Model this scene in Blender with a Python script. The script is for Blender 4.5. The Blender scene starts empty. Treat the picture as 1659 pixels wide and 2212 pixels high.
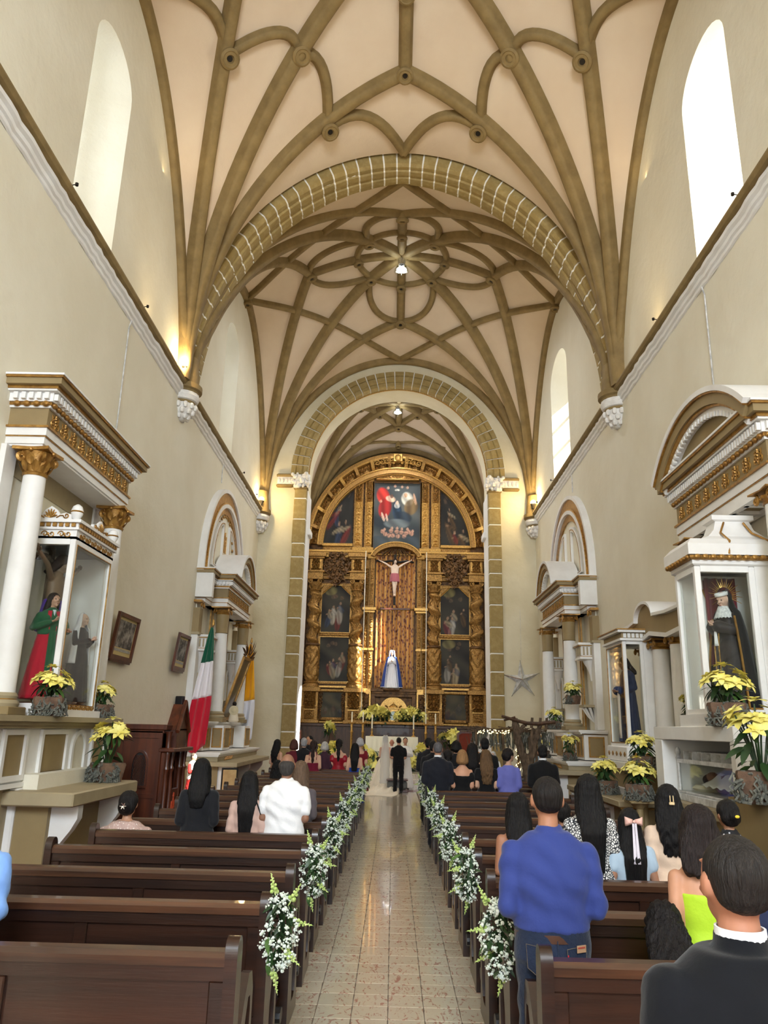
import bpy, bmesh, math, random
import numpy as np
from mathutils import Vector, Matrix, noise
random.seed(7)
PI = math.pi
SC = bpy.context.scene
COL = SC.collection

# ---------------------------------------------------------------- camera
cd = bpy.data.cameras.new('camera')
cd.sensor_fit = 'VERTICAL'; cd.sensor_height = 36.0; cd.lens = 36.0 * 1640 / 2212
cd.clip_start = 0.05; cd.clip_end = 200
cam = bpy.data.objects.new('camera', cd); COL.objects.link(cam)
_f = Vector((19.5, 468.0, 1640.0)).normalized()                 # nave axis seen in the lens
_t = (1640.0 ** 2 + 19.5 ** 2 + 468.0 ** 2) / (468.0 - 0.0185 * 19.5)
_u = Vector((19.5 + 0.0185 * _t, 468.0 - _t, 1640.0)).normalized()
_r = _f.cross(_u)
if _r.x < 0: _r = -_r
_M = Matrix((_r, _f, _u)).transposed()                          # world -> lens (x right, y down, z forward)
_cv = Matrix(((1, 0, 0), (0, -1, 0), (0, 0, -1)))               # to Blender camera axes
cam.matrix_world = Matrix.Translation((0, 0, 1.92)) @ ((_cv @ _M).transposed()).to_4x4()
SC.camera = cam

# ---------------------------------------------------------------- exposure, sky, daylight
SC.view_settings.view_transform = 'Standard'
SC.view_settings.look = 'None'
SC.view_settings.gamma = 1.0
SC.view_settings.use_curve_mapping = False
SC.view_settings.exposure = 0.0
wd = bpy.data.worlds.new('sky'); SC.world = wd; wd.use_nodes = True
wd.node_tree.nodes['Background'].inputs[0].default_value = (0.78, 0.88, 1.0, 1)
wd.node_tree.nodes['Background'].inputs[1].default_value = 1.3

def light(kind, name, loc, energy, color=(1, 1, 1), aim=None, **kw):
    d = bpy.data.lights.new(name, kind); d.energy = energy; d.color = color
    for k, v in kw.items(): setattr(d, k, v)
    o = bpy.data.objects.new(name, d); COL.objects.link(o); o.location = loc
    if aim is not None:
        o.rotation_euler = (Vector(aim) - Vector(loc)).to_track_quat('-Z', 'Y').to_euler()
    return o

light('SUN', 'sun', (40, -20, 42), 38.0, (1.0, 0.93, 0.80), aim=(0, 0, 0), angle=0.009).rotation_euler = \
    Vector((-1.0, 0.62, -1.05)).to_track_quat('-Z', 'Y').to_euler()
# daylight through the choir window and the open main door behind the camera
light('AREA', 'choir_window_daylight', (0, -8.6, 9.0), 2500, (0.80, 0.90, 1.0), aim=(0, 10, 7.5), shape='RECTANGLE', size=5.0, size_y=5.0)
light('AREA', 'main_door_daylight', (0, -8.6, 2.6), 260, (0.88, 0.94, 1.0), aim=(0, 8, 3.0), shape='RECTANGLE', size=3.4, size_y=4.4)
# daylight through the lancet windows of the nave and the chancel
for sx in (-1, 1):
    for wy, we in ((10.3, 66), (20.9, 66)):
        light('AREA', 'window_daylight', (sx * 6.25, wy, 11.4), we * (2.0 if sx > 0 else 0.8), (0.92, 0.96, 1.0), aim=(0, wy, 11.0), shape='RECTANGLE', size=1.0, size_y=3.2)
    light('AREA', 'chancel_window_daylight', (sx * 5.12, 30.3, 11.0), 300, (1.0, 0.97, 0.92), aim=(0, 32.0, 8.0), shape='RECTANGLE', size=1.0, size_y=2.6)

# ---------------------------------------------------------------- materials
def lin(r, g, b):
    f = lambda c: ((c / 255.0) / 12.92) if c <= 10 else (((c / 255.0) + 0.055) / 1.055) ** 2.4
    return (f(r), f(g), f(b), 1.0)

def N(nt, t, **kw):
    n = nt.nodes.new(t)
    for k, v in kw.items(): setattr(n, k, v)
    return n

def mat(name, rgb, rough=0.6, metal=0.0, rgb2=None, scale=3.0, detail=4.0, stretch=(1, 1, 1), bump=0.0, bscale=None,
        kind='noise', lo=0.35, hi=0.65, coat=0.0, emit=0.0, alpha=1.0, per_obj=0.0, spec=0.5, bdist=0.02, sheen=0.0):
    """Principled material; rgb2 is mixed in through a procedural pattern in object space, bump gives fine relief."""
    m = bpy.data.materials.new(name); m.use_nodes = True; nt = m.node_tree
    b = nt.nodes['Principled BSDF']
    b.inputs['Roughness'].default_value = rough; b.inputs['Metallic'].default_value = metal
    b.inputs['Coat Weight'].default_value = coat; b.inputs['Specular IOR Level'].default_value = spec
    b.inputs['Sheen Weight'].default_value = sheen
    b.inputs['Base Color'].default_value = lin(*rgb)
    m.diffuse_color = lin(*rgb)
    tc = N(nt, 'ShaderNodeTexCoord'); mp = N(nt, 'ShaderNodeMapping'); mp.inputs['Scale'].default_value = stretch
    nt.links.new(tc.outputs['Object'], mp.inputs[0])
    if per_obj:
        oj = N(nt, 'ShaderNodeObjectInfo'); sc_ = N(nt, 'ShaderNodeMath', operation='MULTIPLY'); sc_.inputs[1].default_value = 37.0
        nt.links.new(oj.outputs['Random'], sc_.inputs[0]); nt.links.new(sc_.outputs[0], mp.inputs['Location'])
    def pattern(kind, sc):
        if kind == 'voronoi':
            t = N(nt, 'ShaderNodeTexVoronoi'); t.inputs['Scale'].default_value = sc; out = t.outputs['Distance']
        elif kind == 'edge':
            t = N(nt, 'ShaderNodeTexVoronoi', feature='DISTANCE_TO_EDGE'); t.inputs['Scale'].default_value = sc; out = t.outputs['Distance']
        elif kind == 'wave':
            t = N(nt, 'ShaderNodeTexWave'); t.inputs['Scale'].default_value = sc; t.inputs['Distortion'].default_value = 6.0
            t.inputs['Detail'].default_value = 3.0; out = t.outputs['Fac']
        else:
            t = N(nt, 'ShaderNodeTexNoise'); t.inputs['Scale'].default_value = sc; t.inputs['Detail'].default_value = detail
            t.inputs['Roughness'].default_value = 0.6; out = t.outputs['Fac']
        nt.links.new(mp.outputs[0], t.inputs['Vector']); return out
    if rgb2 is not None:
        p = pattern(kind, scale)
        cr = N(nt, 'ShaderNodeValToRGB'); cr.color_ramp.elements[0].position = lo; cr.color_ramp.elements[1].position = hi
        cr.color_ramp.elements[0].color = lin(*rgb); cr.color_ramp.elements[1].color = lin(*rgb2)
        nt.links.new(p, cr.inputs[0]); src = cr.outputs[0]
        if per_obj:
            oi = N(nt, 'ShaderNodeObjectInfo'); hs = N(nt, 'ShaderNodeHueSaturation'); ma = N(nt, 'ShaderNodeMapRange')
            ma.inputs['To Min'].default_value = 1 - per_obj; ma.inputs['To Max'].default_value = 1 + per_obj
            nt.links.new(oi.outputs['Random'], ma.inputs['Value']); nt.links.new(ma.outputs[0], hs.inputs['Value'])
            nt.links.new(src, hs.inputs['Color']); src = hs.outputs[0]
        nt.links.new(src, b.inputs['Base Color'])
        if emit:
            nt.links.new(src, b.inputs['Emission Color'])
    if bump:
        p = pattern(kind if kind in ('wave',) else 'noise', bscale or scale * 4)
        bp = N(nt, 'ShaderNodeBump'); bp.inputs['Strength'].default_value = bump; bp.inputs['Distance'].default_value = bdist
        nt.links.new(p, bp.inputs['Height']); nt.links.new(bp.outputs[0], b.inputs['Normal'])
    if emit:
        b.inputs['Emission Strength'].default_value = emit
        if rgb2 is None: b.inputs['Emission Color'].default_value = lin(*rgb)
    if alpha < 1: b.inputs['Alpha'].default_value = alpha
    return m

def glass_mat(name, tint=(250, 252, 250), gloss=0.04):
    m = bpy.data.materials.new(name); m.use_nodes = True; nt = m.node_tree
    out = nt.nodes['Material Output']; nt.nodes.remove(nt.nodes['Principled BSDF'])
    tr = N(nt, 'ShaderNodeBsdfTransparent'); tr.inputs[0].default_value = lin(*tint)
    gl = N(nt, 'ShaderNodeBsdfGlossy'); gl.inputs['Roughness'].default_value = 0.02
    lw = N(nt, 'ShaderNodeLayerWeight'); fr = N(nt, 'ShaderNodeMath', operation='POWER'); fr.inputs[1].default_value = 4.0; nt.links.new(lw.outputs['Facing'], fr.inputs[0])
    ad = N(nt, 'ShaderNodeMath', operation='MULTIPLY_ADD'); ad.inputs[1].default_value = 0.5; ad.inputs[2].default_value = gloss; ad.use_clamp = True
    mx = N(nt, 'ShaderNodeMixShader')
    nt.links.new(fr.outputs[0], ad.inputs[0]); nt.links.new(ad.outputs[0], mx.inputs[0])
    nt.links.new(tr.outputs[0], mx.inputs[1]); nt.links.new(gl.outputs[0], mx.inputs[2]); nt.links.new(mx.outputs[0], out.inputs[0])
    return m

M = {}
M['wall'] = mat('cream_plaster', (229, 224, 206), 0.85, rgb2=(220, 213, 192), scale=0.5, bump=0.25, bscale=5, bdist=0.05)
M['archwall'] = mat('cream_plaster_chancel', (222, 214, 188), 0.85, rgb2=(209, 199, 168), scale=0.6, bump=0.25, bscale=5, bdist=0.05)
M['vault'] = mat('vault_plaster', (217, 199, 175), 0.9, rgb2=(209, 189, 164), scale=0.6, bump=0.2, bscale=4, bdist=0.05)
M['rib'] = mat('olive_rib_paint', (140, 118, 74), 0.75, rgb2=(122, 101, 61), scale=3, bump=0.35, bscale=9, bdist=0.02)
M['stone'] = mat('ochre_painted_stone', (150, 128, 76), 0.7, rgb2=(170, 150, 100), scale=7, lo=0.45, hi=0.75, bump=0.6, bscale=14, per_obj=0.10)
M['mortar'] = mat('white_mortar', (240, 238, 230), 0.8, bump=0.3, bscale=30)
M['white'] = mat('white_paint', (236, 235, 232), 0.55, rgb2=(226, 224, 220), scale=2, bump=0.08, bscale=14)
M['whitestone'] = mat('white_carved_stone', (236, 234, 230), 0.7, rgb2=(218, 214, 208), scale=6, bump=0.7, bscale=18)
M['ochre'] = mat('ochre_paint', (148, 128, 88), 0.6, rgb2=(138, 118, 80), scale=2, bump=0.1, bscale=12)
M['ochrelt'] = mat('pale_ochre_paint', (168, 154, 122), 0.6, rgb2=(156, 142, 112), scale=2, bump=0.1, bscale=12)
M['gold'] = mat('gilt_wood', (188, 143, 76), 0.40, metal=0.62, rgb2=(74, 50, 24), scale=24, lo=0.36, hi=0.74, bump=0.8, bscale=44, bdist=0.01)  # dark brown noise puts the crevice shade of the carving into the colour
M['goldb'] = mat('bright_gilt', (206, 162, 86), 0.33, metal=0.58, rgb2=(130, 92, 42), scale=24, lo=.4, hi=.75, bump=0.35, bscale=22, bdist=0.01)
M['goldd'] = mat('old_gilt_carving', (124, 88, 48), 0.46, metal=0.4, rgb2=(60, 40, 22), scale=7, lo=0.38, hi=0.68, bump=0.6, bscale=34, bdist=0.01)
M['goldp'] = mat('gold_paint', (182, 138, 68), 0.36, metal=0.5, rgb2=(138, 98, 44), scale=9, bump=0.3, bscale=30)
M['pew'] = mat('dark_stained_pew_wood', (54, 29, 17), 0.33, rgb2=(25, 13, 8), scale=2.2, detail=6, stretch=(0.35, 4, 6), lo=0.3, hi=0.72, coat=0.25, bump=0.08, bscale=12, per_obj=0.12)
M['pewtop'] = mat('paler_pew_rail_wood', (84, 52, 32), 0.32, rgb2=(46, 27, 17), scale=2.4, detail=6, stretch=(0.3, 5, 7), coat=0.3, bump=0.06, bscale=12, per_obj=0.1)  # paler brown than the pew frames, for top rails and seats
M['wood'] = mat('red_brown_wood', (98, 48, 26), 0.35, rgb2=(62, 28, 15), scale=2, stretch=(5, 5, 0.4), coat=0.3, bump=0.06)
M['dado'] = mat('brown_panelling', (84, 56, 36), 0.45, rgb2=(56, 36, 23), scale=3, stretch=(5, 5, 0.5), coat=0.15)
M['redtile'] = mat('red_marbled_tile', (112, 40, 32), 0.3, rgb2=(196, 150, 132), scale=5, detail=8, lo=0.56, hi=0.74, coat=0.3)
M['black'] = mat('black_plastic', (18, 18, 20), 0.5)
M['leather'] = mat('black_kneeler_leather', (24, 25, 30), 0.4, bump=0.1)
M['iron'] = mat('dark_iron', (40, 36, 32), 0.5, metal=0.6)
M['chrome'] = mat('polished_metal', (210, 212, 214), 0.15, metal=1.0)
M['silver'] = mat('silver_paint', (222, 222, 222), 0.35, metal=0.1, rgb2=(170, 170, 168), scale=8, bump=0.3)
M['glass'] = glass_mat('case_glass', gloss=0.03)
M['pane'] = glass_mat('window_glass', (248, 250, 252), 0.02)
M['terra'] = mat('bark_flower_pot', (118, 92, 72), 0.85, rgb2=(84, 62, 48), scale=9, bump=0.8, bscale=24)
M['moss'] = mat('grey_spanish_moss', (122, 122, 112), 0.95, rgb2=(84, 86, 78), scale=20, bump=0.6)
M['leaf'] = mat('dark_green_leaf', (44, 74, 34), 0.45, rgb2=(26, 50, 24), scale=8, per_obj=0.25)
M['leaf2'] = mat('mid_green_leaf', (78, 110, 48), 0.5, rgb2=(50, 82, 36), scale=8, per_obj=0.25)
M['bract'] = mat('yellow_bract', (246, 238, 146), 0.55, rgb2=(232, 216, 98), scale=9, per_obj=0.10)
M['bloom'] = mat('white_blossom', (240, 244, 240), 0.6, rgb2=(214, 226, 206), scale=30)
M['snap'] = mat('pale_green_snapdragon', (214, 226, 150), 0.6, rgb2=(150, 182, 84), scale=22)
M['cloth_w'] = mat('white_altar_cloth', (238, 232, 210), 0.8, bump=0.1)
M['candle'] = mat('cream_candle_wax', (240, 232, 204), 0.5)
M['bark'] = mat('driftwood_bark', (112, 92, 72), 0.9, rgb2=(70, 55, 42), scale=5, stretch=(4, 4, 0.8), bump=0.9, bscale=18)
M['bulb'] = mat('warm_bulb', (255, 226, 150), 0.4, emit=26)
M['bulbw'] = mat('cold_bulb', (238, 246, 255), 0.4, emit=30)
M['fairy'] = mat('fairy_light', (255, 226, 150), 0.4, emit=7)
M['led'] = mat('warm_led_strip', (255, 214, 130), 0.4, emit=5)
M['maroon'] = mat('maroon_velvet', (110, 16, 34), 0.8, sheen=0.4, bump=0.1)
def tile_mat():
    m = mat('cream_aisle_tile', (196, 186, 166), 0.17, rgb2=(166, 124, 110), scale=6.5, detail=5, stretch=(2.2, 1, 1), lo=0.555, hi=0.63, coat=0.35, per_obj=0.05, bump=0.05, bscale=9)
    m.node_tree.nodes['Noise Texture'].inputs['Distortion'].default_value = 2.4
    return m
M['tile'] = tile_mat()
_fab = {}
def fabric(rgb, rough=0.85, **kw):
    k = (rgb, rough, tuple(sorted(kw.items())))
    if k not in _fab:
        kk = dict(bump=0.22, bscale=10, bdist=0.03, sheen=0.15, spec=0.25); kk.update(kw)
        _fab[k] = mat('fabric_%d_%d_%d' % rgb, rgb, rough, **kk)
    return _fab[k]
_hair = {}
def hairmat(rgb):
    if rgb not in _hair:
        r2 = tuple(min(255, int(c * 1.35 + 5)) for c in rgb)
        _hair[rgb] = mat('hair_%d_%d_%d' % rgb, rgb, 0.5, rgb2=r2, scale=9, stretch=(9, 9, 0.7), lo=0.45, hi=0.8, bump=0.7, bscale=12, bdist=0.02, spec=0.25)
    return _hair[rgb]
_skin = {}
def skinmat(rgb):
    if rgb not in _skin:
        _skin[rgb] = mat('skin_%d_%d_%d' % rgb, rgb, 0.55, rgb2=tuple(int(c * 0.93) for c in rgb), scale=6)
    return _skin[rgb]

# ---------------------------------------------------------------- mesh helpers
class MB:
    """Collects vertices and faces for ONE mesh object."""
    def __init__(s): s.v = []; s.f = []
    def add(s, vs, fs):
        n = len(s.v); s.v.extend([tuple(map(float, p)) for p in vs]); s.f.extend([tuple(i + n for i in f) for f in fs]); return s
    def box(s, x0, x1, y0, y1, z0, z1, bev=0.0):
        if x0 > x1: x0, x1 = x1, x0
        if y0 > y1: y0, y1 = y1, y0
        if z0 > z1: z0, z1 = z1, z0
        if bev <= 0:
            vs = [(x, y, z) for z in (z0, z1) for y in (y0, y1) for x in (x0, x1)]
            return s.add(vs, [(0, 2, 3, 1), (4, 5, 7, 6), (0, 1, 5, 4), (2, 6, 7, 3), (0, 4, 6, 2), (1, 3, 7, 5)])
        b = min(bev, (x1 - x0) * .45, (y1 - y0) * .45, (z1 - z0) * .45)
        lv = [(z0, b), (z0 + b, 0), (z1 - b, 0), (z1, b)]; vs = []
        for z, i in lv:
            c = b if i == 0 else b
            xa, xb, ya, yb = x0 + i, x1 - i, y0 + i, y1 - i
            vs += [(xa + b, ya, z), (xb - b, ya, z), (xb, ya + b, z), (xb, yb - b, z), (xb - b, yb, z), (xa + b, yb, z), (xa, yb - b, z), (xa, ya + b, z)]
        fs = [tuple(range(7, -1, -1)), tuple(range(24, 32))]
        for l in range(3):
            for k in range(8): fs.append((l * 8 + k, l * 8 + (k + 1) % 8, l * 8 + 8 + (k + 1) % 8, l * 8 + 8 + k))
        return s.add(vs, fs)
    def grid(s, P, wrap_u=False, wrap_v=False):
        P = np.asarray(P, float); nu, nv = P.shape[:2]
        fs = []
        for i in range(nu if wrap_u else nu - 1):
            for j in range(nv if wrap_v else nv - 1):
                a, b = (i + 1) % nu, (j + 1) % nv
                fs.append((i * nv + j, a * nv + j, a * nv + b, i * nv + b))
        return s.add(P.reshape(-1, 3).tolist(), fs)
    def lathe(s, prof, n=20, c=(0, 0, 0), ax='z', a0=0, a1=2 * PI, sy=1.0, caps=True):
        full = abs(a1 - a0 - 2 * PI) < 1e-6; m = n if full else n + 1
        ang = [a0 + (a1 - a0) * k / n for k in range(m)]; vs = []
        for r, h in prof:
            for a in ang:
                x, y, z = r * math.cos(a), r * math.sin(a) * sy, h
                if ax == 'y': x, y, z = x, h, y
                elif ax == 'x': x, y, z = h, x, y
                vs.append((c[0] + x, c[1] + y, c[2] + z))
        fs = []; k = len(prof)
        for i in range(k - 1):
            for j in range(m if full else m - 1):
                b = (j + 1) % m; fs.append((i * m + j, i * m + b, (i + 1) * m + b, (i + 1) * m + j))
        if caps and full:
            fs.append(tuple(range(m - 1, -1, -1))); fs.append(tuple(range((k - 1) * m, k * m)))
        return s.add(vs, fs)
    def tube(s, pts, r, n=8, caps=True, flat=1.0):
        pts = [Vector(p) for p in pts]; k = len(pts)
        rs = r if hasattr(r, '__len__') else [r] * k
        t0 = (pts[1] - pts[0]).normalized(); ref = Vector((0, 0, 1)) if abs(t0.z) < 0.9 else Vector((1, 0, 0))
        nrm = t0.cross(ref).normalized(); vs = []
        for i, p in enumerate(pts):
            t = (pts[min(i + 1, k - 1)] - pts[max(i - 1, 0)])
            t = t.normalized() if t.length > 1e-9 else t0
            nrm = (nrm - t * nrm.dot(t))
            nrm = nrm.normalized() if nrm.length > 1e-6 else t.orthogonal().normalized()
            bn = t.cross(nrm)
            for j in range(n):
                a = 2 * PI * j / n; vs.append(p + (nrm * math.cos(a) + bn * math.sin(a) * flat) * rs[i])
        fs = []
        for i in range(k - 1):
            for j in range(n): fs.append((i * n + j, i * n + (j + 1) % n, (i + 1) * n + (j + 1) % n, (i + 1) * n + j))
        if caps: fs.append(tuple(range(n - 1, -1, -1))); fs.append(tuple(range((k - 1) * n, k * n)))
        return s.add(vs, fs)
    def sweep(s, pts, prof, side, closed=False, caps=True):
        """prof: (a,b) points; a along side(i), b along the second normal given by side function -> (A,B) vectors."""
        k = len(pts); n = len(prof); vs = []
        for i, p in enumerate(pts):
            A, B = side(i); p = Vector(p)
            for a, b in prof: vs.append(p + A * a + B * b)
        fs = []
        for i in range(k if closed else k - 1):
            q = (i + 1) % k
            for j in range(n): fs.append((i * n + j, i * n + (j + 1) % n, q * n + (j + 1) % n, q * n + j))
        if caps and not closed: fs.append(tuple(range(n - 1, -1, -1))); fs.append(tuple(range((k - 1) * n, k * n)))
        return s.add(vs, fs)
    def prism(s, poly, d0, d1, plane='xz'):
        """extrude a 2-D outline; plane 'xz' extrudes along y, 'yz' along x, 'xy' along z."""
        n = len(poly)
        def P(a, b, d): return {'xz': (a, d, b), 'yz': (d, a, b), 'xy': (a, b, d)}[plane]
        vs = [P(a, b, d0) for a, b in poly] + [P(a, b, d1) for a, b in poly]
        fs = [tuple(range(n - 1, -1, -1)), tuple(range(n, 2 * n))] + [(i, (i + 1) % n, n + (i + 1) % n, n + i) for i in range(n)]
        return s.add(vs, fs)
    def ring(s, out, inn, d0, d1, plane='xz', closed=True):
        """a flat band between two outlines of equal length, extruded."""
        n = len(out)
        def P(a, b, d): return {'xz': (a, d, b), 'yz': (d, a, b), 'xy': (a, b, d)}[plane]
        vs = [P(a, b, d0) for a, b in out] + [P(a, b, d0) for a, b in inn] + [P(a, b, d1) for a, b in out] + [P(a, b, d1) for a, b in inn]
        fs = []
        for i in range(n if closed else n - 1):
            j = (i + 1) % n
            fs += [(i, j, n + j, n + i), (2 * n + i, 3 * n + i, 3 * n + j, 2 * n + j), (i, 2 * n + i, 2 * n + j, j), (n + i, n + j, 3 * n + j, 3 * n + i)]
        if not closed:
            for i in (0, n - 1): fs.append((i, n + i, 3 * n + i, 2 * n + i))
        return s.add(vs, fs)
    def ball(s, c, r, n=10, m=7):
        rx, ry, rz = r if hasattr(r, '__len__') else (r, r, r); vs = [(c[0], c[1], c[2] - rz)]
        for i in range(1, m):
            t = -PI / 2 + PI * i / m
            for j in range(n):
                a = 2 * PI * j / n; vs.append((c[0] + rx * math.cos(t) * math.cos(a), c[1] + ry * math.cos(t) * math.sin(a), c[2] + rz * math.sin(t)))
        vs.append((c[0], c[1], c[2] + rz)); fs = []
        for j in range(n): fs.append((0, 1 + (j + 1) % n, 1 + j)); fs.append((len(vs) - 1, 1 + (m - 2) * n + j, 1 + (m - 2) * n + (j + 1) % n))
        for i in range(m - 2):
            for j in range(n): fs.append((1 + i * n + j, 1 + i * n + (j + 1) % n, 1 + (i + 1) * n + (j + 1) % n, 1 + (i + 1) * n + j))
        return s.add(vs, fs)
    def rot(s, mat4):
        s.v = [tuple(mat4 @ Vector(p)) for p in s.v]; return s
    def join(s, o, mat4=None):
        vs = o.v if mat4 is None else [tuple(mat4 @ Vector(p)) for p in o.v]
        return s.add(vs, o.f)
    def mesh(s, name, m=None, sharp=0.6):
        me = bpy.data.meshes.new(name); me.from_pydata(s.v, [], s.f); me.validate(verbose=False)
        bm = bmesh.new(); bm.from_mesh(me); bmesh.ops.recalc_face_normals(bm, faces=bm.faces); bm.to_mesh(me); bm.free()
        me.polygons.foreach_set('use_smooth', [True] * len(me.polygons)); me.set_sharp_from_angle(angle=sharp)
        if m: me.materials.append(m)
        return me
    def build(s, name, m=None, parent=None, loc=None, rz=0.0, sharp=0.6, kind=None):
        return put(name, s.mesh(name, m, sharp), parent, loc, rz, kind)

def put(name, me, parent=None, loc=None, rz=0.0, kind=None, rot=None):
    o = bpy.data.objects.new(name, me); COL.objects.link(o)
    if parent: o.parent = parent
    if loc is not None: o.location = loc
    if rz: o.rotation_euler = (0, 0, rz)
    if rot is not None: o.rotation_euler = rot
    if kind: o['kind'] = kind
    return o
def tag(o, label, cat, group=None, kind=None):
    o['label'] = label; o['category'] = cat
    if group: o['group'] = group
    if kind: o['kind'] = kind
    return o
def thing(name, label, cat, loc=(0, 0, 0), rz=0.0, group=None):
    o = bpy.data.objects.new(name, None); o.empty_display_size = 0.1; COL.objects.link(o)
    o.location = loc; o.rotation_euler = (0, 0, rz)
    return tag(o, label, cat, group)
def struct(o): o['kind'] = 'structure'; return o
def copy_tree(o, loc=None, rz=None, label=None, parent=None):
    c = o.copy(); COL.objects.link(c)
    if parent: c.parent = parent
    for ch in list(o.children): copy_tree(ch, parent=c)
    if loc is not None: c.location = loc
    if rz is not None: c.rotation_euler = (0, 0, rz)
    if label: c['label'] = label
    return c
def arc(cx, cz, a, b, t0, t1, n):
    return [(cx + a * math.cos(t0 + (t1 - t0) * i / n), cz + b * math.sin(t0 + (t1 - t0) * i / n)) for i in range(n + 1)]
def spiral(c, r, turns, hand=1, a0=0.0, n=26, plane='xz', depth=0.0):
    pts = []
    for i in range(n):
        t = i / (n - 1); a = a0 + hand * turns * 2 * PI * t; q = r * (1 - 0.86 * t)
        x, z = q * math.cos(a), q * math.sin(a)
        pts.append((c[0] + x, c[1] + depth * t, c[2] + z) if plane == 'xz' else (c[0] + depth * t, c[1] + x, c[2] + z))
    return pts
# ================================================================ STRUCTURE
def fill(mb_out, outer, holes, x):
    """planar wall face in the y-z plane at x with holes (triangulated)."""
    bm = bmesh.new()
    for loop in [outer] + holes:
        vs = [bm.verts.new((x, a, b)) for a, b in loop]
        for i in range(len(vs)): bm.edges.new((vs[i], vs[(i + 1) % len(vs)]))
    bmesh.ops.triangle_fill(bm, use_beauty=True, use_dissolve=False, edges=bm.edges[:])
    bm.verts.index_update()
    mb_out.add([v.co[:] for v in bm.verts], [tuple(v.index for v in f.verts) for f in bm.faces]); bm.free()
def lancet(y0, y1, z0, zs, rise, n=14):
    return [(y0, z0), (y1, z0), (y1, (z0 + zs) / 2)] + arc((y0 + y1) / 2, zs, (y1 - y0) / 2, rise, 0, PI, n) + [(y0, (z0 + zs) / 2)]

WIN = {-1: [(9.65, 11.28, 12.75, .62), (19.65, 21.35, 12.8, .7)], 1: [(9.47, 11.25, 12.65, .62), (20.75, 23.1, 12.7, .8)]}
wn = 0
for sx, side in ((-1, 'left'), (1, 'right')):
    mb = MB(); outer = [(-9, -.2), (26.6, -.2), (26.6, 17), (-9, 17)]
    inn = [lancet(a, b, 9.4, zs, r) for a, b, zs, r in WIN[sx]]
    out = [lancet(a + .28, b - .4, 10.0, zs - .1, r * .8) for a, b, zs, r in WIN[sx]]
    fill(mb, outer, inn, sx * 5.0); fill(mb, outer, out, sx * 6.2)
    for i, o in zip(inn, out):
        n = len(i)
        mb.add([(sx * 5.0, a, b) for a, b in i] + [(sx * 6.2, a, b) for a, b in o], [(k, (k + 1) % n, n + (k + 1) % n, n + k) for k in range(n)])
    w = struct(mb.build('wall_' + side, M['wall'], sharp=0.5))
    for o in out:
        wn += 1
        p = struct(MB().prism(o, sx * 6.12, sx * 6.16, 'yz').build('window_%d' % wn, M['pane']))
        ys = [a for a, b in o]; f = MB()
        f.box(sx * 6.09, sx * 6.15, sum((min(ys), max(ys))) / 2 - .03, sum((min(ys), max(ys))) / 2 + .03, 10.0, 13.1)
        for z in (10.8, 11.6, 12.4): f.box(sx * 6.09, sx * 6.15, min(ys), max(ys), z - .025, z + .025)
        f.build('window_frame', M['white'], p)
    # cable down the wall from the cornice
for sx, y, z0 in ((-1, 12.45, 6.4), (1, 11.1, 6.7), (-1, 20.4, 8.5), (1, 20.7, 8.5)):
    c = MB().tube([(sx * 4.985, y, z0), (sx * 4.985, y - .02, 8.9), (sx * 4.96, y, 9.05)], .013, 5).build('wall_cable', M['silver'])
    tag(c, {(-1, 12.45): 'thin grey cable down the left wall above the gilt-capital altar', (1, 11.1): 'thin grey cable down the right wall to the arched pediment',
            (-1, 20.4): 'short grey cable above the arched altar behind the flags', (1, 20.7): 'short grey cable above the arched altar on the right wall'}[(sx, y)], 'cable')

# rear wall with door and choir window openings (behind the photographer)
mb = MB(); fillb = MB()
fill(fillb, [(-5, 0), (5, 0), (5, 17), (-5, 17)], [[(-1.7, .4), (1.7, .4), (1.7, 4.8), (-1.7, 4.8)], [(-2.5, 6.5), (2.5, 6.5), (2.5, 11.5), (-2.5, 11.5)]], 0)
mb.add([(y, -8.2, z) for x, y, z in fillb.v], fillb.f)
struct(mb.build('wall_rear', M['wall']))
struct(MB().box(-6.6, 6.6, -9, 36, 17.2, 17.4).build('roof', M['archwall']))  # unseen flat slab, added to keep sky light from leaking in above

# floor: red tiled nave floor, aisle of cream tiles laid one by one, raised chancel
fl = struct(MB().box(-5, 5, -9, 26.6, -.2, -.012).build('floor', M['redtile']))
for sx in (-1, 1):
    MB().box(sx * .765, sx * .80, -2, 25.6, -.012, .012, .004).build('floor_edging', M['dado'], fl)
tw = 1.53 / 6; te = MB().box(-tw / 2 + .002, tw / 2 - .002, -tw / 2 + .002, tw / 2 - .002, -.02, 0, .003).mesh('tile', M['tile'])
far = MB(); cnt = 0
for r in range(110):
    for c in range(6):
        x = -.765 + tw * (c + .5); y = -2.2 + tw * (r + .5)
        if 4.6 < y and cnt < 300:
            put('tile', te, fl, (x, y, random.uniform(0, .0012))); cnt += 1
        elif y < 25.6: far.box(x - tw / 2 + .002, x + tw / 2 - .002, y - tw / 2 + .002, y + tw / 2 - .002, -.02, 0)
far.build('aisle_tile', M['tile'], fl, kind='stuff')
MB().box(-.765, .765, -2.2, 25.6, -.03, -.004).build('tile_grout', M['dado'], fl)
ch = struct(MB().box(-4.3, 4.3, 27.2, 35, -.2, .45, .02).build('floor_chancel', M['tile']))
MB().box(-2.6, 2.6, 26.75, 27.25, -.1, .16, .02).build('step', M['tile'], ch); MB().box(-2.4, 2.4, 26.98, 27.3, .1, .31, .02).build('step', M['tile'], ch)

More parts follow.
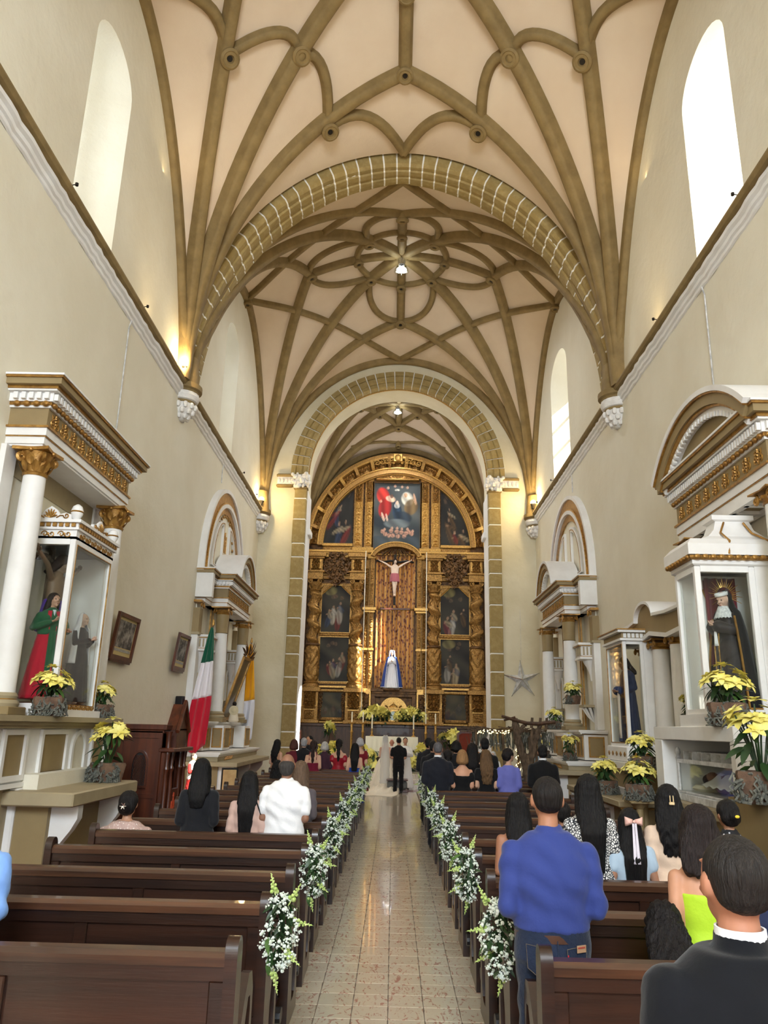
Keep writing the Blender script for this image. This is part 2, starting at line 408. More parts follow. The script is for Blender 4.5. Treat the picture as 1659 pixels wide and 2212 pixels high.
# ---- vaults
def vault(yc, Ly, W, zs, bt, bf, p=3.2):
    def S(x, y):
        T = bt * math.sqrt(max(0, 1 - (x / W) ** 2)); F = bf * max(0, 1 - ((y - yc) / Ly) ** 2) ** .7
        return zs + (T ** p + F ** p) ** (1 / p) if T + F > 0 else zs
    def nrm(x, y):
        e = .02; xa, xb = max(-W, x - e), min(W, x + e); ya, yb = max(yc - Ly, y - e), min(yc + Ly, y + e)
        g = Vector((-(S(xb, y) - S(xa, y)) / (xb - xa), -(S(x, yb) - S(x, ya)) / (yb - ya), 1.0))
        return g.normalized()
    return S, nrm
def vault_mesh(name, v, yc, Ly, W, n=56):
    S = v[0]; u = [math.sin(PI / 2 * (-1 + 2 * i / n)) for i in range(n + 1)]
    P = [[(W * a, yc + Ly * b, S(W * a, yc + Ly * b)) for b in u] for a in u]
    return struct(MB().grid(P).build(name, M['vault'], sharp=1.2))
RIBP = [(-.17, -.12), (-.17, .06), (-.12, .12), (-.12, .17), (-.07, .22), (.07, .22), (.12, .17), (.12, .12), (.17, .06), (.17, -.12)]
def rib(v, plan, parent, k=1.0, n=26, ease=True, name='rib'):
    """moulded rib along a plan polyline / curve laid on the vault surface."""
    S, nr = v; pts = []
    L = [0]
    for a, b in zip(plan, plan[1:]): L.append(L[-1] + math.dist(a, b))
    for i in range(n + 1):
        t = i / n; t = t * t if ease else t; d = t * L[-1]; j = 0
        while j < len(L) - 2 and d > L[j + 1]: j += 1
        q = (d - L[j]) / max(1e-9, L[j + 1] - L[j]); a, b = plan[j], plan[j + 1]
        x, y = a[0] + (b[0] - a[0]) * q, a[1] + (b[1] - a[1]) * q; pts.append(Vector((x, y, S(x, y))))
    nn = [-nr(p.x, p.y) for p in pts]
    def sd(i):
        t = (pts[min(i + 1, n)] - pts[max(i - 1, 0)]).normalized(); B = nn[i] - t * nn[i].dot(t)
        B = B.normalized() if B.length > 1e-5 else t.orthogonal().normalized()
        return t.cross(B), B
    return MB().sweep(pts, [(a * k, b * k) for a, b in RIBP], sd).build(name, M['rib'], parent, sharp=.9)
def boss(v, x, y, parent, r=.17):
    S, nr = v; c = Vector((x, y, S(x, y))); n = -nr(x, y)
    m4 = Matrix.Translation(c) @ n.to_track_quat('Z', 'Y').to_matrix().to_4x4()
    b = MB().lathe([(r * .9, -.02), (r * .95, .2), (r * 1.1, .22), (r * 1.1, .27), (r * .85, .30), (r * .75, .28), (r * .45, .28), (r * .42, .24), (r * .3, .24)], 20).rot(m4).build('boss', M['rib'], parent)
    MB().lathe([(r * .31, .242), (r * .31, .25)], 14).rot(m4).build('boss_hole', M['iron'], b)
def bulge(a, b, c, amount, n=10):
    """plan arc from a to b bowed towards c."""
    mx, my = (a[0] + b[0]) / 2, (a[1] + b[1]) / 2; d = math.dist((mx, my), c) or 1; ux, uy = (c[0] - mx) / d * amount, (c[1] - my) / d * amount
    return [(a[0] + (b[0] - a[0]) * t + ux * 4 * t * (1 - t), a[1] + (b[1] - a[1]) * t + uy * 4 * t * (1 - t)) for t in [i / n for i in range(n + 1)]]

# bay behind the photographer: plain vault
v0 = vault(-1.75, 7.25, 5, 9.4, 6.2, 5.7); vault_mesh('ceiling_rear', v0, -1.75, 7.25, 5, 30)
def formerets(v, yc, Ly, W, ce, sides=(1, -1), ends=()):
    for s in sides: rib(v, [(s * (W - .03), yc - Ly), (s * (W - .03), yc + Ly)], ce, .8, 40, False, 'wall_rib')
    for s in ends: rib(v, [(-W, yc + s * (Ly - .05)), (W, yc + s * (Ly - .05))], ce, .9, 48, False, 'wall_rib')
# first bay: star with a lobed ring
yc, Ly = 10.62, 5.0; v1 = vault(yc, Ly, 5, 9.4, 6.2, 5.7); ce1 = vault_mesh('ceiling_nave', v1, yc, Ly, 5)
C0 = (0, yc)
for s in (1, -1): rib(v1, [(0, yc), (0, yc + s * 3.03)], ce1, .9, 10, False); rib(v1, [(0, yc), (s * 3.05, yc)], ce1, .9, 10, False)
for s in (1, -1):
    boss(v1, 0, yc + s * 3.03, ce1); boss(v1, 0, yc + s * 1.5, ce1); boss(v1, s * 3.05, yc, ce1)
    for t in (1, -1):
        K = (s * 5, yc + t * Ly)
        rib(v1, [K, C0], ce1, 1.15, 30); rib(v1, [K, (0, yc + t * 3.03)], ce1); rib(v1, [K, (s * 3.05, yc)], ce1)
        A, B, Cc, D = (s * 3.72, yc + t * 1.85), (s * 2.30, yc + t * 2.32), (s * 1.80, yc + t * 3.93), (0, yc + t * 4.92)
        for q in (A, B, Cc): boss(v1, q[0], q[1], ce1, .19)
        for a, b, am in ((A, B, .42), (B, Cc, .42), (Cc, D, .5), (A, (s * 4.95, yc), .4)): rib(v1, bulge(a, b, C0, am), ce1, .72, 14, False, 'lobe_rib')
formerets(v1, yc, Ly, 5, ce1)
# second bay: wheel star with petals
yc, Ly = 21.5, 5.05; v2 = vault(yc, Ly, 5, 9.4, 6.2, 5.7); ce2 = vault_mesh('ceiling_wheel_bay', v2, yc, Ly, 5)
C0 = (0, yc); R1 = 1.45; R2 = 3.0
for s in (1, -1):
    rib(v2, [C0, (0, yc + s * R2)], ce2, .85, 12, False); rib(v2, [C0, (s * R2, yc)], ce2, .85, 12, False)
    boss(v2, 0, yc + s * R2, ce2); boss(v2, s * R2, yc, ce2); boss(v2, 0, yc + s * R1, ce2, .15); boss(v2, s * R1, yc, ce2, .15)
    for t in (1, -1):
        K = (s * 5, yc + t * Ly - (.38 if t < 0 else 0)); q = (s * 1.06, yc + t * 1.03)
        rib(v2, [K, C0], ce2, 1.1, 30); rib(v2, [K, (0, yc + t * R2)], ce2, .95 if t > 0 else .8); rib(v2, [K, (s * R2, yc)], ce2, .95)
        boss(v2, q[0], q[1], ce2, .16)
        rib(v2, [(0, yc + t * (Ly - .1)), (s * 4.97, yc)], ce2, .68, 24, False, 'cross_rib')
        # petals: arcs from the diagonal boss out to the two neighbouring outer bosses
        for o, ax in (((0, yc + t * R2), 0), ((s * R2, yc), 1)):
            pp = []
            for i in range(13):
                a = PI / 2 * i / 12
                if ax == 0: pp.append((s * 1.06 * math.cos(a) ** .8 if i < 12 else 0, q[1] + (o[1] - q[1]) * math.sin(a)))
                else: pp.append((q[0] + (o[0] - q[0]) * math.sin(a), yc + t * 1.03 * (math.cos(a) ** .8 if i < 12 else 0)))
            pp = [(p[0] * (1 + .16 * math.sin(PI * i / 12)), p[1]) if ax == 0 else (p[0], yc + (p[1] - yc) * (1 + .16 * math.sin(PI * i / 12))) for i, p in enumerate(pp)]
            rib(v2, pp, ce2, .66, 16, False, 'petal_rib')
rib(v2, [(R1 * math.cos(a), yc + R1 * math.sin(a)) for a in [2 * PI * i / 40 for i in range(41)]], ce2, .62, 44, False, 'wheel_rib')
formerets(v2, yc, Ly, 5, ce2, ends=(1,))
for s in (1, -1): boss(v2, s * 4.95, yc, ce2, .16)
# chancel vault
yc, Ly, W = 30.9, 3.35, 4.3; v3 = vault(yc, Ly, W, 10.1, 4.75, 4.5); ce3 = vault_mesh('ceiling_chancel', v3, yc, Ly, W, 40)
C0 = (0, yc); R = 1.75
for s in (1, -1):
    rib(v3, [C0, (0, yc + s * R)], ce3, .95, 10, False); rib(v3, [C0, (s * R, yc)], ce3, .95, 10, False)
    boss(v3, 0, yc + s * R, ce3, .16); boss(v3, s * R, yc, ce3, .16)
    for t in (1, -1):
        K = (s * W, yc + t * Ly)
        rib(v3, [K, C0], ce3, 1.2, 26); rib(v3, [K, (0, yc + t * R)], ce3, 1.05); rib(v3, [K, (s * R, yc)], ce3, 1.05)
        boss(v3, s * R / 2, yc + t * R / 2, ce3, .15); rib(v3, [(0, yc + t * R), (s * R, yc)], ce3, .85, 12, False)
    rib(v3, bulge((0, yc + 2.75), (s * 2.2, yc + 2.35), (0, 60), .0), ce3, .45, 10, False, 'ridge_rib')
boss(v3, 0, yc + 2.75, ce3, .13); rib(v3, [(0, yc + 2.75), (0, yc + Ly - .03)], ce3, .5, 6, False, 'ridge_rib')
formerets(v3, yc, Ly, W, ce3, ends=(1,))

# chancel walls, with a window high on each side
for sx, side in ((-1, 'left'), (1, 'right')):
    mb = MB(); o = lancet(29.25, 30.75, 9.3, 12.4, .5)
    fill(mb, [(27.9, 0), (35.2, 0), (35.2, 17), (27.9, 17)], [o], sx * 4.3)
    n = len(o); mb.add([(sx * 4.3, a, b) for a, b in o] + [(sx * 5.1, a, b) for a, b in o], [(k, (k + 1) % n, n + (k + 1) % n, n + k) for k in range(n)])
    struct(mb.build('wall_chancel_' + side, M['white'], sharp=.5)); wn += 1
    struct(MB().prism(o, sx * 5.02, sx * 5.05, 'yz').build('window_%d' % wn, M['pane']))
struct(MB().box(-4.5, 4.5, 35.0, 35.3, 0, 17).build('wall_back', M['archwall']))
# chancel arch wall
poly = [(-5, 0), (-3.34, 0), (-3.34, 10.85)] + arc(0, 10.85, 3.34, 3.62, PI, 0, 36)[1:-1] + [(3.34, 10.85), (3.34, 0), (5, 0), (5, 17), (-5, 17)]
aw = struct(MB().prism(poly, 26.6, 27.95).build('wall_chancel_arch', M['archwall'], sharp=.5))
for s in (-1, 1):
    MB().box(s * 3.342, s * 3.30, 26.75, 27.93, 0, 10.3).build('arch_reveal', M['white'], aw)
    MB().box(s * 3.34, s * 3.20, 27.2, 27.93, 8.75, 9.0, .03).build('arch_ledge', M['white'], aw)
# voussoirs
def vouss(name, par, a, b, cz, y0, y1, t0, t1, prof, n, gap, seg=3, deep=0.0):
    """moulded arch stones: profile (y, r) swept over one sector each; r is measured outward from the soffit ellipse."""
    for k in range(n):
        ta = t0 + (t1 - t0) * (k + gap) / n; tb = t0 + (t1 - t0) * (k + 1 - gap) / n; pts = []; nr = []; dp = []
        for i in range(seg + 1):
            t = ta + (tb - ta) * i / seg; pts.append(Vector((a * math.cos(t), y0, cz + b * math.sin(t)))); dp.append(1 + deep * abs(math.cos(t)) ** .8); nr.append(Vector((math.cos(t) / a, 0, math.sin(t) / b)).normalized())
        j = random.uniform(-.008, .008)
        MB().sweep(pts, [(y - y0, r + j) for y, r in prof], lambda i: (Vector((0, dp[i], 0)), nr[i])).build(name, M['stone'], par, sharp=.5)
t1 = struct(MB().sweep([Vector((x, 15.70, z)) for x, z in arc(0, 9.4, 4.84, 5.88, .05, PI - .05, 90)], [(.012, .42), (.012, .108), (.07, .05), (.16, .048), (.18, .012), (.30, .012), (.32, .045), (.40, .045), (.42, .012), (.54, .012), (.56, .05), (.66, .05), (.69, .11), (.69, .42)],
            lambda i: (Vector((0, 1 + .75 * abs(math.cos(.05 + (PI - .1) * i / 90)) ** .8, 0)), Vector((math.cos(.05 + (PI - .1) * i / 90) / 4.84, 0, math.sin(.05 + (PI - .1) * i / 90) / 5.88)).normalized())).build('trim_1', M['mortar']))
vouss('arch_stone', t1, 4.84, 5.88, 9.4, 15.70, 0, .05, PI - .05, [(15.70, .42), (15.70, .10), (15.76, .04), (15.86, .04), (15.88, 0), (16.0, 0), (16.02, .035), (16.10, .035), (16.12, 0), (16.24, 0), (16.26, .04), (16.36, .04), (16.40, .1), (16.40, .42)], 47, .06, 3, .75)
pr2 = [(26.48, .62), (26.48, .46), (26.51, .44), (26.46, .40), (26.46, .24), (26.50, .20), (26.47, .16), (26.47, .04), (26.52, 0), (26.74, 0), (26.74, .62)]
t2 = struct(MB().sweep([Vector((x, 0, z)) for x, z in arc(0, 10.85, 3.36, 3.64, 0, PI, 50)], [(26.53, .6), (26.522, .44), (26.522, .18), (26.522, .03), (26.55, -.025), (26.72, -.025), (26.72, .6)],
            lambda i: (Vector((0, 1, 0)), Vector((math.cos(PI * i / 50) / 3.36, 0, math.sin(PI * i / 50) / 3.64)).normalized())).build('trim_2', M['mortar']))
vouss('arch_stone', t2, 3.32, 3.6, 10.85, 0, 0, 0, PI, pr2, 33, .055)
# gilt edge along the inside of the chancel arch
MB().tube([(x, 26.76, z) for x, z in arc(0, 10.85, 3.30, 3.58, 0, PI, 60)], .022, 6).build('gilt_edge', M['goldb'], t2)
for s in (-1, 1):
    pier = struct(MB().box(s * 3.322, s * 3.745, 26.455, 26.7, 0, 10.3, .02).build('trim_%d' % (4 + s), M['mortar'])); z = 0.0
    while z < 10.25:
        h = min(random.choice((.5, .62, .78, .9)), 10.3 - z); dx = random.uniform(-.012, .012)
        MB().box(s * 3.31, s * (3.76 + dx), 26.44, 26.7, z + .013, z + h - .013, .022).build('pier_stone', M['stone'], pier); z += h
    # impost: olive fillets and a carved white capital
    cap = MB().box(s * 3.24, s * 3.84, 26.36, 26.75, 10.38, 10.84, .1); rnd = random.Random(5)
    for i in range(46): cap.ball((s * rnd.uniform(3.22, 3.86), rnd.uniform(26.33, 26.42), rnd.uniform(10.36, 10.84)), rnd.uniform(.05, .09), 7, 5)
    cap.build('capital', M['whitestone'], pier)
    MB().box(s * 3.28, s * 3.80, 26.40, 26.75, 10.26, 10.38, .04).build('capital_ring', M['rib'], pier)
    MB().box(s * 3.84, s * 4.45, 26.42, 26.62, 10.74, 10.86, .03).box(s * 3.84, s * 4.45, 26.42, 26.62, 10.36, 10.46, .03).build('impost_fillet', M['rib'], pier)
    f = MB().box(s * 3.84, s * 4.42, 26.46, 26.62, 10.46, 10.74)
    for i in range(4): f.ball((s * (3.94 + i * .14), 26.45, 10.6), (.06, .05, .1), 8, 6)
    f.build('impost_frieze', M['whitestone'], pier)

# cornices along both walls: olive roll above a wavy white moulding, warm light strip on top
for sx, no in ((-1, 6), (1, 7)):
    ys = [-8 + 34.5 * i / 230 for i in range(231)]
    pts = [Vector((sx * 5, y, 9.32)) for y in ys]
    sd = lambda i: (Vector((-sx, 0, 0)), Vector((0, 0, 1)))
    co = struct(MB().sweep(pts, [(0, .0), (.10, -.03), (.17, .0), (.2, .05), (.19, .1), (.13, .14), (0, .15)], sd).build('trim_%d' % no, M['rib']))
    jt = [(random.uniform(-.012, .012), random.uniform(-.01, .01)) for _ in ys]
    pw = [Vector((sx * 5 - sx * jt[i][0], y, 9.28 + jt[i][1])) for i, y in enumerate(ys)]
    MB().sweep(pw, [(0, -.24), (.03, -.22), (.035, -.17), (.07, -.15), (.075, -.09), (.12, -.06), (.125, .0), (0, .02)], sd).build('cornice_moulding', M['white'], co, sharp=.4)
    MB().box(sx * 4.99, sx * 4.965, 0, 26.3, 9.47, 9.485).build('light_strip', M['led'], co)
    light('AREA', 'cornice_light_strip', (sx * 4.9, 13.2, 9.5), 75, (1.0, 0.74, 0.36), aim=(sx * 4.97, 13.2, 10.5), shape='RECTANGLE', size=26, size_y=.06).rotation_euler = Vector((sx * .35, 0, 1)).to_track_quat('-Z', 'X').to_euler()
    for y, b in ((16.05, 1), (26.35, 0)):
        # corbel under each rib bundle
        cb = struct(MB().lathe([(.42, 9.40), (.42, 9.28), (.36, 9.25), (.34, 9.2)], 20, (sx * 4.98, y, 0)).build('corbel_%s_%d' % ('left' if sx < 0 else 'right', 1 + b), M['rib']))
        k = MB().lathe([(.36, 9.2), (.38, 9.12), (.34, 9.02), (.3, 9.0)], 18, (sx * 4.98, y, 0)); k.lathe([(.29, 8.94), (.28, 8.8), (.2, 8.66), (.1, 8.58), (.03, 8.56)], 16, (sx * 4.98, y, 0))
        for r, z, n in ((.3, 8.88, 12), (.25, 8.76, 10), (.16, 8.66, 8)):
            for q in range(n): a = 2 * PI * (q + .5 * (n % 4)) / n; k.ball((sx * 4.98 + r * math.cos(a), y + r * math.sin(a), z), (.06, .06, .08), 7, 5)
        k.build('carved_drop', M['whitestone'], cb)
        MB().lathe([(.3, 9.0), (.31, 8.94)], 18, (sx * 4.98, y, 0)).build('corbel_ring', M['rib'], cb)
        MB().lathe([(.36, 9.4), (.34, 9.7), (.30, 10.1)], 12, (sx * 5.0, y, 0)).build('rib_springer', M['rib'], cb)
SPOT = 'left wall cornice'
def floodlamp(x, y, z, s, label, on=True):
    t = thing('flood_lamp', label, 'lamp', (x, y, z), 0, 'lamps at the foot of the ribs')
    MB().lathe([(.03, 0), (.05, .02), (.06, .1), (.1, .16), (.105, .2)], 14).build('lamp_housing', M['iron'], t)
    MB().ball((0, 0, .24), .10, 14, 10).build('bulb', M['bulb'] if on else M['candle'], t)
    if on: light('POINT', 'flood_lamp_light', (x - s * .06, y - .2, z + .28), 85, (1.0, .75, .38), shadow_soft_size=.1)
floodlamp(-4.86, 15.55, 9.46, -1, 'lit flood lamp on the left cornice by the first rib bundle')
floodlamp(-4.86, 25.95, 9.46, -1, 'lit flood lamp on the left cornice nearest the chancel arch')
floodlamp(4.84, 25.95, 9.52, 1, 'lit flood lamp on the right cornice nearest the chancel arch')
w_ = {-1: 'left', 1: 'right'}
for sx, ys in ((-1, (9.35, 12.7, 22.4, 24.7)), (1, (9.4, 12.9, 22.6, 25.0))):
    for i, y in enumerate(ys):
        t = thing('spot_bracket', 'small dark spot lamp on a bracket, %s along the %s cornice' % (('first', 'second', 'third', 'fourth')[i], w_[sx]), 'spot lamp', (sx * 4.86, y, 9.44), 0, 'spot lamps on the cornices')
        MB().tube([(0, 0, 0), (-sx * .01, 0, .05), (-sx * .06, 0, .06)], .008, 6).build('bracket', M['iron'], t)
        MB().lathe([(.012, .02), (.025, .03), (.025, .07), (.018, .075)], 10, (-sx * .07, 0, .01)).build('lamp_head', M['iron'], t)
# pendant lamps under the vault centres
for (x, y, z, lb) in ((0, 21.45, 16.25, 'bell-shaped glass pendant lamp under the wheel vault'), (-.05, 30.9, 15.35, 'bell-shaped glass pendant lamp under the chancel vault')):
    t = thing('pendant_lamp', lb, 'lamp', (x, y, z), 0, 'pendant lamps')
    MB().tube([(0, 0, .62), (0, 0, .25)], .02, 6).build('stem', M['iron'], t)
    MB().lathe([(.06, .26), (.07, .12), (.11, .1), (.13, .3), (.06, .32)], 18).build('lamp_cap', M['chrome'], t)
    MB().lathe([(.10, .12), (.18, .02), (.23, -.1), (.245, -.14), (.235, -.14), (.22, -.1), (.17, .02), (.09, .11)], 26, caps=False).build('lamp_shade', M['glass'], t)
    MB().lathe([(.15, -.05), (.16, -.07), (.13, -.09), (0.01, -.10)], 18).build('bulb', M['bulbw'], t)
    light('SPOT', 'pendant_lamp_light', (x, y, z - .2), 700, (.94, .97, 1.0), aim=(x, y, 0), spot_size=2.6, spot_blend=.6, shadow_soft_size=.16)
# ================================================================ PEWS, FLOWERS
ORD = ['first', 'second', 'third', 'fourth', 'fifth', 'sixth', 'seventh', 'eighth', 'ninth', 'tenth', 'eleventh', 'twelfth', 'thirteenth', 'fourteenth', 'fifteenth', 'sixteenth', 'seventeenth', 'eighteenth']
def pew_end():
    m = MB(); post = [(-.055, 0), (.055, 0), (.06, .93)] + [(.06 * math.cos(a), .95 + .065 * math.sin(a)) for a in [PI * i / 8 for i in range(9)]] + [(-.06, .93)]
    m.prism(post, -.028, .028, 'yz')
    out = [(.05, 0), (.05, .3), (.05, .54), (.10, .55), (.18, .61), (.26, .71), (.33, .775), (.41, .765), (.46, .68), (.465, .45), (.465, .25), (.48, .1), (.5, 0), (.35, 0), (.2, 0), (.12, 0)]
    inn = [(.2, .12), (.19, .25), (.2, .38), (.22, .44), (.26, .52), (.30, .6), (.34, .67), (.39, .665), (.405, .6), (.395, .45), (.385, .3), (.375, .2), (.35, .14), (.3, .12), (.26, .12), (.23, .12)]
    m.ring(out, inn, -.022, .022, 'yz'); return m.mesh('pew_end', M['pew'])
PEWW = 2.06
_ends = pew_end()
def make_pew(label):
    t = thing('pew', label, 'pew', (0, 0, 0), 0, 'wooden pews'); h = PEWW / 2
    put('pew_end', _ends, t, (-h, 0, 0)); put('pew_end', _ends, t, (h, 0, 0))
    MB().sweep([Vector((-h + .03, 0, .9)), Vector((h - .03, 0, .9))], [(-.05, 0), (-.05, .035), (-.03, .055), (.02, .06), (.04, .045), (.04, 0)], lambda i: (Vector((0, 1, 0)), Vector((0, 0, 1)))).build('top_rail', M['pewtop'], t)
    MB().box(-h + .03, h - .03, -.035, .03, .84, .9).box(-h + .03, h - .03, -.035, .03, .30, .40).build('rail', M['pew'], t)
    for x in (-h + .06, 0, h - .06): MB().box(x - .035, x + .035, -.036, .03, .40, .84, .006).build('stile', M['pew'], t)
    for a, b in ((-h + .09, -.03), (.03, h - .09)): MB().box(a, b, -.012, .012, .39, .85).build('back_panel', M['pew'], t)
    MB().box(-h + .03, h - .03, .02, .43, .41, .45, .012).build('seat', M['pewtop'], t)
    k = MB().box(-h + .03, h - .03, -.34, -.24, .04, .15, .01).box(-h + .06, -h + .12, -.3, .0, .0, .08).box(h - .12, h - .06, -.3, .0, .0, .08).build('kneeler', M['pew'], t)
    MB().tube([(-h - .02, -.29, .19), (h + .02, -.29, .19)], .06, 10, flat=.75).build('kneeler_pad', M['leather'], k)
    return t
pew0 = make_pew('x'); used = False
for s, side in ((-1, 'left'), (1, 'right')):
    for i in range(18 if s < 0 else 15):
        lab = 'dark wooden pew, %s row of the %s block counted from the photographer' % (ORD[i], side)
        if not used: pew0.location = (s * 1.72, 3.78, 0); pew0['label'] = lab; used = True
        else: copy_tree(pew0, (s * 1.72 + random.uniform(-.012, .012), 3.78 + .95 * i, 0), random.uniform(-.006, .006), lab)

# ---- leaves and blooms
def blade(l, w, bend=.25, n=4, fold=.15):
    """a pointed leaf along +x from the origin."""
    P = []
    for i in range(n + 1):
        t = i / n; ww = w * math.sin(PI * min(1, t * .92 + .06)) ** .8 * (1 - .15 * t) if 0 < i < n else (.012 * l if i == 0 else 0.001)
        z = -bend * l * t * t; P.append([(l * t, -ww / 2, z + fold * ww / 2), (l * t, 0, z), (l * t, ww / 2, z + fold * ww / 2)])
    return MB().grid(P)
def orient(d, up=None, roll=0.0):
    d = Vector(d).normalized(); up = Vector(up or (0, 0, 1))
    y = up.cross(d); y = y.normalized() if y.length > 1e-4 else Vector((0, 1, 0)); z = d.cross(y)
    return Matrix((d, y, z)).transposed().to_4x4() @ Matrix.Rotation(roll, 4, 'X')
LEAFM = [blade(.14, .05, .3).mesh('leaf', M['leaf']), blade(.11, .045, .5).mesh('leaf', M['leaf2'])]
def make_swag(seed):
    r = random.Random(seed); t = thing('flower_swag', 'x', 'flowers', group='flower swags along the aisle')
    def P():
        z = r.random(); w = .125 * math.sin(PI * (.12 + .80 * z)) ** .8
        a = r.uniform(0, 2 * PI); q = w * math.sqrt(r.random()); return Vector((q * math.cos(a) * .95, q * math.sin(a), .03 - .50 * (1 - z))), w
    f = MB()
    for i in range(150):
        p, w = P(); d = Vector((p.x * 5 + r.uniform(-1, 1), p.y * 5 + r.uniform(-1, 1), r.uniform(-1.2, .5)))
        f.join(blade(r.uniform(.05, .1), .026, .3, 3), Matrix.Translation(p * .9) @ orient(d, roll=r.uniform(-1, 1)))
    f.build('foliage', M['leaf'], t, kind='stuff')
    b = MB()
    for i in range(210):
        p, w = P(); c = Vector((p.x, p.y, 0)); c = c.normalized() * w * r.uniform(.8, 1.15) if c.length > .01 else c
        q = Vector((c.x, c.y, p.z)); b.ball(q, r.uniform(.007, .015), 5, 4)
        for k in range(3): b.ball(q + Vector((r.uniform(-.02, .02), r.uniform(-.02, .02), r.uniform(-.02, .02))), r.uniform(.004, .008), 4, 3)
    b.build('blossom', M['bloom'], t, kind='stuff')
    for i in range(14):
        p, w = P(); s = 1 if i % 3 else -1
        o = put('leaf', LEAFM[i % 2], t, p); o.matrix_local = Matrix.Translation(p) @ orient((p.x * 6 + s * .4, p.y * 5 + r.uniform(-.6, .6), r.uniform(-1.4, .2)), roll=r.uniform(-.8, .8))
    for x, y, z, d in ((.08, -.04, .0, (.5, -.2, .9)), (.10, .02, -.16, (1, 0, -.15)), (.06, -.06, -.34, (.8, -.3, -.55)), (-.02, -.03, -.48, (.25, -.1, -1)), (-.05, .0, .04, (-.3, .2, 1))):
        s = MB(); d = Vector(d).normalized(); p = Vector((x, y, z))
        s.tube([p - d * .05, p + d * .13], .004, 5)
        for k in range(16):
            q = k / 15; e = p + d * (.14 * q); a = k * 2.4; n1 = d.orthogonal().normalized(); n2 = d.cross(n1)
            s.ball(e + (n1 * math.cos(a) + n2 * math.sin(a)) * .018 * (1.15 - q), .014 * (1.15 - q), 5, 4)
        s.build('snapdragon', M['snap'], t)
    return t
swags = [make_swag(s) for s in (3, 8, 15)]; k = 0
for i in range(1, 19, 2):
    for s, side in ((-1, 'left'), (1, 'right')):
        if s > 0 and i > 14: continue
        lab = 'white flower swag on the %s pew end, %s side of the aisle' % (ORD[i], side)
        loc = (s * .61, 3.78 + .95 * i - .04, .99)
        if k < 3: o = swags[k]; o.location = loc; o['label'] = lab; o.rotation_euler.z = 0 if s < 0 else PI
        else: o = copy_tree(swags[k % 3], loc, (0 if s < 0 else PI) + random.uniform(-.5, .5), lab)
        o.scale = (.78, .78, .76)
        k += 1
# loose greenery swags on the pews nearest the altar run together
# ---- poinsettias
HEAD = MB()
for rr, n, l, tilt in ((0, 6, .085, .15), (.5, 6, .062, .55), (.2, 4, .04, .9)):
    for i in range(n):
        a = 2 * PI * (i + rr) / n
        HEAD.join(blade(l * random.uniform(.9, 1.15), l * .62, .25, 4), Matrix.Rotation(a, 4, 'Z') @ Matrix.Rotation(-tilt, 4, 'Y') @ Matrix.Translation((.006, 0, .004 * n)))
HEADM = HEAD.mesh('flower', M['bract'])
def make_poinsettia(seed, tall=False):
    r = random.Random(seed); t = thing('poinsettia', 'x', 'plant', group='yellow poinsettias')
    p = MB().sweep([Vector((0, 0, 0)), Vector((0, 0, .17)), Vector((0, 0, .19))], [(-1, -1), (-.6, -1.15), (.6, -1.15), (1, -1), (1.15, -.6), (1.15, .6), (1, 1), (.6, 1.15), (-.6, 1.15), (-1, 1), (-1.15, .6), (-1.15, -.6)],
                   lambda i: (Vector(((.105, .13, .125)[i], 0, 0)), Vector((0, (.105, .13, .125)[i], 0))))
    p.build('flower_pot', M['terra'], t)
    MB().box(-.11, .11, -.11, .11, .165, .18, .02).build('soil', M['dado'], t)
    ms = MB()
    for i in range(90):
        a = r.uniform(-1.3, 1.9) - PI / 2; z = r.uniform(.02, .2); q = .15 + r.uniform(-.015, .02); s = Vector((q * math.cos(a), q * math.sin(a), z)); pts = [s]
        for k in range(4): pts.append(pts[-1] + Vector((r.uniform(-.03, .03), r.uniform(-.03, .03), r.uniform(-.05, .01))))
        for v in pts: v.z = max(.006, v.z)
        ms.tube(pts, r.uniform(.006, .012), 4)
    ms.build('spanish_moss', M['moss'], t, kind='stuff')
    H = .20 if tall else .07; heads = []
    for i in range(14):
        a = 2 * PI * i / 13 * 3 + r.uniform(-.3, .3); q = .0 if i == 10 else r.uniform(.07, .20); heads.append(Vector((q * math.cos(a), q * math.sin(a), .35 + H - q * .5 + (.06 if i == 10 else r.uniform(-.03, .05)))))
    st = MB()
    for h in heads: st.tube([(h.x * .12, h.y * .12, .15), (h.x * .55, h.y * .55, .15 + (h.z - .15) * .6), h], .006, 5)
    st.build('stem', M['leaf'], t)
    for h in heads:
        o = put('flower', HEADM, t, h); s = r.uniform(.82, 1.15); o.scale = (s, s, s); o.rotation_euler = (h.y * -5.5 + r.uniform(-.3, .3), h.x * 5.5, 0); o.rotation_euler = (Matrix.Rotation(h.x * 5.0, 3, 'Y') @ Matrix.Rotation(h.y * -5.0 + r.uniform(-.3, .3), 3, 'X') @ Matrix.Rotation(r.uniform(0, 6), 3, 'Z')).to_euler()
    for i in range(26):
        a = 2 * PI * i / 26 * 3.1; z = r.uniform(.20, .30 + H); q = r.uniform(.03, .10); p = Vector((q * math.cos(a), q * math.sin(a), z))
        o = put('leaf', LEAFM[0 if i % 4 else 1], t); o.matrix_local = Matrix.Translation(p) @ orient((math.cos(a), math.sin(a), r.uniform(-.8, .25)), roll=r.uniform(-.4, .4)) @ Matrix.Scale(r.uniform(.9, 1.35), 4)
    return t
poins = [make_poinsettia(2), make_poinsettia(9), make_poinsettia(21, True)]; pk = [0, 0, 0]
def poinsettia(loc, s, label, v=0, rz=0.0):
    if not pk[v]: o = poins[v]; o.location = loc; o.rotation_euler.z = rz; o['label'] = label; pk[v] = 1
    else: o = copy_tree(poins[v], loc, rz, label)
    o.scale = (s, s, s); return o
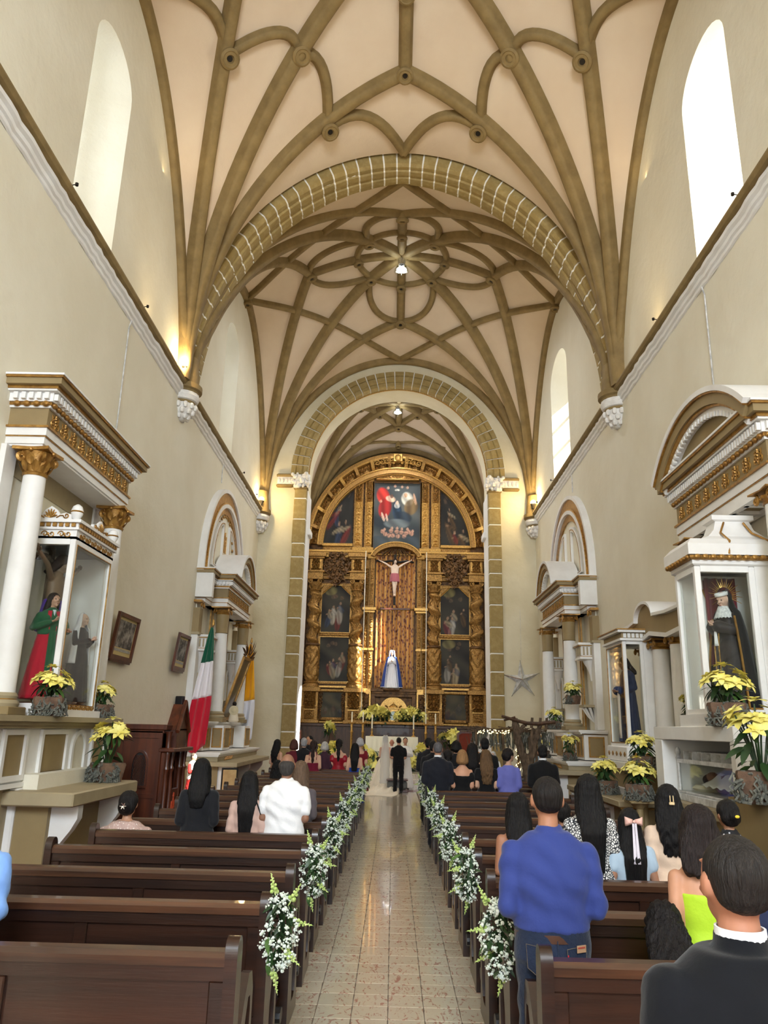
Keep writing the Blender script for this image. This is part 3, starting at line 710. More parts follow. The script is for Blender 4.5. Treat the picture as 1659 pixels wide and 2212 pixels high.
# ================================================================ SIDE ALTARS (d = distance out of the wall, mapped to x)
def W(mb, sx): mb.v = [(sx * (5 - d), y, z) for d, y, z in mb.v]; return mb
def wb(sx, name, m, par, *boxes, bev=0.0, kind=None):
    mb = MB()
    for b in boxes: mb.box(*b, bev)
    return W(mb, sx).build(name, M[m], par, kind=kind)
def column(sx, par, d, y, z0, z1, r, order='ionic', collar=0.0, base=.26):
    """plinth, gilt-ringed base, tapering shaft, gilt capital."""
    W(MB().box(d - r * 1.45, d + r * 1.45, y - r * 1.45, y + r * 1.45, z0, z0 + base * .38, .01), sx).build('column_plinth', M['ochre'], par)
    W(MB().lathe([(r * 1.35, z0 + base * .38), (r * 1.42, z0 + base * .52), (r * 1.35, z0 + base * .62), (r * 1.15, z0 + base * .7), (r * 1.25, z0 + base * .85), (r * 1.1, z0 + base)], 22, (d, y, 0)), sx).build('column_base', M['ochrelt'], par)
    W(MB().lathe([(r * 1.16, z0 + base * .66), (r * 1.2, z0 + base * .7), (r * 1.16, z0 + base * .74)], 22, (d, y, 0)), sx).build('gilt_ring', M['goldp'], par)
    ch = r * (2.1 if order == 'corinthian' else 1.0); zt = z1 - ch
    W(MB().lathe([(r * 1.04, z0 + base), (r, z0 + base + .06), (r, (z0 + z1) / 2), (r * .88, zt - collar), (r * .93, zt - collar)], 24, (d, y, 0)), sx).build('column_shaft', M['white'], par)
    if collar:
        W(MB().lathe([(r * .9, zt - collar), (r * .96, zt - collar + .02), (r * .9, zt - collar + .04), (r * .98, zt)], 24, (d, y, 0)), sx).build('column_collar', M['ochre'], par)
    c = MB()
    if order == 'corinthian':
        c.lathe([(r * .96, zt - .03), (r * 1.03, zt), (r * .9, zt + .02), (r * .92, zt + ch * .4), (r * 1.25, zt + ch * .86)], 20, (d, y, 0))
        for k in range(8):
            a = 2 * PI * k / 8 + PI / 8
            for zz, ln, q in ((zt + .01, ch * .5, .9), (zt + ch * .3, ch * .45, .98)):
                aa = a + (PI / 8 if q > .95 else 0)
                bl = blade(ln, r * .62, -.30, 5, .35); m4 = Matrix.Translation((d + r * q * math.cos(aa), y + r * q * math.sin(aa), zz)) @ orient((math.cos(aa) * .22, math.sin(aa) * .22, 1), (math.cos(aa), math.sin(aa), 0))
                c.join(bl, m4)
        for k in range(4):
            a = PI / 4 + k * PI / 2; cx, cy = d + r * 1.32 * math.cos(a), y + r * 1.32 * math.sin(a); u = Vector((math.cos(a), math.sin(a), 0))
            pts = []
            for i in range(16):
                t = i / 15; an = 1.2 * 2 * PI * t + PI / 2; q = r * .42 * (1 - .8 * t); pts.append(Vector((cx, cy, zt + ch * .66)) + u * q * math.cos(an) + Vector((0, 0, 1)) * q * math.sin(an))
            c.tube(pts, r * .15, 6, flat=1.6)
        for k in range(4):
            a = k * PI / 2; c.ball((d + r * 1.3 * math.cos(a), y + r * 1.3 * math.sin(a), zt + ch * .88), r * .2, 8, 6)
    else:
        c.lathe([(r * .98, zt - .02), (r * 1.05, zt), (r * .95, zt + .02), (r * 1.12, zt + ch * .55)], 20, (d, y, 0))
        for sy in (-1, 1):
            for sd in (-1, 1):
                c.tube([Vector((d + sd * r * 1.05 + 0 * p[1], y + sy * r * 1.1 + p[0], zt + ch * .42 + p[2])) for p in spiral((0, 0, 0), r * .42, 1.4, sy, PI / 2, 18)], r * .12, 6)
        for k in range(10): a = 2 * PI * k / 10; c.ball((d + r * 1.06 * math.cos(a), y + r * 1.06 * math.sin(a), zt + ch * .45), r * .16, 6, 5)
    q = r * 1.5; ab = [(-q, -q), (0, -q * .84), (q, -q), (q * .84, 0), (q, q), (0, q * .84), (-q, q), (-q * .84, 0)]
    c.prism([(d + a, y + b) for a, b in ab], z1 - ch * .13, z1, 'xy')
    return W(c, sx).build('capital', M['goldp'], par)
def run(sx, name, m, par, me, y0, y1, step, d, z, along='y', d0=None, d1=None):
    """repeat one small piece along a run, each piece an object sharing mesh data."""
    if along == 'y':
        n = max(1, round((y1 - y0) / step))
        for i in range(n): put(name, me, par, (sx * (5 - d), y0 + (i + .5) * (y1 - y0) / n, z))
    else:
        n = max(1, round((d1 - d0) / step))
        for i in range(n): put(name, me, par, (sx * (5 - (d0 + (i + .5) * (d1 - d0) / n)), y0, z), PI / 2)
def dentil_mesh(w, h, dp, m='white'): return MB().box(-dp, dp, -w / 2, w / 2, 0, h).mesh('dentil', M[m])
EGG = MB().ball((0, 0, 0), (.035, .05, .04), 8, 6).mesh('egg_moulding', M['goldp'])
def ornament(h, w, m='goldp'):
    c = MB()
    for s in (-1, 1):
        c.tube(spiral((s * w * .25, 0, -h * .12), w * .2, 1.2, s, -PI / 2), .011, 5); c.tube(spiral((s * w * .2, 0, h * .22), w * .15, 1.1, -s, PI / 2), .009, 5)
        c.tube([(0, 0, -h * .45), (s * w * .14, 0, -h * .1), (s * w * .3, 0, h * .12), (s * w * .4, 0, h * .4)], [.012, .012, .009, .004], 5)
    for z in (-.3, -.1, .1, .3, .44): c.ball((0, 0, z * h), (.014, .02, h * .09), 6, 5)
    return c.rot(Matrix.Rotation(PI / 2, 4, 'Z')).mesh('gilt_ornament', M[m])
ORN = ornament(.21, .26)
def entablature(sx, par, y0, y1, z0, D, H, dent=.085, eggs=True, orn=ORN, near_ret=True, ny=None):
    """architrave, frieze, egg moulding, dentils and cornice; D = depth of the frieze, H = height of the whole."""
    f = H / .85; p = lambda a: z0 + a * f
    L = lambda nm, m, a, b, e: wb(sx, nm, m, par, (0, D + e, y0 - e, y1 + e, p(a), p(b)))
    L('architrave', 'white', 0, .09, 0); L('gilt_line', 'goldp', .09, .105, .012); L('architrave', 'white', .105, .205, .02); L('gilt_line', 'goldp', .205, .23, .045)
    L('frieze', 'ochre', .23, .47, 0); L('moulding', 'white', .47, .50, .03); L('egg_band', 'goldp', .50, .54, .045)
    L('dentil_band', 'white', .54, .66, .07); L('moulding', 'white', .66, .685, .13); L('gilt_line', 'goldp', .685, .72, .15); L('corona', 'ochre', .72, .80, .21); L('gilt_line', 'goldp', .80, .825, .235); L('cornice_edge', 'white', .825, .85, .25)
    dm = dentil_mesh(dent * .55, .085 * f, .035)
    run(sx, 'dentil', None, par, dm, y0 - .07, y1 + .07, dent, D + .085, p(.56))
    run(sx, 'dentil', None, par, dm, y0 - .085, 0, dent * 1.1, 0, p(.56), 'd', .05, D + .05)
    if eggs: run(sx, 'egg_moulding', None, par, EGG, y0 - .03, y1 + .03, .125, D + .055, p(.515)); run(sx, 'egg_moulding', None, par, EGG, y0 - .055, 0, .13, 0, p(.515), 'd', .04, D + .04)
    if orn: run(sx, 'gilt_ornament', None, par, orn, y0 + .06, y1 - .06, .31, D + .006, p(.35))
def seg_pediment(sx, par, yc, hw, z0, rise, d0, d1, w=.3, thick=.12):
    """curved (segmental) pediment spanning 2*hw along the wall."""
    n = 26; R = (hw * hw + rise * rise) / (2 * rise); th = math.asin(min(1, hw / R)); th = PI - th if rise > hw else th; zc = z0 + rise - R
    A = lambda r: [(yc + r * math.sin(-th + 2 * th * i / n), zc + r * math.cos(-th + 2 * th * i / n)) for i in range(n + 1)]
    def band(nm, m, ra, rb, da, db): W(MB().ring(A(ra), A(rb), da, db, 'yz', False), sx).build(nm, M[m], par, sharp=.5)
    band('pediment_rim', 'white', R + thick * .2, R - thick * .25, d0, d1 + .03); band('gilt_line', 'goldp', R - thick * .25, R - thick * .4, d0, d1 + .015)
    band('pediment_curve', 'ochre', R - thick * .4, R - thick * 1.25, d0, d1 - .02); band('gilt_line', 'goldp', R - thick * 1.25, R - thick * 1.45, d0, d1 - .05)
    band('pediment_band', 'white', R - thick * 1.45, R - thick * 1.9, d0, d1 - .10)
    dm = dentil_mesh(.045, .07, .03)
    for i in range(1, 30):
        t = -th + 2 * th * i / 30; r = R - thick * 2.1; y, z = yc + r * math.sin(t), zc + r * math.cos(t)
        if z < z0 + .02: continue
        put('dentil', dm, par, (sx * (5 - d1 + .10), y, z - .02), rot=(-t if sx else 0, 0, 0))
    inn = [(y, z) for y, z in A(R - thick * 1.5) if z > z0]
    if len(inn) > 2: W(MB().prism(inn, d0, d1 - .2, 'yz'), sx).build('tympanum', M['ochre' if w else 'wall'], par)
def frame_panel(sx, par, d, y0, y1, z0, z1, w=.05, fill='ochre', rim='white', dp=.03, arch=False):
    if arch:
        o = [(y0, z0), (y1, z0), (y1, (z0 + z1) / 2)] + arc((y0 + y1) / 2, z1 - (y1 - y0) / 2, (y1 - y0) / 2, (y1 - y0) / 2, 0, PI, 10) + [(y0, (z0 + z1) / 2)]
        i = [(y0 + w, z0), (y1 - w, z0), (y1 - w, (z0 + z1) / 2)] + arc((y0 + y1) / 2, z1 - (y1 - y0) / 2, (y1 - y0) / 2 - w, (y1 - y0) / 2 - w, 0, PI, 10) + [(y0 + w, (z0 + z1) / 2)]
    else:
        o = [(y0, z0), (y1, z0), (y1, z1), (y0, z1)]; i = [(y0 + w, z0 + w), (y1 - w, z0 + w), (y1 - w, z1 - w), (y0 + w, z1 - w)]
    fr = W(MB().ring(o, i, d, d + dp, 'yz'), sx).build('panel_frame', M[rim], par)
    W(MB().prism(i, d, d + .006, 'yz'), sx).build('panel', M[fill], fr)
def glass_case(sx, par, d0, d1, y0, y1, z0, z1, w=.07, gilt=True, back='wall'):
    """a glazed display case standing out of the wall: posts, rails, panes, roof board."""
    fr = W(MB().box(d1 - w, d1, y0, y0 + w, z0, z1, .008).box(d1 - w, d1, y1 - w, y1, z0, z1, .008).box(d0, d0 + w, y0, y0 + w, z0, z1, .008)
           .box(d1 - w, d1, y0 + w, y1 - w, z0, z0 + w).box(d1 - w, d1, y0 + w, y1 - w, z1 - w, z1).box(d0 + w, d1 - w, y0, y0 + w, z0, z0 + w).box(d0 + w, d1 - w, y0, y0 + w, z1 - w, z1), sx).build('case_frame', M['white'], par)
    wb(sx, 'case_floor', 'white', par, (d0, d1 - .01, y0 + .01, y1, z0 - .0, z0 + .03)); wb(sx, 'case_roof', 'white', par, (d0, d1, y0, y1, z1, z1 + .03)); wb(sx, 'case_side', 'white', par, (d0, d1 - w, y1 - .04, y1, z0, z1))
    wb(sx, 'glass_pane', 'glass', par, (d1 - w * .55, d1 - w * .45, y0 + w, y1 - w, z0 + w, z1 - w)); wb(sx, 'glass_pane', 'glass', par, (d0 + w, d1 - w, y0 + w * .45, y0 + w * .55, z0 + w, z1 - w))
    if gilt:
        for b in ((d1, d1 + .006, y0 + w, y1 - w),): 
            W(MB().ring([(y0 + w - .012, z0 + w - .012), (y1 - w + .012, z0 + w - .012), (y1 - w + .012, z1 - w + .012), (y0 + w - .012, z1 - w + .012)], [(y0 + w, z0 + w), (y1 - w, z0 + w), (y1 - w, z1 - w), (y0 + w, z1 - w)], d1 - .01, d1 + .006, 'yz'), sx).build('gilt_bead', M['goldp'], fr)
def ledge(sx, par, name, m, d, y0, y1, z, h=.12, e=.06):
    pr = [(0, 0), (0, -h), (-e, -h), (-e * .6, -h * .5), (-.0, -.0)]
    return W(MB().box(0, d, y0, y1, z - h * .45, z).box(0, d - e * .6, y0 + e * .4, y1 - e * .4, z - h * .75, z - h * .45).box(0, d - e, y0 + e, y1 - e, z - h, z - h * .75), sx).build(name, M[m], par)
def bracket(sx, par, y, d0, d1, z0, z1, w=.14, m='white'):
    L = d1 - d0; H = z1 - z0
    return W(MB().prism([(d0, z0), (d0 + L * .28, z0), (d0 + L * .3, z0 + H * .45), (d0 + L * .42, z0 + H * .58), (d0 + L * .8, z0 + H * .74), (d1, z0 + H * .86), (d1, z1), (d0, z1)], y - w / 2, y + w / 2, 'xz'), sx).build('bracket', M[m], par)

# ---------------- near left altar: tall case with a calvary group between gilt corinthian columns
a = thing('side_altar', 'altar on the left wall with gilt Corinthian columns and a tall glass case', 'altar', (0, 0, 0))
entablature(-1, a, 8.98, 12.05, 5.30, .5, .87, dent=.10)
wb(-1, 'soffit', 'white', a, (0, .48, 9.0, 12.0, 5.27, 5.30))
for y in (9.2, 11.88): column(-1, a, .34 if y < 10 else .40, y, 1.97, 5.27, .155, 'corinthian')
for y in (9.05, 12.0): wb(-1, 'pilaster', 'white', a, (0, .07, y - .14, y + .14, 1.97, 5.27))
wb(-1, 'back_panel', 'wall', a, (0, .02, 9.2, 11.9, 1.97, 5.27)); wb(-1, 'panel_border', 'ochrelt', a, (0, .035, 9.2, 11.9, 4.95, 5.27))
ledge(-1, a, 'shelf', 'ochrelt', 1.0, 6.9, 11.62, 1.97, .14, .10)
wb(-1, 'base_block', 'white', a, (0, .82, 7.0, 11.55, 1.22, 1.84), bev=.01)
for y0, y1, ar in ((7.5, 8.2, 0), (8.42, 8.98, 0), (9.33, 10.12, 0), (10.24, 10.74, 1), (10.9, 11.45, 0)):
    frame_panel(-1, a, .82, y0, y1, 1.27, 1.82, .06, 'ochre' if not ar else 'wall', 'white', .035, bool(ar))
wb(-1, 'base_fillet', 'white', a, (0, .86, 6.98, 11.57, 1.20, 1.25))
wb(-1, 'plinth_block', 'ochrelt', a, (0, .78, 7.0, 11.5, 0, 1.2))
wb(-1, 'pilaster', 'white', a, (.7, .86, 8.86, 9.28, 0, 1.2), bev=.02); wb(-1, 'pilaster', 'white', a, (.7, .84, 11.3, 11.5, 0, 1.2), bev=.02)
wb(-1, 'table_riser', 'wall', a, (.7, 1.02, 9.0, 11.3, 1.17, 1.33))
wb(-1, 'altar_table', 'ochrelt', a, (.6, 1.56, 8.7, 10.85, 1.02, 1.17), bev=.015)
for y in (9.05, 10.5): bracket(-1, a, y, 1.2, 1.52, 0.0, 1.02)
wb(-1, 'table_panel', 'ochre', a, (.7, 1.22, 8.9, 10.65, 0, 1.02))
glass_case(-1, a, .06, .80, 9.62, 10.98, 2.05, 4.22, .075)
wb(-1, 'case_base', 'white', a, (0, .86, 9.56, 11.04, 1.97, 2.06))
for z0, z1, e, m in ((4.22, 4.34, .0, 'white'), (4.34, 4.37, .03, 'white'), (4.37, 4.43, .015, 'white'), (4.43, 4.47, .06, 'white')):
    wb(-1, 'case_cornice', m, a, (0, .80 + e, 9.62 - e, 10.98 + e, z0, z1))
dmg = dentil_mesh(.05, .05, .02, 'goldp'); run(-1, 'dentil', None, a, dmg, 9.62, 10.98, .085, .825, 4.375); run(-1, 'dentil', None, a, dmg, 9.595, 0, .085, 0, 4.375, 'd', .05, .8)
SW = MB()
for s in (-1, 1): SW.tube(spiral((0, s * .045, 0), .045, 1.2, s, 0, 16, 'yz'), .008, 5)
SCR = SW.ball((0, 0, 0), (.012, .02, .02), 6, 5).mesh('gilt_scroll', M['goldp'])
run(-1, 'gilt_scroll', None, a, SCR, 9.7, 10.9, .2, .805, 4.28); run(-1, 'gilt_scroll', None, a, SCR, 9.7, 10.9, .15, .805, 2.085); run(-1, 'gilt_scroll', None, a, SCR, 9.612, 0, .19, 0, 4.28, 'd', .1, .75)
def crest(loc, rz, par):
    c = MB().prism([(-.28, 0), (-.27, .07), (-.2, .09), (-.12, .07), (-.08, .13), (0, .18), (.08, .13), (.12, .07), (.2, .09), (.27, .07), (.28, 0)], -.02, .02).build('case_crest', M['white'], par, loc, rz)
    g = MB()
    for k in range(7): an = PI * (k + .5) / 7; g.tube([(0, -.022, .02), (.06 * math.cos(an), -.03, .03 + .06 * math.sin(an)), (.09 * math.cos(an), -.022, .03 + .11 * math.sin(an))], [.004, .014, .008], 5)
    for s in (-1, 1): g.tube([(s * .08, -.024, .02), (s * .13, -.028, .05)] + [(p[0], -.026, p[2]) for p in spiral((s * .21, 0, .05), .04, 1.2, s, PI if s > 0 else 0)], .009, 5)
    g.build('gilt_shell', M['goldp'], c)
crest((-4.56, 9.60, 4.47), 0, a); crest((-4.2, 10.35, 4.47), PI / 2, a)
for y in (9.64, 10.96):
    W(MB().lathe([(.03, 4.47), (.05, 4.5), (.075, 4.55), (.08, 4.6), (.06, 4.66), (.02, 4.69)], 14, (.76, y, 0)), -1).build('finial', M['white'], a)
    W(MB().lathe([(.078, 4.575), (.085, 4.585), (.078, 4.60)], 14, (.76, y, 0)), -1).build('gilt_ring', M['goldp'], a)
poinsettia((-4.12, 9.30, 1.97), 1.15, 'yellow poinsettia on the left altar shelf before the statue in red and green', 0, .4)
poinsettia((-4.22, 11.26, 1.97), 1.0, 'yellow poinsettia at the far end of the left altar shelf', 1, 1)
poinsettia((-3.72, 10.42, 1.17), 1.25, 'yellow poinsettia on the ochre table below the left glass case', 2, -.6)
def speaker(loc, rz, label, sz=(.13, .12, .42)):
    t = thing('loudspeaker', label, 'speaker', loc, rz, 'wall loudspeakers')
    MB().box(-sz[0] / 2 * 1.4, sz[0] / 2 * 1.4, -sz[1], 0, -sz[2] / 2, sz[2] / 2, .01).build('cabinet', M['black'], t)
    MB().box(-sz[0] / 2 * 1.25, sz[0] / 2 * 1.25, -sz[1] - .012, -sz[1], -sz[2] / 2 + .02, sz[2] / 2 - .02, .004).build('grille', M['leather'], t)
    MB().box(-.02, .02, 0, .08, -.02, .02).build('bracket', M['iron'], t)
speaker((-4.9, 13.0, 2.28), -.5, 'black loudspeaker on the wall behind the poinsettia, right of the left glass case')
speaker((-4.88, 17.95, 2.32), -.3, 'black loudspeaker on the left wall above the confessional')
speaker((-4.88, 24.5, 2.2), -.2, 'black loudspeaker behind the yellow and white flag', (.16, .14, .6))
# framed stations of the cross
def station(y, z, w, h, label, tilt=.12):
    t = thing('framed_print', label, 'picture', (-4.95, y, z), PI / 2, 'framed prints on the left wall')
    m4 = Matrix.Rotation(tilt, 4, 'X')
    MB().ring([(-w / 2, -h / 2), (w / 2, -h / 2), (w / 2, h / 2), (-w / 2, h / 2)], [(-w / 2 + .07, -h / 2 + .08), (w / 2 - .07, -h / 2 + .08), (w / 2 - .07, h / 2 - .07), (-w / 2 + .07, h / 2 - .07)], -.1, -.05).rot(m4).build('frame', M['wood'], t)
    MB().box(-w / 2 + .05, w / 2 - .05, -.06, -.05, -h / 2 + .05, h / 2 - .05).rot(m4).build('mount', mat('print_mount', (206, 186, 128), .6), t)
    MB().box(-w / 2 + .11, w / 2 - .11, -.066, -.06, -h / 2 + .22, h / 2 - .12).rot(m4).build('engraving', mat('grey_engraving', (52, 50, 48), .5, rgb2=(182, 178, 170), scale=7, detail=8, lo=.42, hi=.7), t)
    MB().box(-w / 2 + .11, w / 2 - .11, -.066, -.06, -h / 2 + .15, -h / 2 + .2).rot(m4).build('caption', mat('caption_paper', (198, 196, 186), .7, rgb2=(120, 118, 110), scale=60), t)
    MB().box(-w / 2 + .04, w / 2 - .04, -.09, -.05, -h / 2 - .04, -h / 2 + .01).rot(m4).build('bottom_moulding', M['wood'], t)
station(13.78, 3.4, 1.1, .82, 'framed grey engraving in a dark frame right of the near left altar')
station(17.55, 3.5, .95, .82, 'framed grey engraving in a dark frame left of the altar with the flags')
t = thing('dark_picture', 'narrow dark picture on the wall behind the yellow flag', 'picture', (-4.96, 24.2, 3.6), PI / 2)
MB().box(-.3, .3, -.06, 0, -.5, .5, .01).build('frame', M['iron'], t); MB().box(-.24, .24, -.066, -.06, -.44, .44).build('canvas', M['leather'], t)

# ---------------- near right altar: curved pediment, glass case over a recess with a glass coffin
b = thing('side_altar', 'altar on the right wall with a curved pediment, domed glass case and coffin niche', 'altar')
entablature(1, b, 8.72, 11.75, 4.86, .52, 1.0, dent=.075)
seg_pediment(1, b, 10.25, 1.7, 5.86, .72, .1, .80, 1, .17)
fb = []
for y in [8.8 + i * .37 for i in range(8)]: wb(1, 'soffit_bar', 'white', b, (.12, .48, y - .04, y + .04, 4.80, 4.86)); 
wb(1, 'soffit_panel', 'ochre', b, (.06, .5, 8.72, 11.75, 4.845, 4.87)); wb(1, 'soffit_rail', 'white', b, (.42, .52, 8.72, 11.75, 4.80, 4.86), (.05, .13, 8.72, 11.75, 4.80, 4.86))
for y in (8.82, 11.42): column(1, b, .42, y, 2.03, 4.80, .16, 'ionic')
for y in (9.3, 10.5, 11.55): wb(1, 'pilaster', 'white', b, (0, .05, y - .1, y + .1, 2.03, 4.8))
glass_case(1, b, .5, 1.25, 9.42, 10.12, 2.16, 3.98, .075, False); wb(1, 'case_side', 'white', b, (0, .5, 9.42, 9.47, 2.16, 3.98), (0, .5, 10.08, 10.12, 2.16, 3.98))
wb(1, 'case_base', 'white', b, (0, 1.3, 9.34, 10.2, 2.03, 2.17))
def roof_ring(nm, m, lv):
    mb = MB(); k = len(lv)
    for (e, z) in lv: mb.v += [(0, 9.42 - e, z), (1.25 + e, 9.42 - e, z), (1.25 + e, 10.12 + e, z), (0, 10.12 + e, z)]
    for i in range(k - 1):
        for j in range(4): mb.f.append((i * 4 + j, i * 4 + (j + 1) % 4, i * 4 + 4 + (j + 1) % 4, i * 4 + 4 + j))
    mb.f += [(3, 2, 1, 0), tuple(range(4 * k - 4, 4 * k))]; return W(mb, 1).build(nm, M[m], b, sharp=.4)
roof_ring('case_cornice', 'white', [(.0, 3.98), (.03, 4.0), (.03, 4.05)]); roof_ring('gilt_rope', 'goldp', [(.04, 4.05), (.07, 4.07), (.07, 4.10), (.04, 4.11)])
roof_ring('case_roof', 'white', [(.09, 4.11), (.09, 4.25), (.02, 4.33)])
mb = MB()
for (s, z) in ((.52, 4.33), (.36, 4.4), (.26, 4.5), (.22, 4.62), (.27, 4.64), (.27, 4.70)): mb.v += [(.62 - s, 9.77 - s * .62, z), (.62 + s, 9.77 - s * .62, z), (.62 + s, 9.77 + s * .62, z), (.62 - s, 9.77 + s * .62, z)]
for i in range(5):
    for j in range(4): mb.f.append((i * 4 + j, i * 4 + (j + 1) % 4, i * 4 + 4 + (j + 1) % 4, i * 4 + 4 + j))
mb.f.append((20, 21, 22, 23)); W(mb, 1).build('case_dome', M['white'], b, sharp=.4)
for dd in (.3, .8): W(MB().tube([(dd + .14 * (dd - .55), 9.33, 4.12), (dd, 9.36, 4.3), (.62 + (dd - .55) * .8, 9.55, 4.45), (.62 + (dd - .55) * .5, 9.6, 4.6)], .014, 6), 1).build('gilt_cord', M['goldp'], b)
EG2 = MB().ball((0, 0, 0), (.03, .045, .035), 8, 6).mesh('egg_moulding', M['goldp'])
run(1, 'egg_moulding', None, b, EG2, 9.36, 10.18, .1, 1.33, 4.08); run(1, 'egg_moulding', None, b, EG2, 9.34, 0, .1, 0, 4.08, 'd', .05, 1.28)
# base box with the recess
wb(1, 'recess_box', 'white', b, (0, 1.32, 8.6, 11.2, 1.86, 2.03), (0, 1.32, 10.9, 11.2, 1.1, 1.86), (0, 1.32, 8.6, 8.72, 1.1, 1.86), (0, .1, 8.6, 11.2, 1.1, 1.86), bev=.008)
wb(1, 'recess_shelf', 'ochrelt', b, (0, 1.34, 8.6, 11.2, 1.0, 1.1)); wb(1, 'plinth_block', 'ochre', b, (0, 1.28, 8.62, 11.18, 0, 1.0))
wb(1, 'side_pier', 'ochre', b, (0, 1.5, 7.2, 8.45, 0, 1.32)); wb(1, 'side_block', 'white', b, (0, .9, 7.4, 8.6, 1.32, 1.95)); ledge(1, b, 'shelf', 'ochre', .98, 7.3, 8.62, 2.05, .1, .06)
c = thing('glass_coffin', 'silver framed glass coffin in the recess of the near right altar', 'coffin', (0, 0, 0))
x0, x1, y0, y1, z0, z1 = .42, 1.14, 8.86, 10.82, 1.1, 1.62
wb(1, 'coffin_base', 'silver', c, (x0 - .04, x1 + .04, y0 - .04, y1 + .04, z0, z0 + .09), (x0 - .02, x1 + .02, y0 - .02, y1 + .02, z0 + .09, z0 + .12), bev=.006)
for dd in (x0, x1):
    for yy in (y0, y1):
        W(MB().lathe([(.028, z0 + .12), (.022, z0 + .2), (.022, z1), (.035, z1 + .01), (.02, z1 + .04), (.035, z1 + .08), (.03, z1 + .12), (.01, z1 + .15)], 12, (dd, yy, 0)), 1).build('corner_post', M['silver'], c)
wb(1, 'coffin_rail', 'silver', c, (x1 - .02, x1 + .02, y0, y1, z1 - .05, z1), (x0 - .02, x0 + .02, y0, y1, z1 - .05, z1), (x0, x1, y0 - .02, y0 + .02, z1 - .05, z1), (x0, x1, y1 - .02, y1 + .02, z1 - .05, z1))
wb(1, 'coffin_lid', 'silver', c, (x0 + .08, x1 - .08, y0 + .1, y1 - .1, z1 + .08, z1 + .1), *[(x0 + .02 + .06 * (k % 2), x1 - .02, y0 + .3 * k, y0 + .3 * k + .02, z1, z1 + .1) for k in range(7)])
wb(1, 'glass_pane', 'glass', c, (x1 - .004, x1 + .004, y0 + .03, y1 - .03, z0 + .12, z1 - .05)); wb(1, 'glass_pane', 'glass', c, (x0, x1, y0 - .004, y0 + .004, z0 + .12, z1 - .05))
wb(1, 'pillow', 'cloth_w', c, (x0 + .1, x1 - .12, y1 - .42, y1 - .06, z0 + .12, z0 + .2), bev=.035)
poinsettia((3.78, 8.95, 2.03), 1.35, 'large yellow poinsettia in front of the sorrowful statue case on the right', 0, -.3)
poinsettia((4.2, 10.95, 2.03), 1.0, 'small yellow poinsettia half hidden behind the right glass case', 1, 3)
poinsettia((3.55, 7.75, 1.32), 1.5, 'tall yellow poinsettia with trailing moss beside the glass coffin', 2, -.5)

# ---------------- small right altar with a wavy top
w = thing('side_altar', 'small altar with a wavy ochre top and a narrow glass case on the right wall', 'altar')
top = [(11.3, 3.55), (11.3, 3.80)] + [(12.2, 3.80), (12.75, 3.84)] + [(13.3 + .48 * -math.cos(PI * i / 10), 3.84 + .27 * math.sin(PI * i / 10)) for i in range(11)] + [(14.1, 3.80), (14.7, 3.80), (14.7, 3.55), (13.9, 3.50), (13.1, 3.62), (12.3, 3.5)]
W(MB().prism(top, 0, .62, 'yz'), 1).build('wavy_pediment', M['ochre'], w)
up = top[1:-4]; o = [(y, z + .05) for y, z in up]
W(MB().ring(o, up, 0, .70, 'yz', False), 1).build('pediment_rim', M['white'], w); lowr = [top[-4], top[-3], top[-2], top[-1], top[0]]
W(MB().ring(lowr, [(y, z - .07) for y, z in lowr], 0, .66, 'yz', False), 1).build('pediment_rim', M['white'], w)
for y, dd in ((12.42, .42), (13.28, .42), (14.4, .3)): column(1, w, dd, y, 1.46, 3.50, .15, 'plain')
wb(1, 'back_panel', 'wall', w, (0, .02, 11.4, 14.7, 1.45, 3.5))
glass_case(1, w, .64, 1.0, 13.5, 14.6, 1.72, 3.5, .06); wb(1, 'case_side', 'white', w, (0, .64, 13.5, 13.55, 1.72, 3.5), (0, .64, 13.55, 14.6, 1.72, 1.76))
wb(1, 'case_cornice', 'white', w, (0, 1.05, 13.45, 14.65, 3.5, 3.54), (0, 1.1, 13.4, 14.7, 3.64, 3.68)); wb(1, 'case_cornice', 'ochre', w, (0, 1.02, 13.48, 14.62, 3.54, 3.64)); wb(1, 'gilt_line', 'goldp', w, (0, 1.12, 13.38, 14.72, 3.68, 3.70))
dmw = dentil_mesh(.05, .075, .012); run(1, 'dentil', None, w, dmw, 13.47, 0, .075, 0, 3.55, 'd', .2, 1.0)
wb(1, 'case_base', 'white', w, (0, 1.06, 13.42, 14.66, 1.46, 1.72), bev=.02); wb(1, 'base_fillet', 'white', w, (0, 1.14, 13.3, 14.75, 1.36, 1.46)); wb(1, 'base_fillet', 'goldp', w, (0, 1.16, 12.6, 14.8, 1.33, 1.36))
DIA = MB().prism([(-.055, 0), (0, -.04), (.055, 0), (0, .04)], -.012, .0).mesh('gilt_diamond', M['goldp'])
for k in range(5): put('gilt_diamond', DIA, w, (4.88 - k * .2, 13.42, 1.59))
for k in range(5): put('gilt_diamond', DIA, w, (3.94, 13.55 + k * .24, 1.59), -PI / 2)
wb(1, 'plinth_block', 'ochre', w, (0, 1.1, 12.3, 14.8, 1.06, 1.33)); wb(1, 'table_riser', 'white', w, (0, 1.2, 12.2, 14.8, .95, 1.06))
wb(1, 'altar_table', 'ochrelt', w, (0, 1.62, 12.1, 15.6, .87, .96), bev=.01); wb(1, 'gilt_line', 'goldp', w, (0, 1.58, 12.15, 15.55, .84, .87)); wb(1, 'table_panel', 'ochre', w, (0, 1.3, 12.2, 15.5, 0, .84))
for y in (13.6, 15.3): bracket(1, w, y, 1.3, 1.6, .2, .84, .12)
poinsettia((3.52, 13.35, .96), 1.15, 'yellow poinsettia on the table under the narrow glass case', 1, .5)
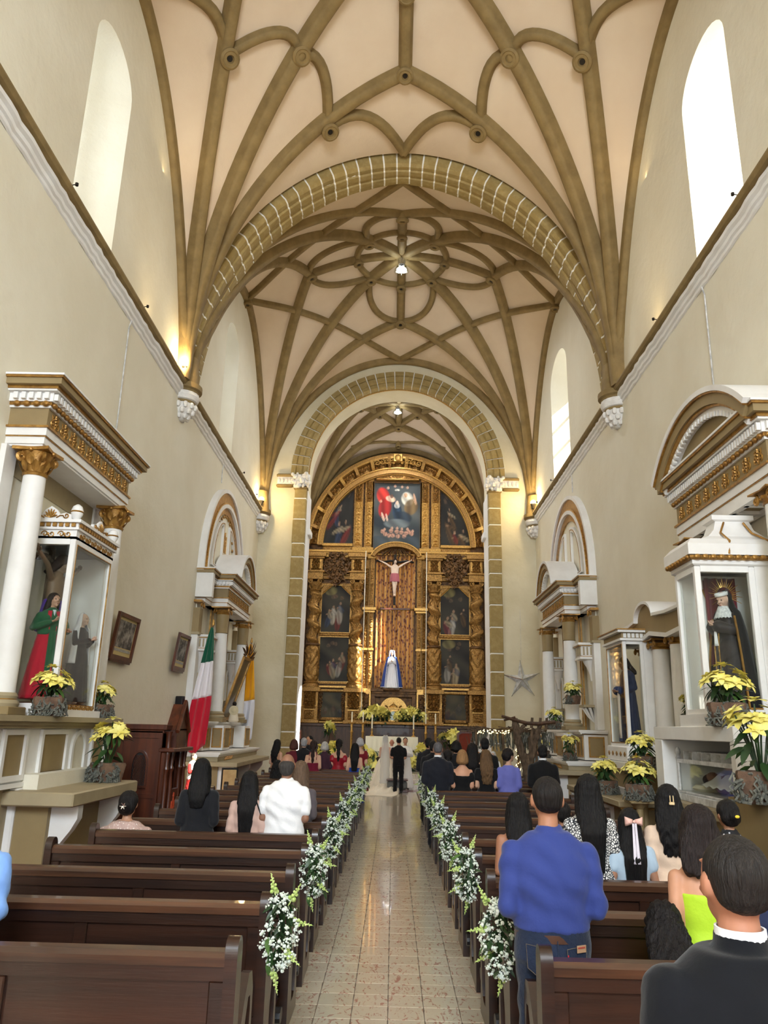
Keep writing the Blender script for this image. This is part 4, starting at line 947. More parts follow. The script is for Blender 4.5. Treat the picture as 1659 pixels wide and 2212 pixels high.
t = thing('plant_stand', 'low ochre stand under the paired poinsettias beside the coffin niche', 'stand', (3.52, 11.55, 0)); MB().box(-.17, .17, -.17, .17, .98, 1.02, .01).build('stand_top', M['ochre'], t); MB().lathe([(.16, 0), (.14, .04), (.06, .1), (.05, .9), (.14, .98)], 14).build('stand_leg', M['ochre'], t)
poinsettia((3.52, 11.55, 1.02), 1.15, 'lower yellow poinsettia of the pair left of the coffin niche', 0, -.5)
t = thing('plant_stand', 'tall narrow stand behind the paired poinsettias beside the coffin niche', 'stand', (3.75, 12.05, 0)); MB().box(-.15, .15, -.15, .15, 1.36, 1.4, .01).build('stand_top', M['ochre'], t); MB().lathe([(.15, 0), (.13, .04), (.05, .1), (.045, 1.28), (.12, 1.36)], 14).build('stand_leg', M['ochre'], t)
poinsettia((3.75, 12.05, 1.40), 1.1, 'upper yellow poinsettia of the pair left of the coffin niche', 1, -.2)

# ---------------- the two arched altars facing each other near the chancel
def arched_altar(sx, label):
    a = thing('side_altar', label, 'altar'); yc = 21.2
    # arched frame on the wall
    n = 30; A = lambda h, v, z=5.8: [(yc + h, 5.66)] + arc(yc, z, h, v, 0, PI, n) + [(yc - h, 5.66)]
    wall_z = 5.8
    def band(nm, m, h0, h1, d0, d1): W(MB().ring(A(h0, h0 * 1.05), A(h1, h1 * 1.05), d0, d1, 'yz', False), sx).build(nm, M[m], a, sharp=.5)
    band('arch_rim', 'white', 2.52, 2.42, 0, .17); band('arch_frieze', 'goldp', 2.42, 2.14, 0, .12); band('gilt_bead', 'goldb', 2.16, 2.12, .1, .16); band('arch_rim', 'white', 2.12, 2.02, 0, .18); band('arch_reveal', 'goldp', 2.02, 1.84, 0, .10)
    W(MB().prism([(y, z) for y, z in A(1.9, 1.98)], 0, .05, 'yz'), sx).build('arch_panel', M['wall'], a)
    for s in (-1, 1):     # two half-lunette frames with gilt beads
        o = [(yc + s * .35, 6.0)] + [(yc + s * (.35 + 1.15 * math.cos(t)), 6.0 + 1.5 * math.sin(t)) for t in [PI / 2 * i / 12 for i in range(13)]]
        o = [(yc + s * .35, 6.0), (yc + s * 1.5, 6.0)] + [(yc + s * (.35 + 1.15 * math.cos(t)), 6.0 + 1.5 * math.sin(t)) for t in [PI / 2 * i / 12 for i in range(1, 13)]]
        cx, cz = yc + s * .75, 6.5; i = [(cx + (y - cx) * .80, cz + (z - cz) * .84) for y, z in o]; q = [(cx + (y - cx) * .90, cz + (z - cz) * .92) for y, z in o]; q2 = [(cx + (y - cx) * .86, cz + (z - cz) * .89) for y, z in o]
        f = W(MB().ring(o, i, .05, .12, 'yz'), sx).build('lunette_frame', M['white'], a); W(MB().ring(q, q2, .12, .128, 'yz'), sx).build('gilt_bead', M['goldp'], f)
    if sx < 0:
        L = MB(); z = 6.9
        for pts in ([(yc - .16, z - .25), (yc - .16, z + .3)], [(yc + .0, z - .25), (yc + .0, z + .35)], [(yc + .13, z - .25), (yc + .13, z + .25)], [(yc, z), (yc + .13, z)], [(yc - .22, z + .12), (yc + .1, z + .12)]):
            L.tube([(.06, y, zz) for y, zz in pts], .022, 5)
        for k in range(13): t = PI * (.12 + .76 * k / 12); L.ball((.07, yc + 1.1 * math.cos(t), 6.5 + 1.2 * math.sin(t)), (.03, .09, .05), 6, 5)
        W(L, sx).build('gilt_emblem', M['goldp'], a)
    # entablature: shallow at the sides, breaking forward over the columns
    wb(sx, 'end_block', 'white', a, (0, .42, 18.72, 18.9, 4.98, 5.72)); wb(sx, 'end_block', 'white', a, (0, .42, 23.5, 23.68, 4.98, 5.72))
    entablature(sx, a, 18.9, 23.5, 4.88, .22, .84, .09, False, None)
    entablature(sx, a, 19.62, 22.6, 4.88, .62, .84, .085, False, ornament(.2, .24))
    seg_pediment(sx, a, 21.1, 1.1, 5.72, .80, .1, .85, 0, .15)
    for y in (19.7, 22.5):
        column(sx, a, .52, y, 1.98, 4.85, .17, 'ionic', .5)
    for y in (18.85, 23.5): 
        wb(sx, 'pilaster', 'white', a, (0, .16, y - .15, y + .15, 2.0, 4.05)); wb(sx, 'pilaster_collar', 'ochre', a, (0, .165, y - .155, y + .155, 4.1, 4.7)); wb(sx, 'pilaster_ring', 'ochrelt', a, (0, .2, y - .19, y + .19, 4.04, 4.1)); 
        c = MB()
        for s in (-1, 1): c.tube([(.19, y + s * .13 + p[0], 4.78 + p[2]) for p in spiral((0, 0, 0), .07, 1.3, s, PI / 2)], .02, 6)
        c.box(0, .2, y - .18, y + .18, 4.84, 4.9); W(c, sx).build('pilaster_capital', M['goldp'], a)
    wb(sx, 'back_panel', 'wall', a, (0, .03, 18.9, 23.5, 2.0, 4.9))
    for y in (20.15, 22.1): wb(sx, 'pilaster', 'ochrelt', a, (0, .12, y - .1, y + .1, 2.0, 4.85)); wb(sx, 'gilt_strip', 'goldp', a, (.1, .14, y - .13, y - .1, 2.0, 4.85), (.1, .14, y + .1, y + .13, 2.0, 4.85))
    for y in (19.15, 23.05):    # small balcony canopies and shell brackets between pilaster and column
        f = wb(sx, 'canopy', 'white', a, (0, .42, y - .24, y + .24, 3.72, 4.0), (0, .5, y - .3, y + .3, 4.0, 4.06), (0, .46, y - .27, y + .27, 3.66, 3.72), bev=.005)
        wb(sx, 'gilt_line', 'goldp', f, (0, .48, y - .28, y + .28, 3.98, 4.0), (0, .44, y - .26, y + .26, 3.72, 3.735))
        me = MB().box(-.012, .012, -.02, .02, 0, .2).mesh('baluster', M['ochrelt']); run(sx, 'baluster', None, f, me, y - .22, y + .22, .085, .42, 3.76)
        run(sx, 'baluster', None, f, me, y - .24, 0, .085, 0, 3.76, 'd', .05, .4)
        W(MB().lathe([(.04, 3.15), (.06, 3.3), (.11, 3.45), (.2, 3.6), (.22, 3.66)], 14, (.12, y, 0)), sx).build('canopy_bracket', M['white'], f)
        frame_panel(sx, a, .03, y - .2, y + .2, 2.6, 3.5, .04, 'ochrelt', 'white', .04, True)
        s = wb(sx, 'shell_bracket', 'ochrelt', a, (0, .42, y - .25, y + .25, 2.52, 2.58)); c = MB()
        for k in range(7): t = PI * (k + .5) / 7; c.tube([(.03, y, 2.1), (.2 * math.sin(t) + .05, y + .12 * math.cos(t), 2.3), (.34 * math.sin(t) + .05, y + .22 * math.cos(t), 2.52)], [.015, .03, .035], 6)
        W(c, sx).build('shell_rib', M['white'], s)
    # pedestal with gilt-beaded panels, stepped shelf and altar table
    wb(sx, 'pedestal', 'white', a, (0, .55, 18.5, 23.7, 1.32, 1.9), (0, .85, 19.3, 20.15, 1.32, 1.9), (0, .85, 22.05, 22.9, 1.32, 1.9), bev=.006)
    ledge(sx, a, 'pedestal_ledge', 'white', .68, 18.42, 23.78, 1.99, .1, .05); wb(sx, 'gilt_line', 'goldp', a, (0, .6, 18.47, 23.73, 1.885, 1.905))
    def gp(d, y0, y1): frame_panel(sx, a, d, y0, y1, 1.38, 1.84, .03, 'ochre', 'goldp', .02)
    for dd, y0, y1 in ((.55, 18.6, 18.9), (.55, 18.95, 19.2), (.85, 19.4, 20.05), (.55, 20.3, 20.6), (.55, 21.6, 21.95), (.85, 22.15, 22.8), (.55, 23.05, 23.5)): gp(dd, y0, y1)
    # near faces of the pedestal carry panels too
    for d0, d1, y in ((.08, .45, 18.5), (.58, .82, 19.3)):
        f = MB().ring([(d0, 1.38), (d1, 1.38), (d1, 1.84), (d0, 1.84)], [(d0 + .03, 1.41), (d1 - .03, 1.41), (d1 - .03, 1.81), (d0 + .03, 1.81)], y - .02, y); W(f, sx).build('panel_frame', M['goldp'], a)
        wb(sx, 'panel', 'ochre', a, (d0 + .03, d1 - .03, y - .006, y, 1.41, 1.81))
    ledge(sx, a, 'altar_step', 'white', 1.05, 18.2, 23.6, 1.30, .1, .05); wb(sx, 'step_frieze', 'ochrelt', a, (0, .98, 18.3, 23.5, 1.10, 1.2))
    c = MB()
    for k in range(9): c.tube([(.985, 19.0 + .1 * k, 1.11), (.995, 19.06 + .1 * k, 1.15), (.985, 19.12 + .1 * k, 1.19)], .014, 5)
    W(c, sx).build('gilt_flute', M['goldp'], a)
    wb(sx, 'altar_table', 'ochrelt', a, (0, 1.5, 18.0, 22.6, 1.0, 1.1), bev=.01); wb(sx, 'plinth_block', 'ochre', a, (0, 1.0, 18.3, 23.4, 0, 1.0)); 
    for y in (18.4, 20.4, 22.3): bracket(sx, a, y, 1.0, 1.36, .1, 1.0, .14)
    return a
al = arched_altar(-1, 'tall arched white and gold altar behind the flags on the left wall')
ar = arched_altar(1, 'tall arched white and gold altar on the right wall beside the nativity')
# leaning oil painting in a gilt frame with a carved crest
t = thing('leaning_painting', 'tall dark oil painting in a gilt frame leaning out between the left columns', 'painting', (-4.58, 21.15, 2.05), PI / 2)
m4 = Matrix.Rotation(.30, 4, 'X')
MB().ring([(-.5, 0), (.5, 0), (.5, 1.75), (-.5, 1.75)], [(-.42, .08), (.42, .08), (.42, 1.67), (-.42, 1.67)], -.06, 0).rot(m4).build('frame', M['goldp'], t)
MB().box(-.43, .43, -.03, -.02, .07, 1.68).rot(m4).build('canvas', mat('dark_canvas', (62, 54, 44), .35, rgb2=(150, 138, 116), scale=1.2, lo=.5, hi=.75, coat=.4), t)
c = MB(); r = random.Random(4)
for k in range(22): an = PI * (k + .5) / 22; c.join(blade(r.uniform(.25, .55), .1, .2, 4, .3), Matrix.Translation((.35 * math.cos(an), -.03, 1.75)) @ orient((math.cos(an), r.uniform(-.4, .0), 1.1 * math.sin(an)), (0, -1, 0)))
c.rot(m4).build('carved_crest', M['goldd'], t)
t = thing('statuette', 'small kneeling figure with a straw hat at the foot of the left columns', 'statue', (-4.25, 20.9, 1.99))
MB().lathe([(.11, 0), (.14, .04), (.12, .15), (.1, .22), (.12, .3), (.1, .38), (.04, .42)], 14, sy=.8).build('body', fabric((226, 214, 190)), t); MB().ball((0, 0, .47), (.055, .06, .065), 12, 9).build('head', hairmat((30, 24, 20)), t)
MB().lathe([(.02, -.03), (.04, -.02), (.055, .0), (.12, .012), (.125, .02)], 16, (0, -.10, .30), 'y').build('hat', fabric((214, 200, 164)), t)
poinsettia((4.30, 18.75, 2.58), 1.05, 'yellow poinsettia on the shell bracket of the right arched altar', 0, 4); poinsettia((3.88, 19.0, 1.99), 1.0, 'yellow poinsettia on the pedestal ledge above the driftwood beam', 1, 5)
poinsettia((4.08, 18.42, 1.30), .95, 'yellow poinsettia inside the white panel opening below the right arched altar', 2, 0)
poinsettia((3.75, 19.9, 1.30), .95, 'yellow poinsettia half hidden behind the nativity tree', 0, 2)

# ---------------- flags
def flag(name, label, x, y, z0, z1, cols, lean, wd):
    t = thing(name, label, 'flag', (x, y, 0)); H = z1 - z0
    MB().tube([(0, .02, 1.0), (lean * .5, .02, (1.0 + z1) / 2), (lean, .02, z1 + .05)], .014, 8).build('pole', M['wood'], t)
    MB().lathe([(.03, z1 + .05), (.04, z1 + .08), (.012, z1 + .2)], 10, (lean, .02, 0)).build('finial', M['goldb'], t)
    nseg = len(cols)
    for k, (rgb, f0, f1) in enumerate(cols):
        P = []
        for i in range(19):
            u = i / 18; row = []
            for j in range(13):
                v = f0 + (f1 - f0) * j / 12
                spread = .12 + .88 * min(1, v * 1.5) ** .7; xx = lean * (1 - v) + (u - .45) * wd * spread - .04 * v
                zz = z1 - H * v - (.16 * (1 - abs(u * 2 - 1)) if v > .9 else 0) * ((v - .9) * 10) + .10 * (u - .5) * min(1, v * 2)
                row.append((xx, -.05 - .05 * math.sin(u * 15 + v * 3) * spread - .03, zz))
            P.append(row)
        o = MB().grid(P).build('cloth_band', fabric(rgb, sheen=.3), t); md = o.modifiers.new('thick', 'SOLIDIFY'); md.thickness = .006
    return t
flag('national_flag', 'green, white and red flag hanging from a pole by the left arched altar', -4.52, 18.2, 1.42, 4.15, [((16, 92, 66), 0, .30), ((236, 232, 236), .30, .60), ((196, 22, 50), .60, 1.0)], .16, .46)
f = flag('papal_flag', 'yellow and white flag hanging from a pole nearest the chancel arch on the left', -4.35, 22.9, 1.5, 4.25, [((236, 168, 22), 0, .60), ((226, 226, 234), .60, 1.0)], .06, .55)
# ================================================================ CHANCEL: GILDED ALTARPIECE AND ALTAR
def paint_mat():
    m = bpy.data.materials.new('oil_paint'); m.use_nodes = True; nt = m.node_tree; b = nt.nodes['Principled BSDF']
    a = N(nt, 'ShaderNodeVertexColor'); a.layer_name = 'Col'; nt.links.new(a.outputs[0], b.inputs['Base Color'])
    b.inputs['Roughness'].default_value = .5; b.inputs['Specular IOR Level'].default_value = .25; return m
M['paint'] = paint_mat()
def painting(name, outline_fn, w, h, y, par, bg, blobs, seed, zoff=0.0, xoff=0.0, nu=44, nv=64):
    """flat canvas with generic dark figures laid in as vertex colours; blobs = (u, v, ru, rv, angle, rgb, strength)."""
    P = [[(xoff + outline_fn(u, v)[0] * w, y, zoff + outline_fn(u, v)[1] * h) for v in [j / nv for j in range(nv + 1)]] for u in [i / nu for i in range(nu + 1)]]
    mb = MB().grid(P); me = mb.mesh(name, M['paint']); r = random.Random(seed)
    cols = np.zeros((nu + 1, nv + 1, 3)); U, V = np.meshgrid(np.linspace(0, 1, nu + 1), np.linspace(0, 1, nv + 1), indexing='ij')
    c0, c1 = np.array(lin(*bg[0])[:3]), np.array(lin(*bg[1])[:3])
    nz = np.zeros_like(U)
    for k in range(6): fx, fy, ph = r.uniform(2, 9), r.uniform(2, 9), r.uniform(0, 6); nz += np.sin(U * fx + V * fy + ph + 1.5 * np.sin(V * fx - ph)) / 6
    t = np.clip(.5 + nz, 0, 1)[..., None]; cols = c0 * (1 - t) + c1 * t
    for (u, v, ru, rv, an, rgb, st) in blobs:
        ca, sa = math.cos(an), math.sin(an); du, dv = (U - u) * w, (V - v) * h; x, z = (du * ca + dv * sa) / (ru * w), (-du * sa + dv * ca) / (rv * h)
        d = x * x + z * z; a = (np.clip(2.6 * (1 - d), 0, 1) * st)[..., None]; sh = (1 + .35 * np.sin(x * 5 + z * 2))[..., None]
        cols = cols * (1 - a) + np.array(lin(*rgb)[:3]) * sh * a
    ca = me.color_attributes.new('Col', 'FLOAT_COLOR', 'POINT')
    ca.data.foreach_set('color', np.concatenate([np.clip(cols, 0, 1).reshape(-1, 3), np.ones(((nu + 1) * (nv + 1), 1))], 1).ravel())
    o = put(name, me, par); return o
def figures(seed, n, y0=.1, pal=None):
    r = random.Random(seed); out = []; pal = pal or [(150, 44, 34), (58, 76, 108), (196, 176, 140), (112, 82, 46), (214, 206, 190), (70, 62, 50)]
    for k in range(n):
        u, v, s = r.uniform(.2, .8), r.uniform(y0 + .12, .55), r.uniform(.75, 1.15); c = r.choice(pal); an = r.uniform(-.35, .35)
        out += [(u, v - .14 * s, .11 * s, .20 * s, an, c, .75), (u + .04, v - .02 * s, .09 * s, .10 * s, an + .6, r.choice(pal), .7), (u + .02, v + .09 * s, .04 * s, .035 * s, 0, (206, 164, 130), .9), (u - .07 * s, v, .05, .018, an + .8, (200, 158, 126), .8)]
    for k in range(3): out.append((r.uniform(.25, .75), r.uniform(.72, .92), .08, .05, r.uniform(-1, 1), (150, 118, 90), .5))
    return out
rect = lambda u, v: (u - .5, v)
def dim(bl, q=.8): return [(u, v, a, b, an, tuple(int(c * (.45 + .4 * q)) for c in rgb), st * q) for u, v, a, b, an, rgb, st in bl]  # default q keeps figures lighter, a sheen put into their colours
def relief(w, h, amp, ku, kv, seed, step=.035, bead=0.0):
    nu, nv = max(6, int(w / step)), max(6, int(h / step)); r = random.Random(seed); a, b = r.uniform(0, 6), r.uniform(0, 6)
    P = []
    for i in range(nu + 1):
        u = i / nu; row = []
        for j in range(nv + 1):
            v = j / nv; us = abs(u - .5) * 2
            n = math.sin(PI * (ku * us + .55 * math.sin(2 * PI * kv * v + a))) * math.sin(2 * PI * (kv * v + .3 * math.sin(PI * ku * us + b)))
            n2 = math.sin(PI * 2.3 * (ku * us - kv * .7 * v) + a) * math.cos(2 * PI * 2.1 * kv * v + b)
            e = min(1, min(u, 1 - u) * nu / 1.5, min(v, 1 - v) * nv / 1.5)
            d = 1.5 * amp * e * (abs(n) ** .7 + .35 * abs(n2)) ; row.append(((u - .5) * w, -d, (v - .5) * h))
        P.append(row)
    return MB().grid(P)
ZB = .45
R = thing('gilded_altarpiece', 'towering gilded altarpiece with twisted columns and dark paintings', 'altarpiece', (0, 34, ZB))
def rput(mb, name, m, par=None, x=0, y=0, z=0, sharp=.62, kind=None):
    mb.v = [(a + x, b + y, c + z - (ZB if (par is None or par is R) else ZB)) for a, b, c in mb.v]
    return mb.build(name, M[m], par or R, sharp=sharp, kind=kind)
def rbox(name, m, *bs, par=None, bev=.0):
    mb = MB()
    for b_ in bs: mb.box(*b_, bev)
    return rput(mb, name, m, par)
def rpanel(name, x, z, w, h, y, amp=.05, ku=3, kv=4, seed=1, m='gold', step=.035): return rput(relief(w, h, amp, ku, kv, seed, step), name, m, None, x, y, z, 1.2)
# back boards
rput(MB().prism([(-4.2, .45), (4.2, .45), (4.2, 9.8), (4.08, 9.9)] + arc(0, 9.9, 4.08, 4.38, 0, PI, 30)[1:-1] + [(-4.08, 9.9), (-4.2, 9.8)], .02, .9), 'back_board', 'goldd')
# wooden dado
rbox('dado', 'dado', (-4.25, 4.25, -.55, 0, .45, 1.95)); rbox('dado_rail', 'dado', (-4.28, 4.28, -.62, 0, 1.95, 2.08), bev=.02)
for k in range(8):
    x = -3.72 + k * 1.06
    f = rput(MB().ring([(x - .45, .6), (x + .45, .6), (x + .45, 1.82), (x - .45, 1.82)], [(x - .37, .68), (x + .37, .68), (x + .37, 1.74), (x - .37, 1.74)], -.58, -.55), 'dado_frame', 'dado')
for s in (-1, 1):
    # predella pedestals under the columns
    for px in (3.6, 1.72):
        X = s * px
        rbox('pedestal', 'gold', (X - .42, X + .42, -.62, 0, 2.08, 2.22), (X - .36, X + .36, -.5, 0, 2.2, 3.4), (X - .44, X + .44, -.66, 0, 3.38, 3.57), bev=.012)
        rpanel('pedestal_carving', X, 3.02, .52, .72, -.50, .11, 2.2, 2, int(px * 10) + s, 'gold', .026)
        rpanel('pedestal_relief', X, 2.42, .44, .36, -.50, .05, 3, 2, int(px * 7) + s, 'gold', .026)
        st = [(-.2, 2.66), (-.2, 2.8), (-.3, 2.8), (-.3, 3.0), (-.36, 3.0), (-.36, 2.96), (-.33, 2.96), (-.33, 2.77), (-.23, 2.77), (-.23, 2.62), (.23, 2.62), (.23, 2.77), (.33, 2.77), (.33, 2.96), (.36, 2.96), (.36, 3.0), (.3, 3.0), (.3, 2.8), (.2, 2.8), (.2, 2.66)]
        rput(MB().prism([(X + a, z) for a, z in st], -.56, -.5), 'stepped_fillet', 'goldb')
        for q in (-1, 1):
            c = MB()
            for k in range(7): c.tube(spiral((X + q * (.44 + .04 * math.sin(k)), -.34, 3.28 - k * .16), .11 - .006 * k, 1.3, q, k, 18), .026, 6); c.ball((X + q * (.46), -.38, 3.22 - k * .16), .045, 7, 5)
            rput(c, 'scroll_bracket', 'goldd')
        # the column: carved drum below, twisted shaft above, capital
        n, m_ = 44, 34; P = []
        for i in range(n):
            th = 2 * PI * i / n; row = []
            for j in range(m_ + 1):
                v = j / m_; d = .085 * abs(math.sin(4 * th + 2.2 * math.sin(9 * v + s)) * math.sin(11 * v + 1.6 * math.sin(3 * th))) ** .6 + .02 * abs(math.sin(9 * th + 14 * v))
                e = min(1, v * 12, (1 - v) * 12); rr = .245 + d * e; row.append((rr * math.cos(th), rr * math.sin(th), 3.82 + 1.55 * v))
            P.append(row)
        rput(MB().grid(P, True), 'column_drum', 'gold', None, X, -.32, 0, 1.2)
        rput(MB().lathe([(.36, 3.57), (.36, 3.64), (.33, 3.68), (.3, 3.72), (.33, 3.77), (.28, 3.82)], 28, (X, -.32, 0)), 'column_base', 'gold')
        rput(MB().lathe([(.27, 5.34), (.31, 5.37), (.31, 5.42), (.27, 5.46)], 28, (X, -.32, 0)), 'column_ring', 'goldd')
        n, m_ = 48, 96; P = []; turns = 3.4; hand = s if px > 3 else -s
        for i in range(n):
            th = 2 * PI * i / n; row = []
            for j in range(m_ + 1):
                v = j / m_; ph = hand * turns * 2 * PI * v; e = min(1, v * 14, (1 - v) * 14); q = math.cos(th - ph)
                rr = .20 + .06 * q * e
                if q > 0: rr += .012 * abs(math.sin(th * 0 + 46 * v)) * e            # fluted swelling
                else: rr += .075 * e * abs(math.sin(5 * th + 20 * v)) * abs(math.sin(31 * v + 3 * th)) ** .6   # vine in the hollow
                cx, cy = .045 * e * math.cos(ph), .045 * e * math.sin(ph); row.append((cx + rr * math.cos(th), cy + rr * math.sin(th), 5.44 + 2.36 * v))
            P.append(row)
        rput(MB().grid(P, True), 'twisted_shaft', 'gold', None, X, -.32, 0, 1.2)
        c = MB().lathe([(.25, 7.78), (.28, 7.81), (.22, 7.84), (.24, 8.02), (.30, 8.16)], 24, (X, -.32, 0))
        for k in range(8): an = 2 * PI * k / 8; c.join(blade(.22, .17, -.4, 4, .4), Matrix.Translation((X + .22 * math.cos(an), -.32 + .22 * math.sin(an), 7.84)) @ orient((math.cos(an) * .3, math.sin(an) * .3, 1), (math.cos(an), math.sin(an), 0)))
        for q in (-1, 1): c.tube(spiral((X + q * .22, -.60, 8.18), .11, 1.6, q, PI / 2, 20), .026, 6)
        c.box(X - .34, X + .34, -.64, 0, 8.27, 8.36, .01); rput(c, 'capital', 'gold')
        # entablature block over the column
        rbox('entablature_block', 'gold', (X - .34, X + .34, -.56, 0, 8.36, 8.6), (X - .4, X + .4, -.62, 0, 8.6, 8.68), (X - .3, X + .3, -.5, 0, 8.68, 9.3), (X - .44, X + .44, -.7, 0, 9.3, 9.5), (X - .38, X + .38, -.6, 0, 9.22, 9.3), bev=.012)
        rpanel('frieze_carving', X, 8.98, .42, .52, -.5, .1, 2, 1.6, 3 + s, 'gold', .026)
        for q in (-1, 1): rbox('frieze_bracket', 'goldb', (X + q * .2 - .04, X + q * .2 + .04, -.56, -.5, 8.76, 9.2), bev=.01)
    # bays with paintings
    xc = s * 2.66
    rbox('architrave', 'gold', (xc - .62, xc + .62, -.22, 0, 8.36, 8.52), (xc - .62, xc + .62, -.28, 0, 8.52, 8.6), bev=.012); rbox('entablature', 'goldb', (xc - .62, xc + .62, -.34, 0, 9.34, 9.48), (xc - .62, xc + .62, -.42, 0, 9.48, 9.6), bev=.012)
    rpanel('frieze_relief', xc, 8.95, 1.2, .66, -.12, .08, 5, 2, 9, 'gold')
    c = MB(); rr_ = random.Random(12)
    for lv, (zz, hw, n) in enumerate(((9.42, .34, 3), (9.15, .56, 4), (8.9, .62, 5), (8.66, .5, 4), (8.42, .3, 3), (8.22, .12, 2))):
        for k in range(n):
            x = hw * (2 * (k + .5) / n - 1) if n > 1 else 0
            for dx in ((x,)): c.tube(spiral((xc + dx, -.30 - .12 * (1 - abs(x) / .8), zz), rr_.uniform(.12, .19), 1.6, 1 if dx > 0 else -1, rr_.uniform(0, 6), 20, 'xz', -.1), rr_.uniform(.030, .045), 6)
            c.ball((xc + x * .8, -.46, zz + .08), rr_.uniform(.06, .1), 8, 6)
            for q in range(2): a_ = rr_.uniform(0, 2 * PI); c.join(blade(.26, .12, .3, 3, .3), Matrix.Translation((xc + x, -.4, zz)) @ orient((math.cos(a_), -.5, math.sin(a_)), (0, -1, 0)))
    rput(c, 'carved_crest', 'goldd', kind=None)
    for z0, z1, cut in ((5.98, 8.08, True), (3.84, 5.76, False)):
        hw = .64
        fr = rput(MB().ring([(xc - hw - .1, z0 - .1), (xc + hw + .1, z0 - .1), (xc + hw + .1, z1 + .1), (xc - hw - .1, z1 + .1)], [(xc - hw, z0), (xc + hw, z0), (xc + hw, z1), (xc - hw, z1)], -.14, 0), 'picture_frame', 'gold')
        rput(MB().ring([(xc - hw - .02, z0 - .02), (xc + hw + .02, z0 - .02), (xc + hw + .02, z1 + .02), (xc - hw - .02, z1 + .02)], [(xc - hw, z0), (xc + hw, z0), (xc + hw, z1), (xc - hw, z1)], -.17, -.14), 'gilt_bead', 'goldb', fr)
        sd = int(z0 * 7) + s * 3
        painting('painting', rect, 2 * hw, z1 - z0, -.05, R, ((34, 30, 26), (66, 62, 50)), dim(figures(sd, 5)) + ([(.3, .9, .25, .12, 0, (150, 138, 84), .5)] if s > 0 or cut else []), sd, z0 - ZB, xc)
        if cut:
            for q in (-1, 1): rput(MB().prism([(xc + q * hw, z1), (xc + q * .22, z1), (xc + q * hw, z1 - .40)], -.11, -.04), 'corner_spandrel', 'gold'); rput(MB().tube([(xc + q * .22, -.12, z1), (xc + q * hw, -.12, z1 - .40)], .035, 6), 'gilt_bar', 'goldb')
    rpanel('frame_carving', xc, 5.87, 1.4, .14, -.14, .03, 8, 1, 2, 'gold', .03)
    rbox('bay_sill', 'goldb', (xc - .78, xc + .78, -.24, 0, 3.57, 3.66), (xc - .66, xc + .66, -.2, 0, 3.42, 3.5), bev=.01)
    # predella painting in a trapezoid
    tz = lambda u, v: ((u - .5) * (1.0 - .26 * v), v)
    painting('painting', tz, 1.22, 1.06, -.12, R, ((88, 80, 58), (58, 54, 42)), dim(figures(31 + s, 4), .35), 7 + s, 2.32 - ZB, xc, 30, 26)
    rpanel('predella_relief', xc, 2.25, 1.3, .16, -.2, .04, 9, 1, 5, 'gold', .03); rpanel('predella_relief', xc, 3.44, 1.1, .1, -.18, .03, 8, 1, 6, 'gold', .03); rbox('predella_rail', 'goldb', (xc - .62, xc + .62, -.2, 0, 2.1, 2.16), bev=.01)
    # outer pilaster strips and inner pilasters by the curtain
    rbox('pilaster', 'goldd', (s * 4.2, s * 3.96, -.2, 0, 2.08, 9.3)); 
    for z0, z1 in ((2.3, 3.4), (3.7, 5.4), (5.6, 7.7), (7.9, 8.4)): rput(MB().ring([(s * 4.17, z0), (s * 3.99, z0), (s * 3.99, z1), (s * 4.17, z1)], [(s * 4.14, z0 + .03), (s * 4.02, z0 + .03), (s * 4.02, z1 - .03), (s * 4.14, z1 - .03)], -.23, -.2), 'pilaster_bead', 'goldb'); rpanel('pilaster_relief', s * 4.08, (z0 + z1) / 2, .12, z1 - z0 - .06, -.2, .03, 1, (z1 - z0) * 3, 4, 'gold', .03)
    for px, wd in ((1.30, .22), (1.06, .2)):
        rbox('inner_pilaster', 'gold', (s * px - wd / 2, s * px + wd / 2, -.16 - .12 * (px < 1.2), 0, 3.57, 9.3)); 
        for z0, z1 in ((3.7, 5.15), (5.35, 6.85), (7.2, 8.9)): rpanel('inner_relief', s * px, (z0 + z1) / 2, wd - .06, z1 - z0, -.16 - .12 * (px < 1.2), .045, 1.2, (z1 - z0) * 2.2, int(px * 9), 'gold', .026)
        rbox('pilaster_cap', 'goldb', (s * px - wd / 2 - .04, s * px + wd / 2 + .04, -.34, 0, 5.2, 5.3), bev=.01)
    rbox('inner_cornice', 'goldb', (s * .84, s * 1.46, -.42, 0, 6.96, 7.1), (s * .9, s * 1.42, -.34, 0, 6.86, 6.96), bev=.015)
    rbox('inner_cornice', 'goldb', (s * .92, s * 1.46, -.4, 0, 9.3, 9.52), bev=.015); rbox('niche_pilaster', 'goldb', (s * .98, s * 1.4, -.32, 0, 2.08, 3.57), bev=.01); rpanel('niche_relief', s * 1.19, 2.8, .26, 1.1, -.32, .05, 1.5, 3, 8, 'goldd', .03)
    # attic pilasters: pairs with scale-like ornament
    for px in (1.78, 1.29):
        X = s * px; rbox('attic_pilaster', 'gold', (X - .2, X + .2, -.16, 0, 9.85, 13.15)); rbox('pilaster_foot', 'goldb', (X - .25, X + .25, -.24, 0, 9.62, 9.86), bev=.012)
        rpanel('attic_relief', X, 11.0, .3, 2.1, -.16, .05, 1.0, 7, 21, 'goldb', .028); rpanel('attic_drop', X, 12.55, .3, 1.0, -.16, .1, 1.3, 2.5, 22, 'gold', .028)
    # lunette paintings at the sides
    def lun(u, v, s=s):
        x0, x1 = 2.04, 3.36; zz = v * 3.1; lim = 3.40 * math.sqrt(max(0, 1 - (zz / 3.46) ** 2)); lim = max(lim, x0 + .02)
        return (s * (x0 + (min(x1, lim) - x0) * u), v)
    painting('painting', lun, 1.0, 2.9, -.05, R, ((30, 28, 26), (46, 44, 40)), dim(figures(51 + s, 4, .0)), 70 + s, 10.05 - ZB, 0, 26, 40)
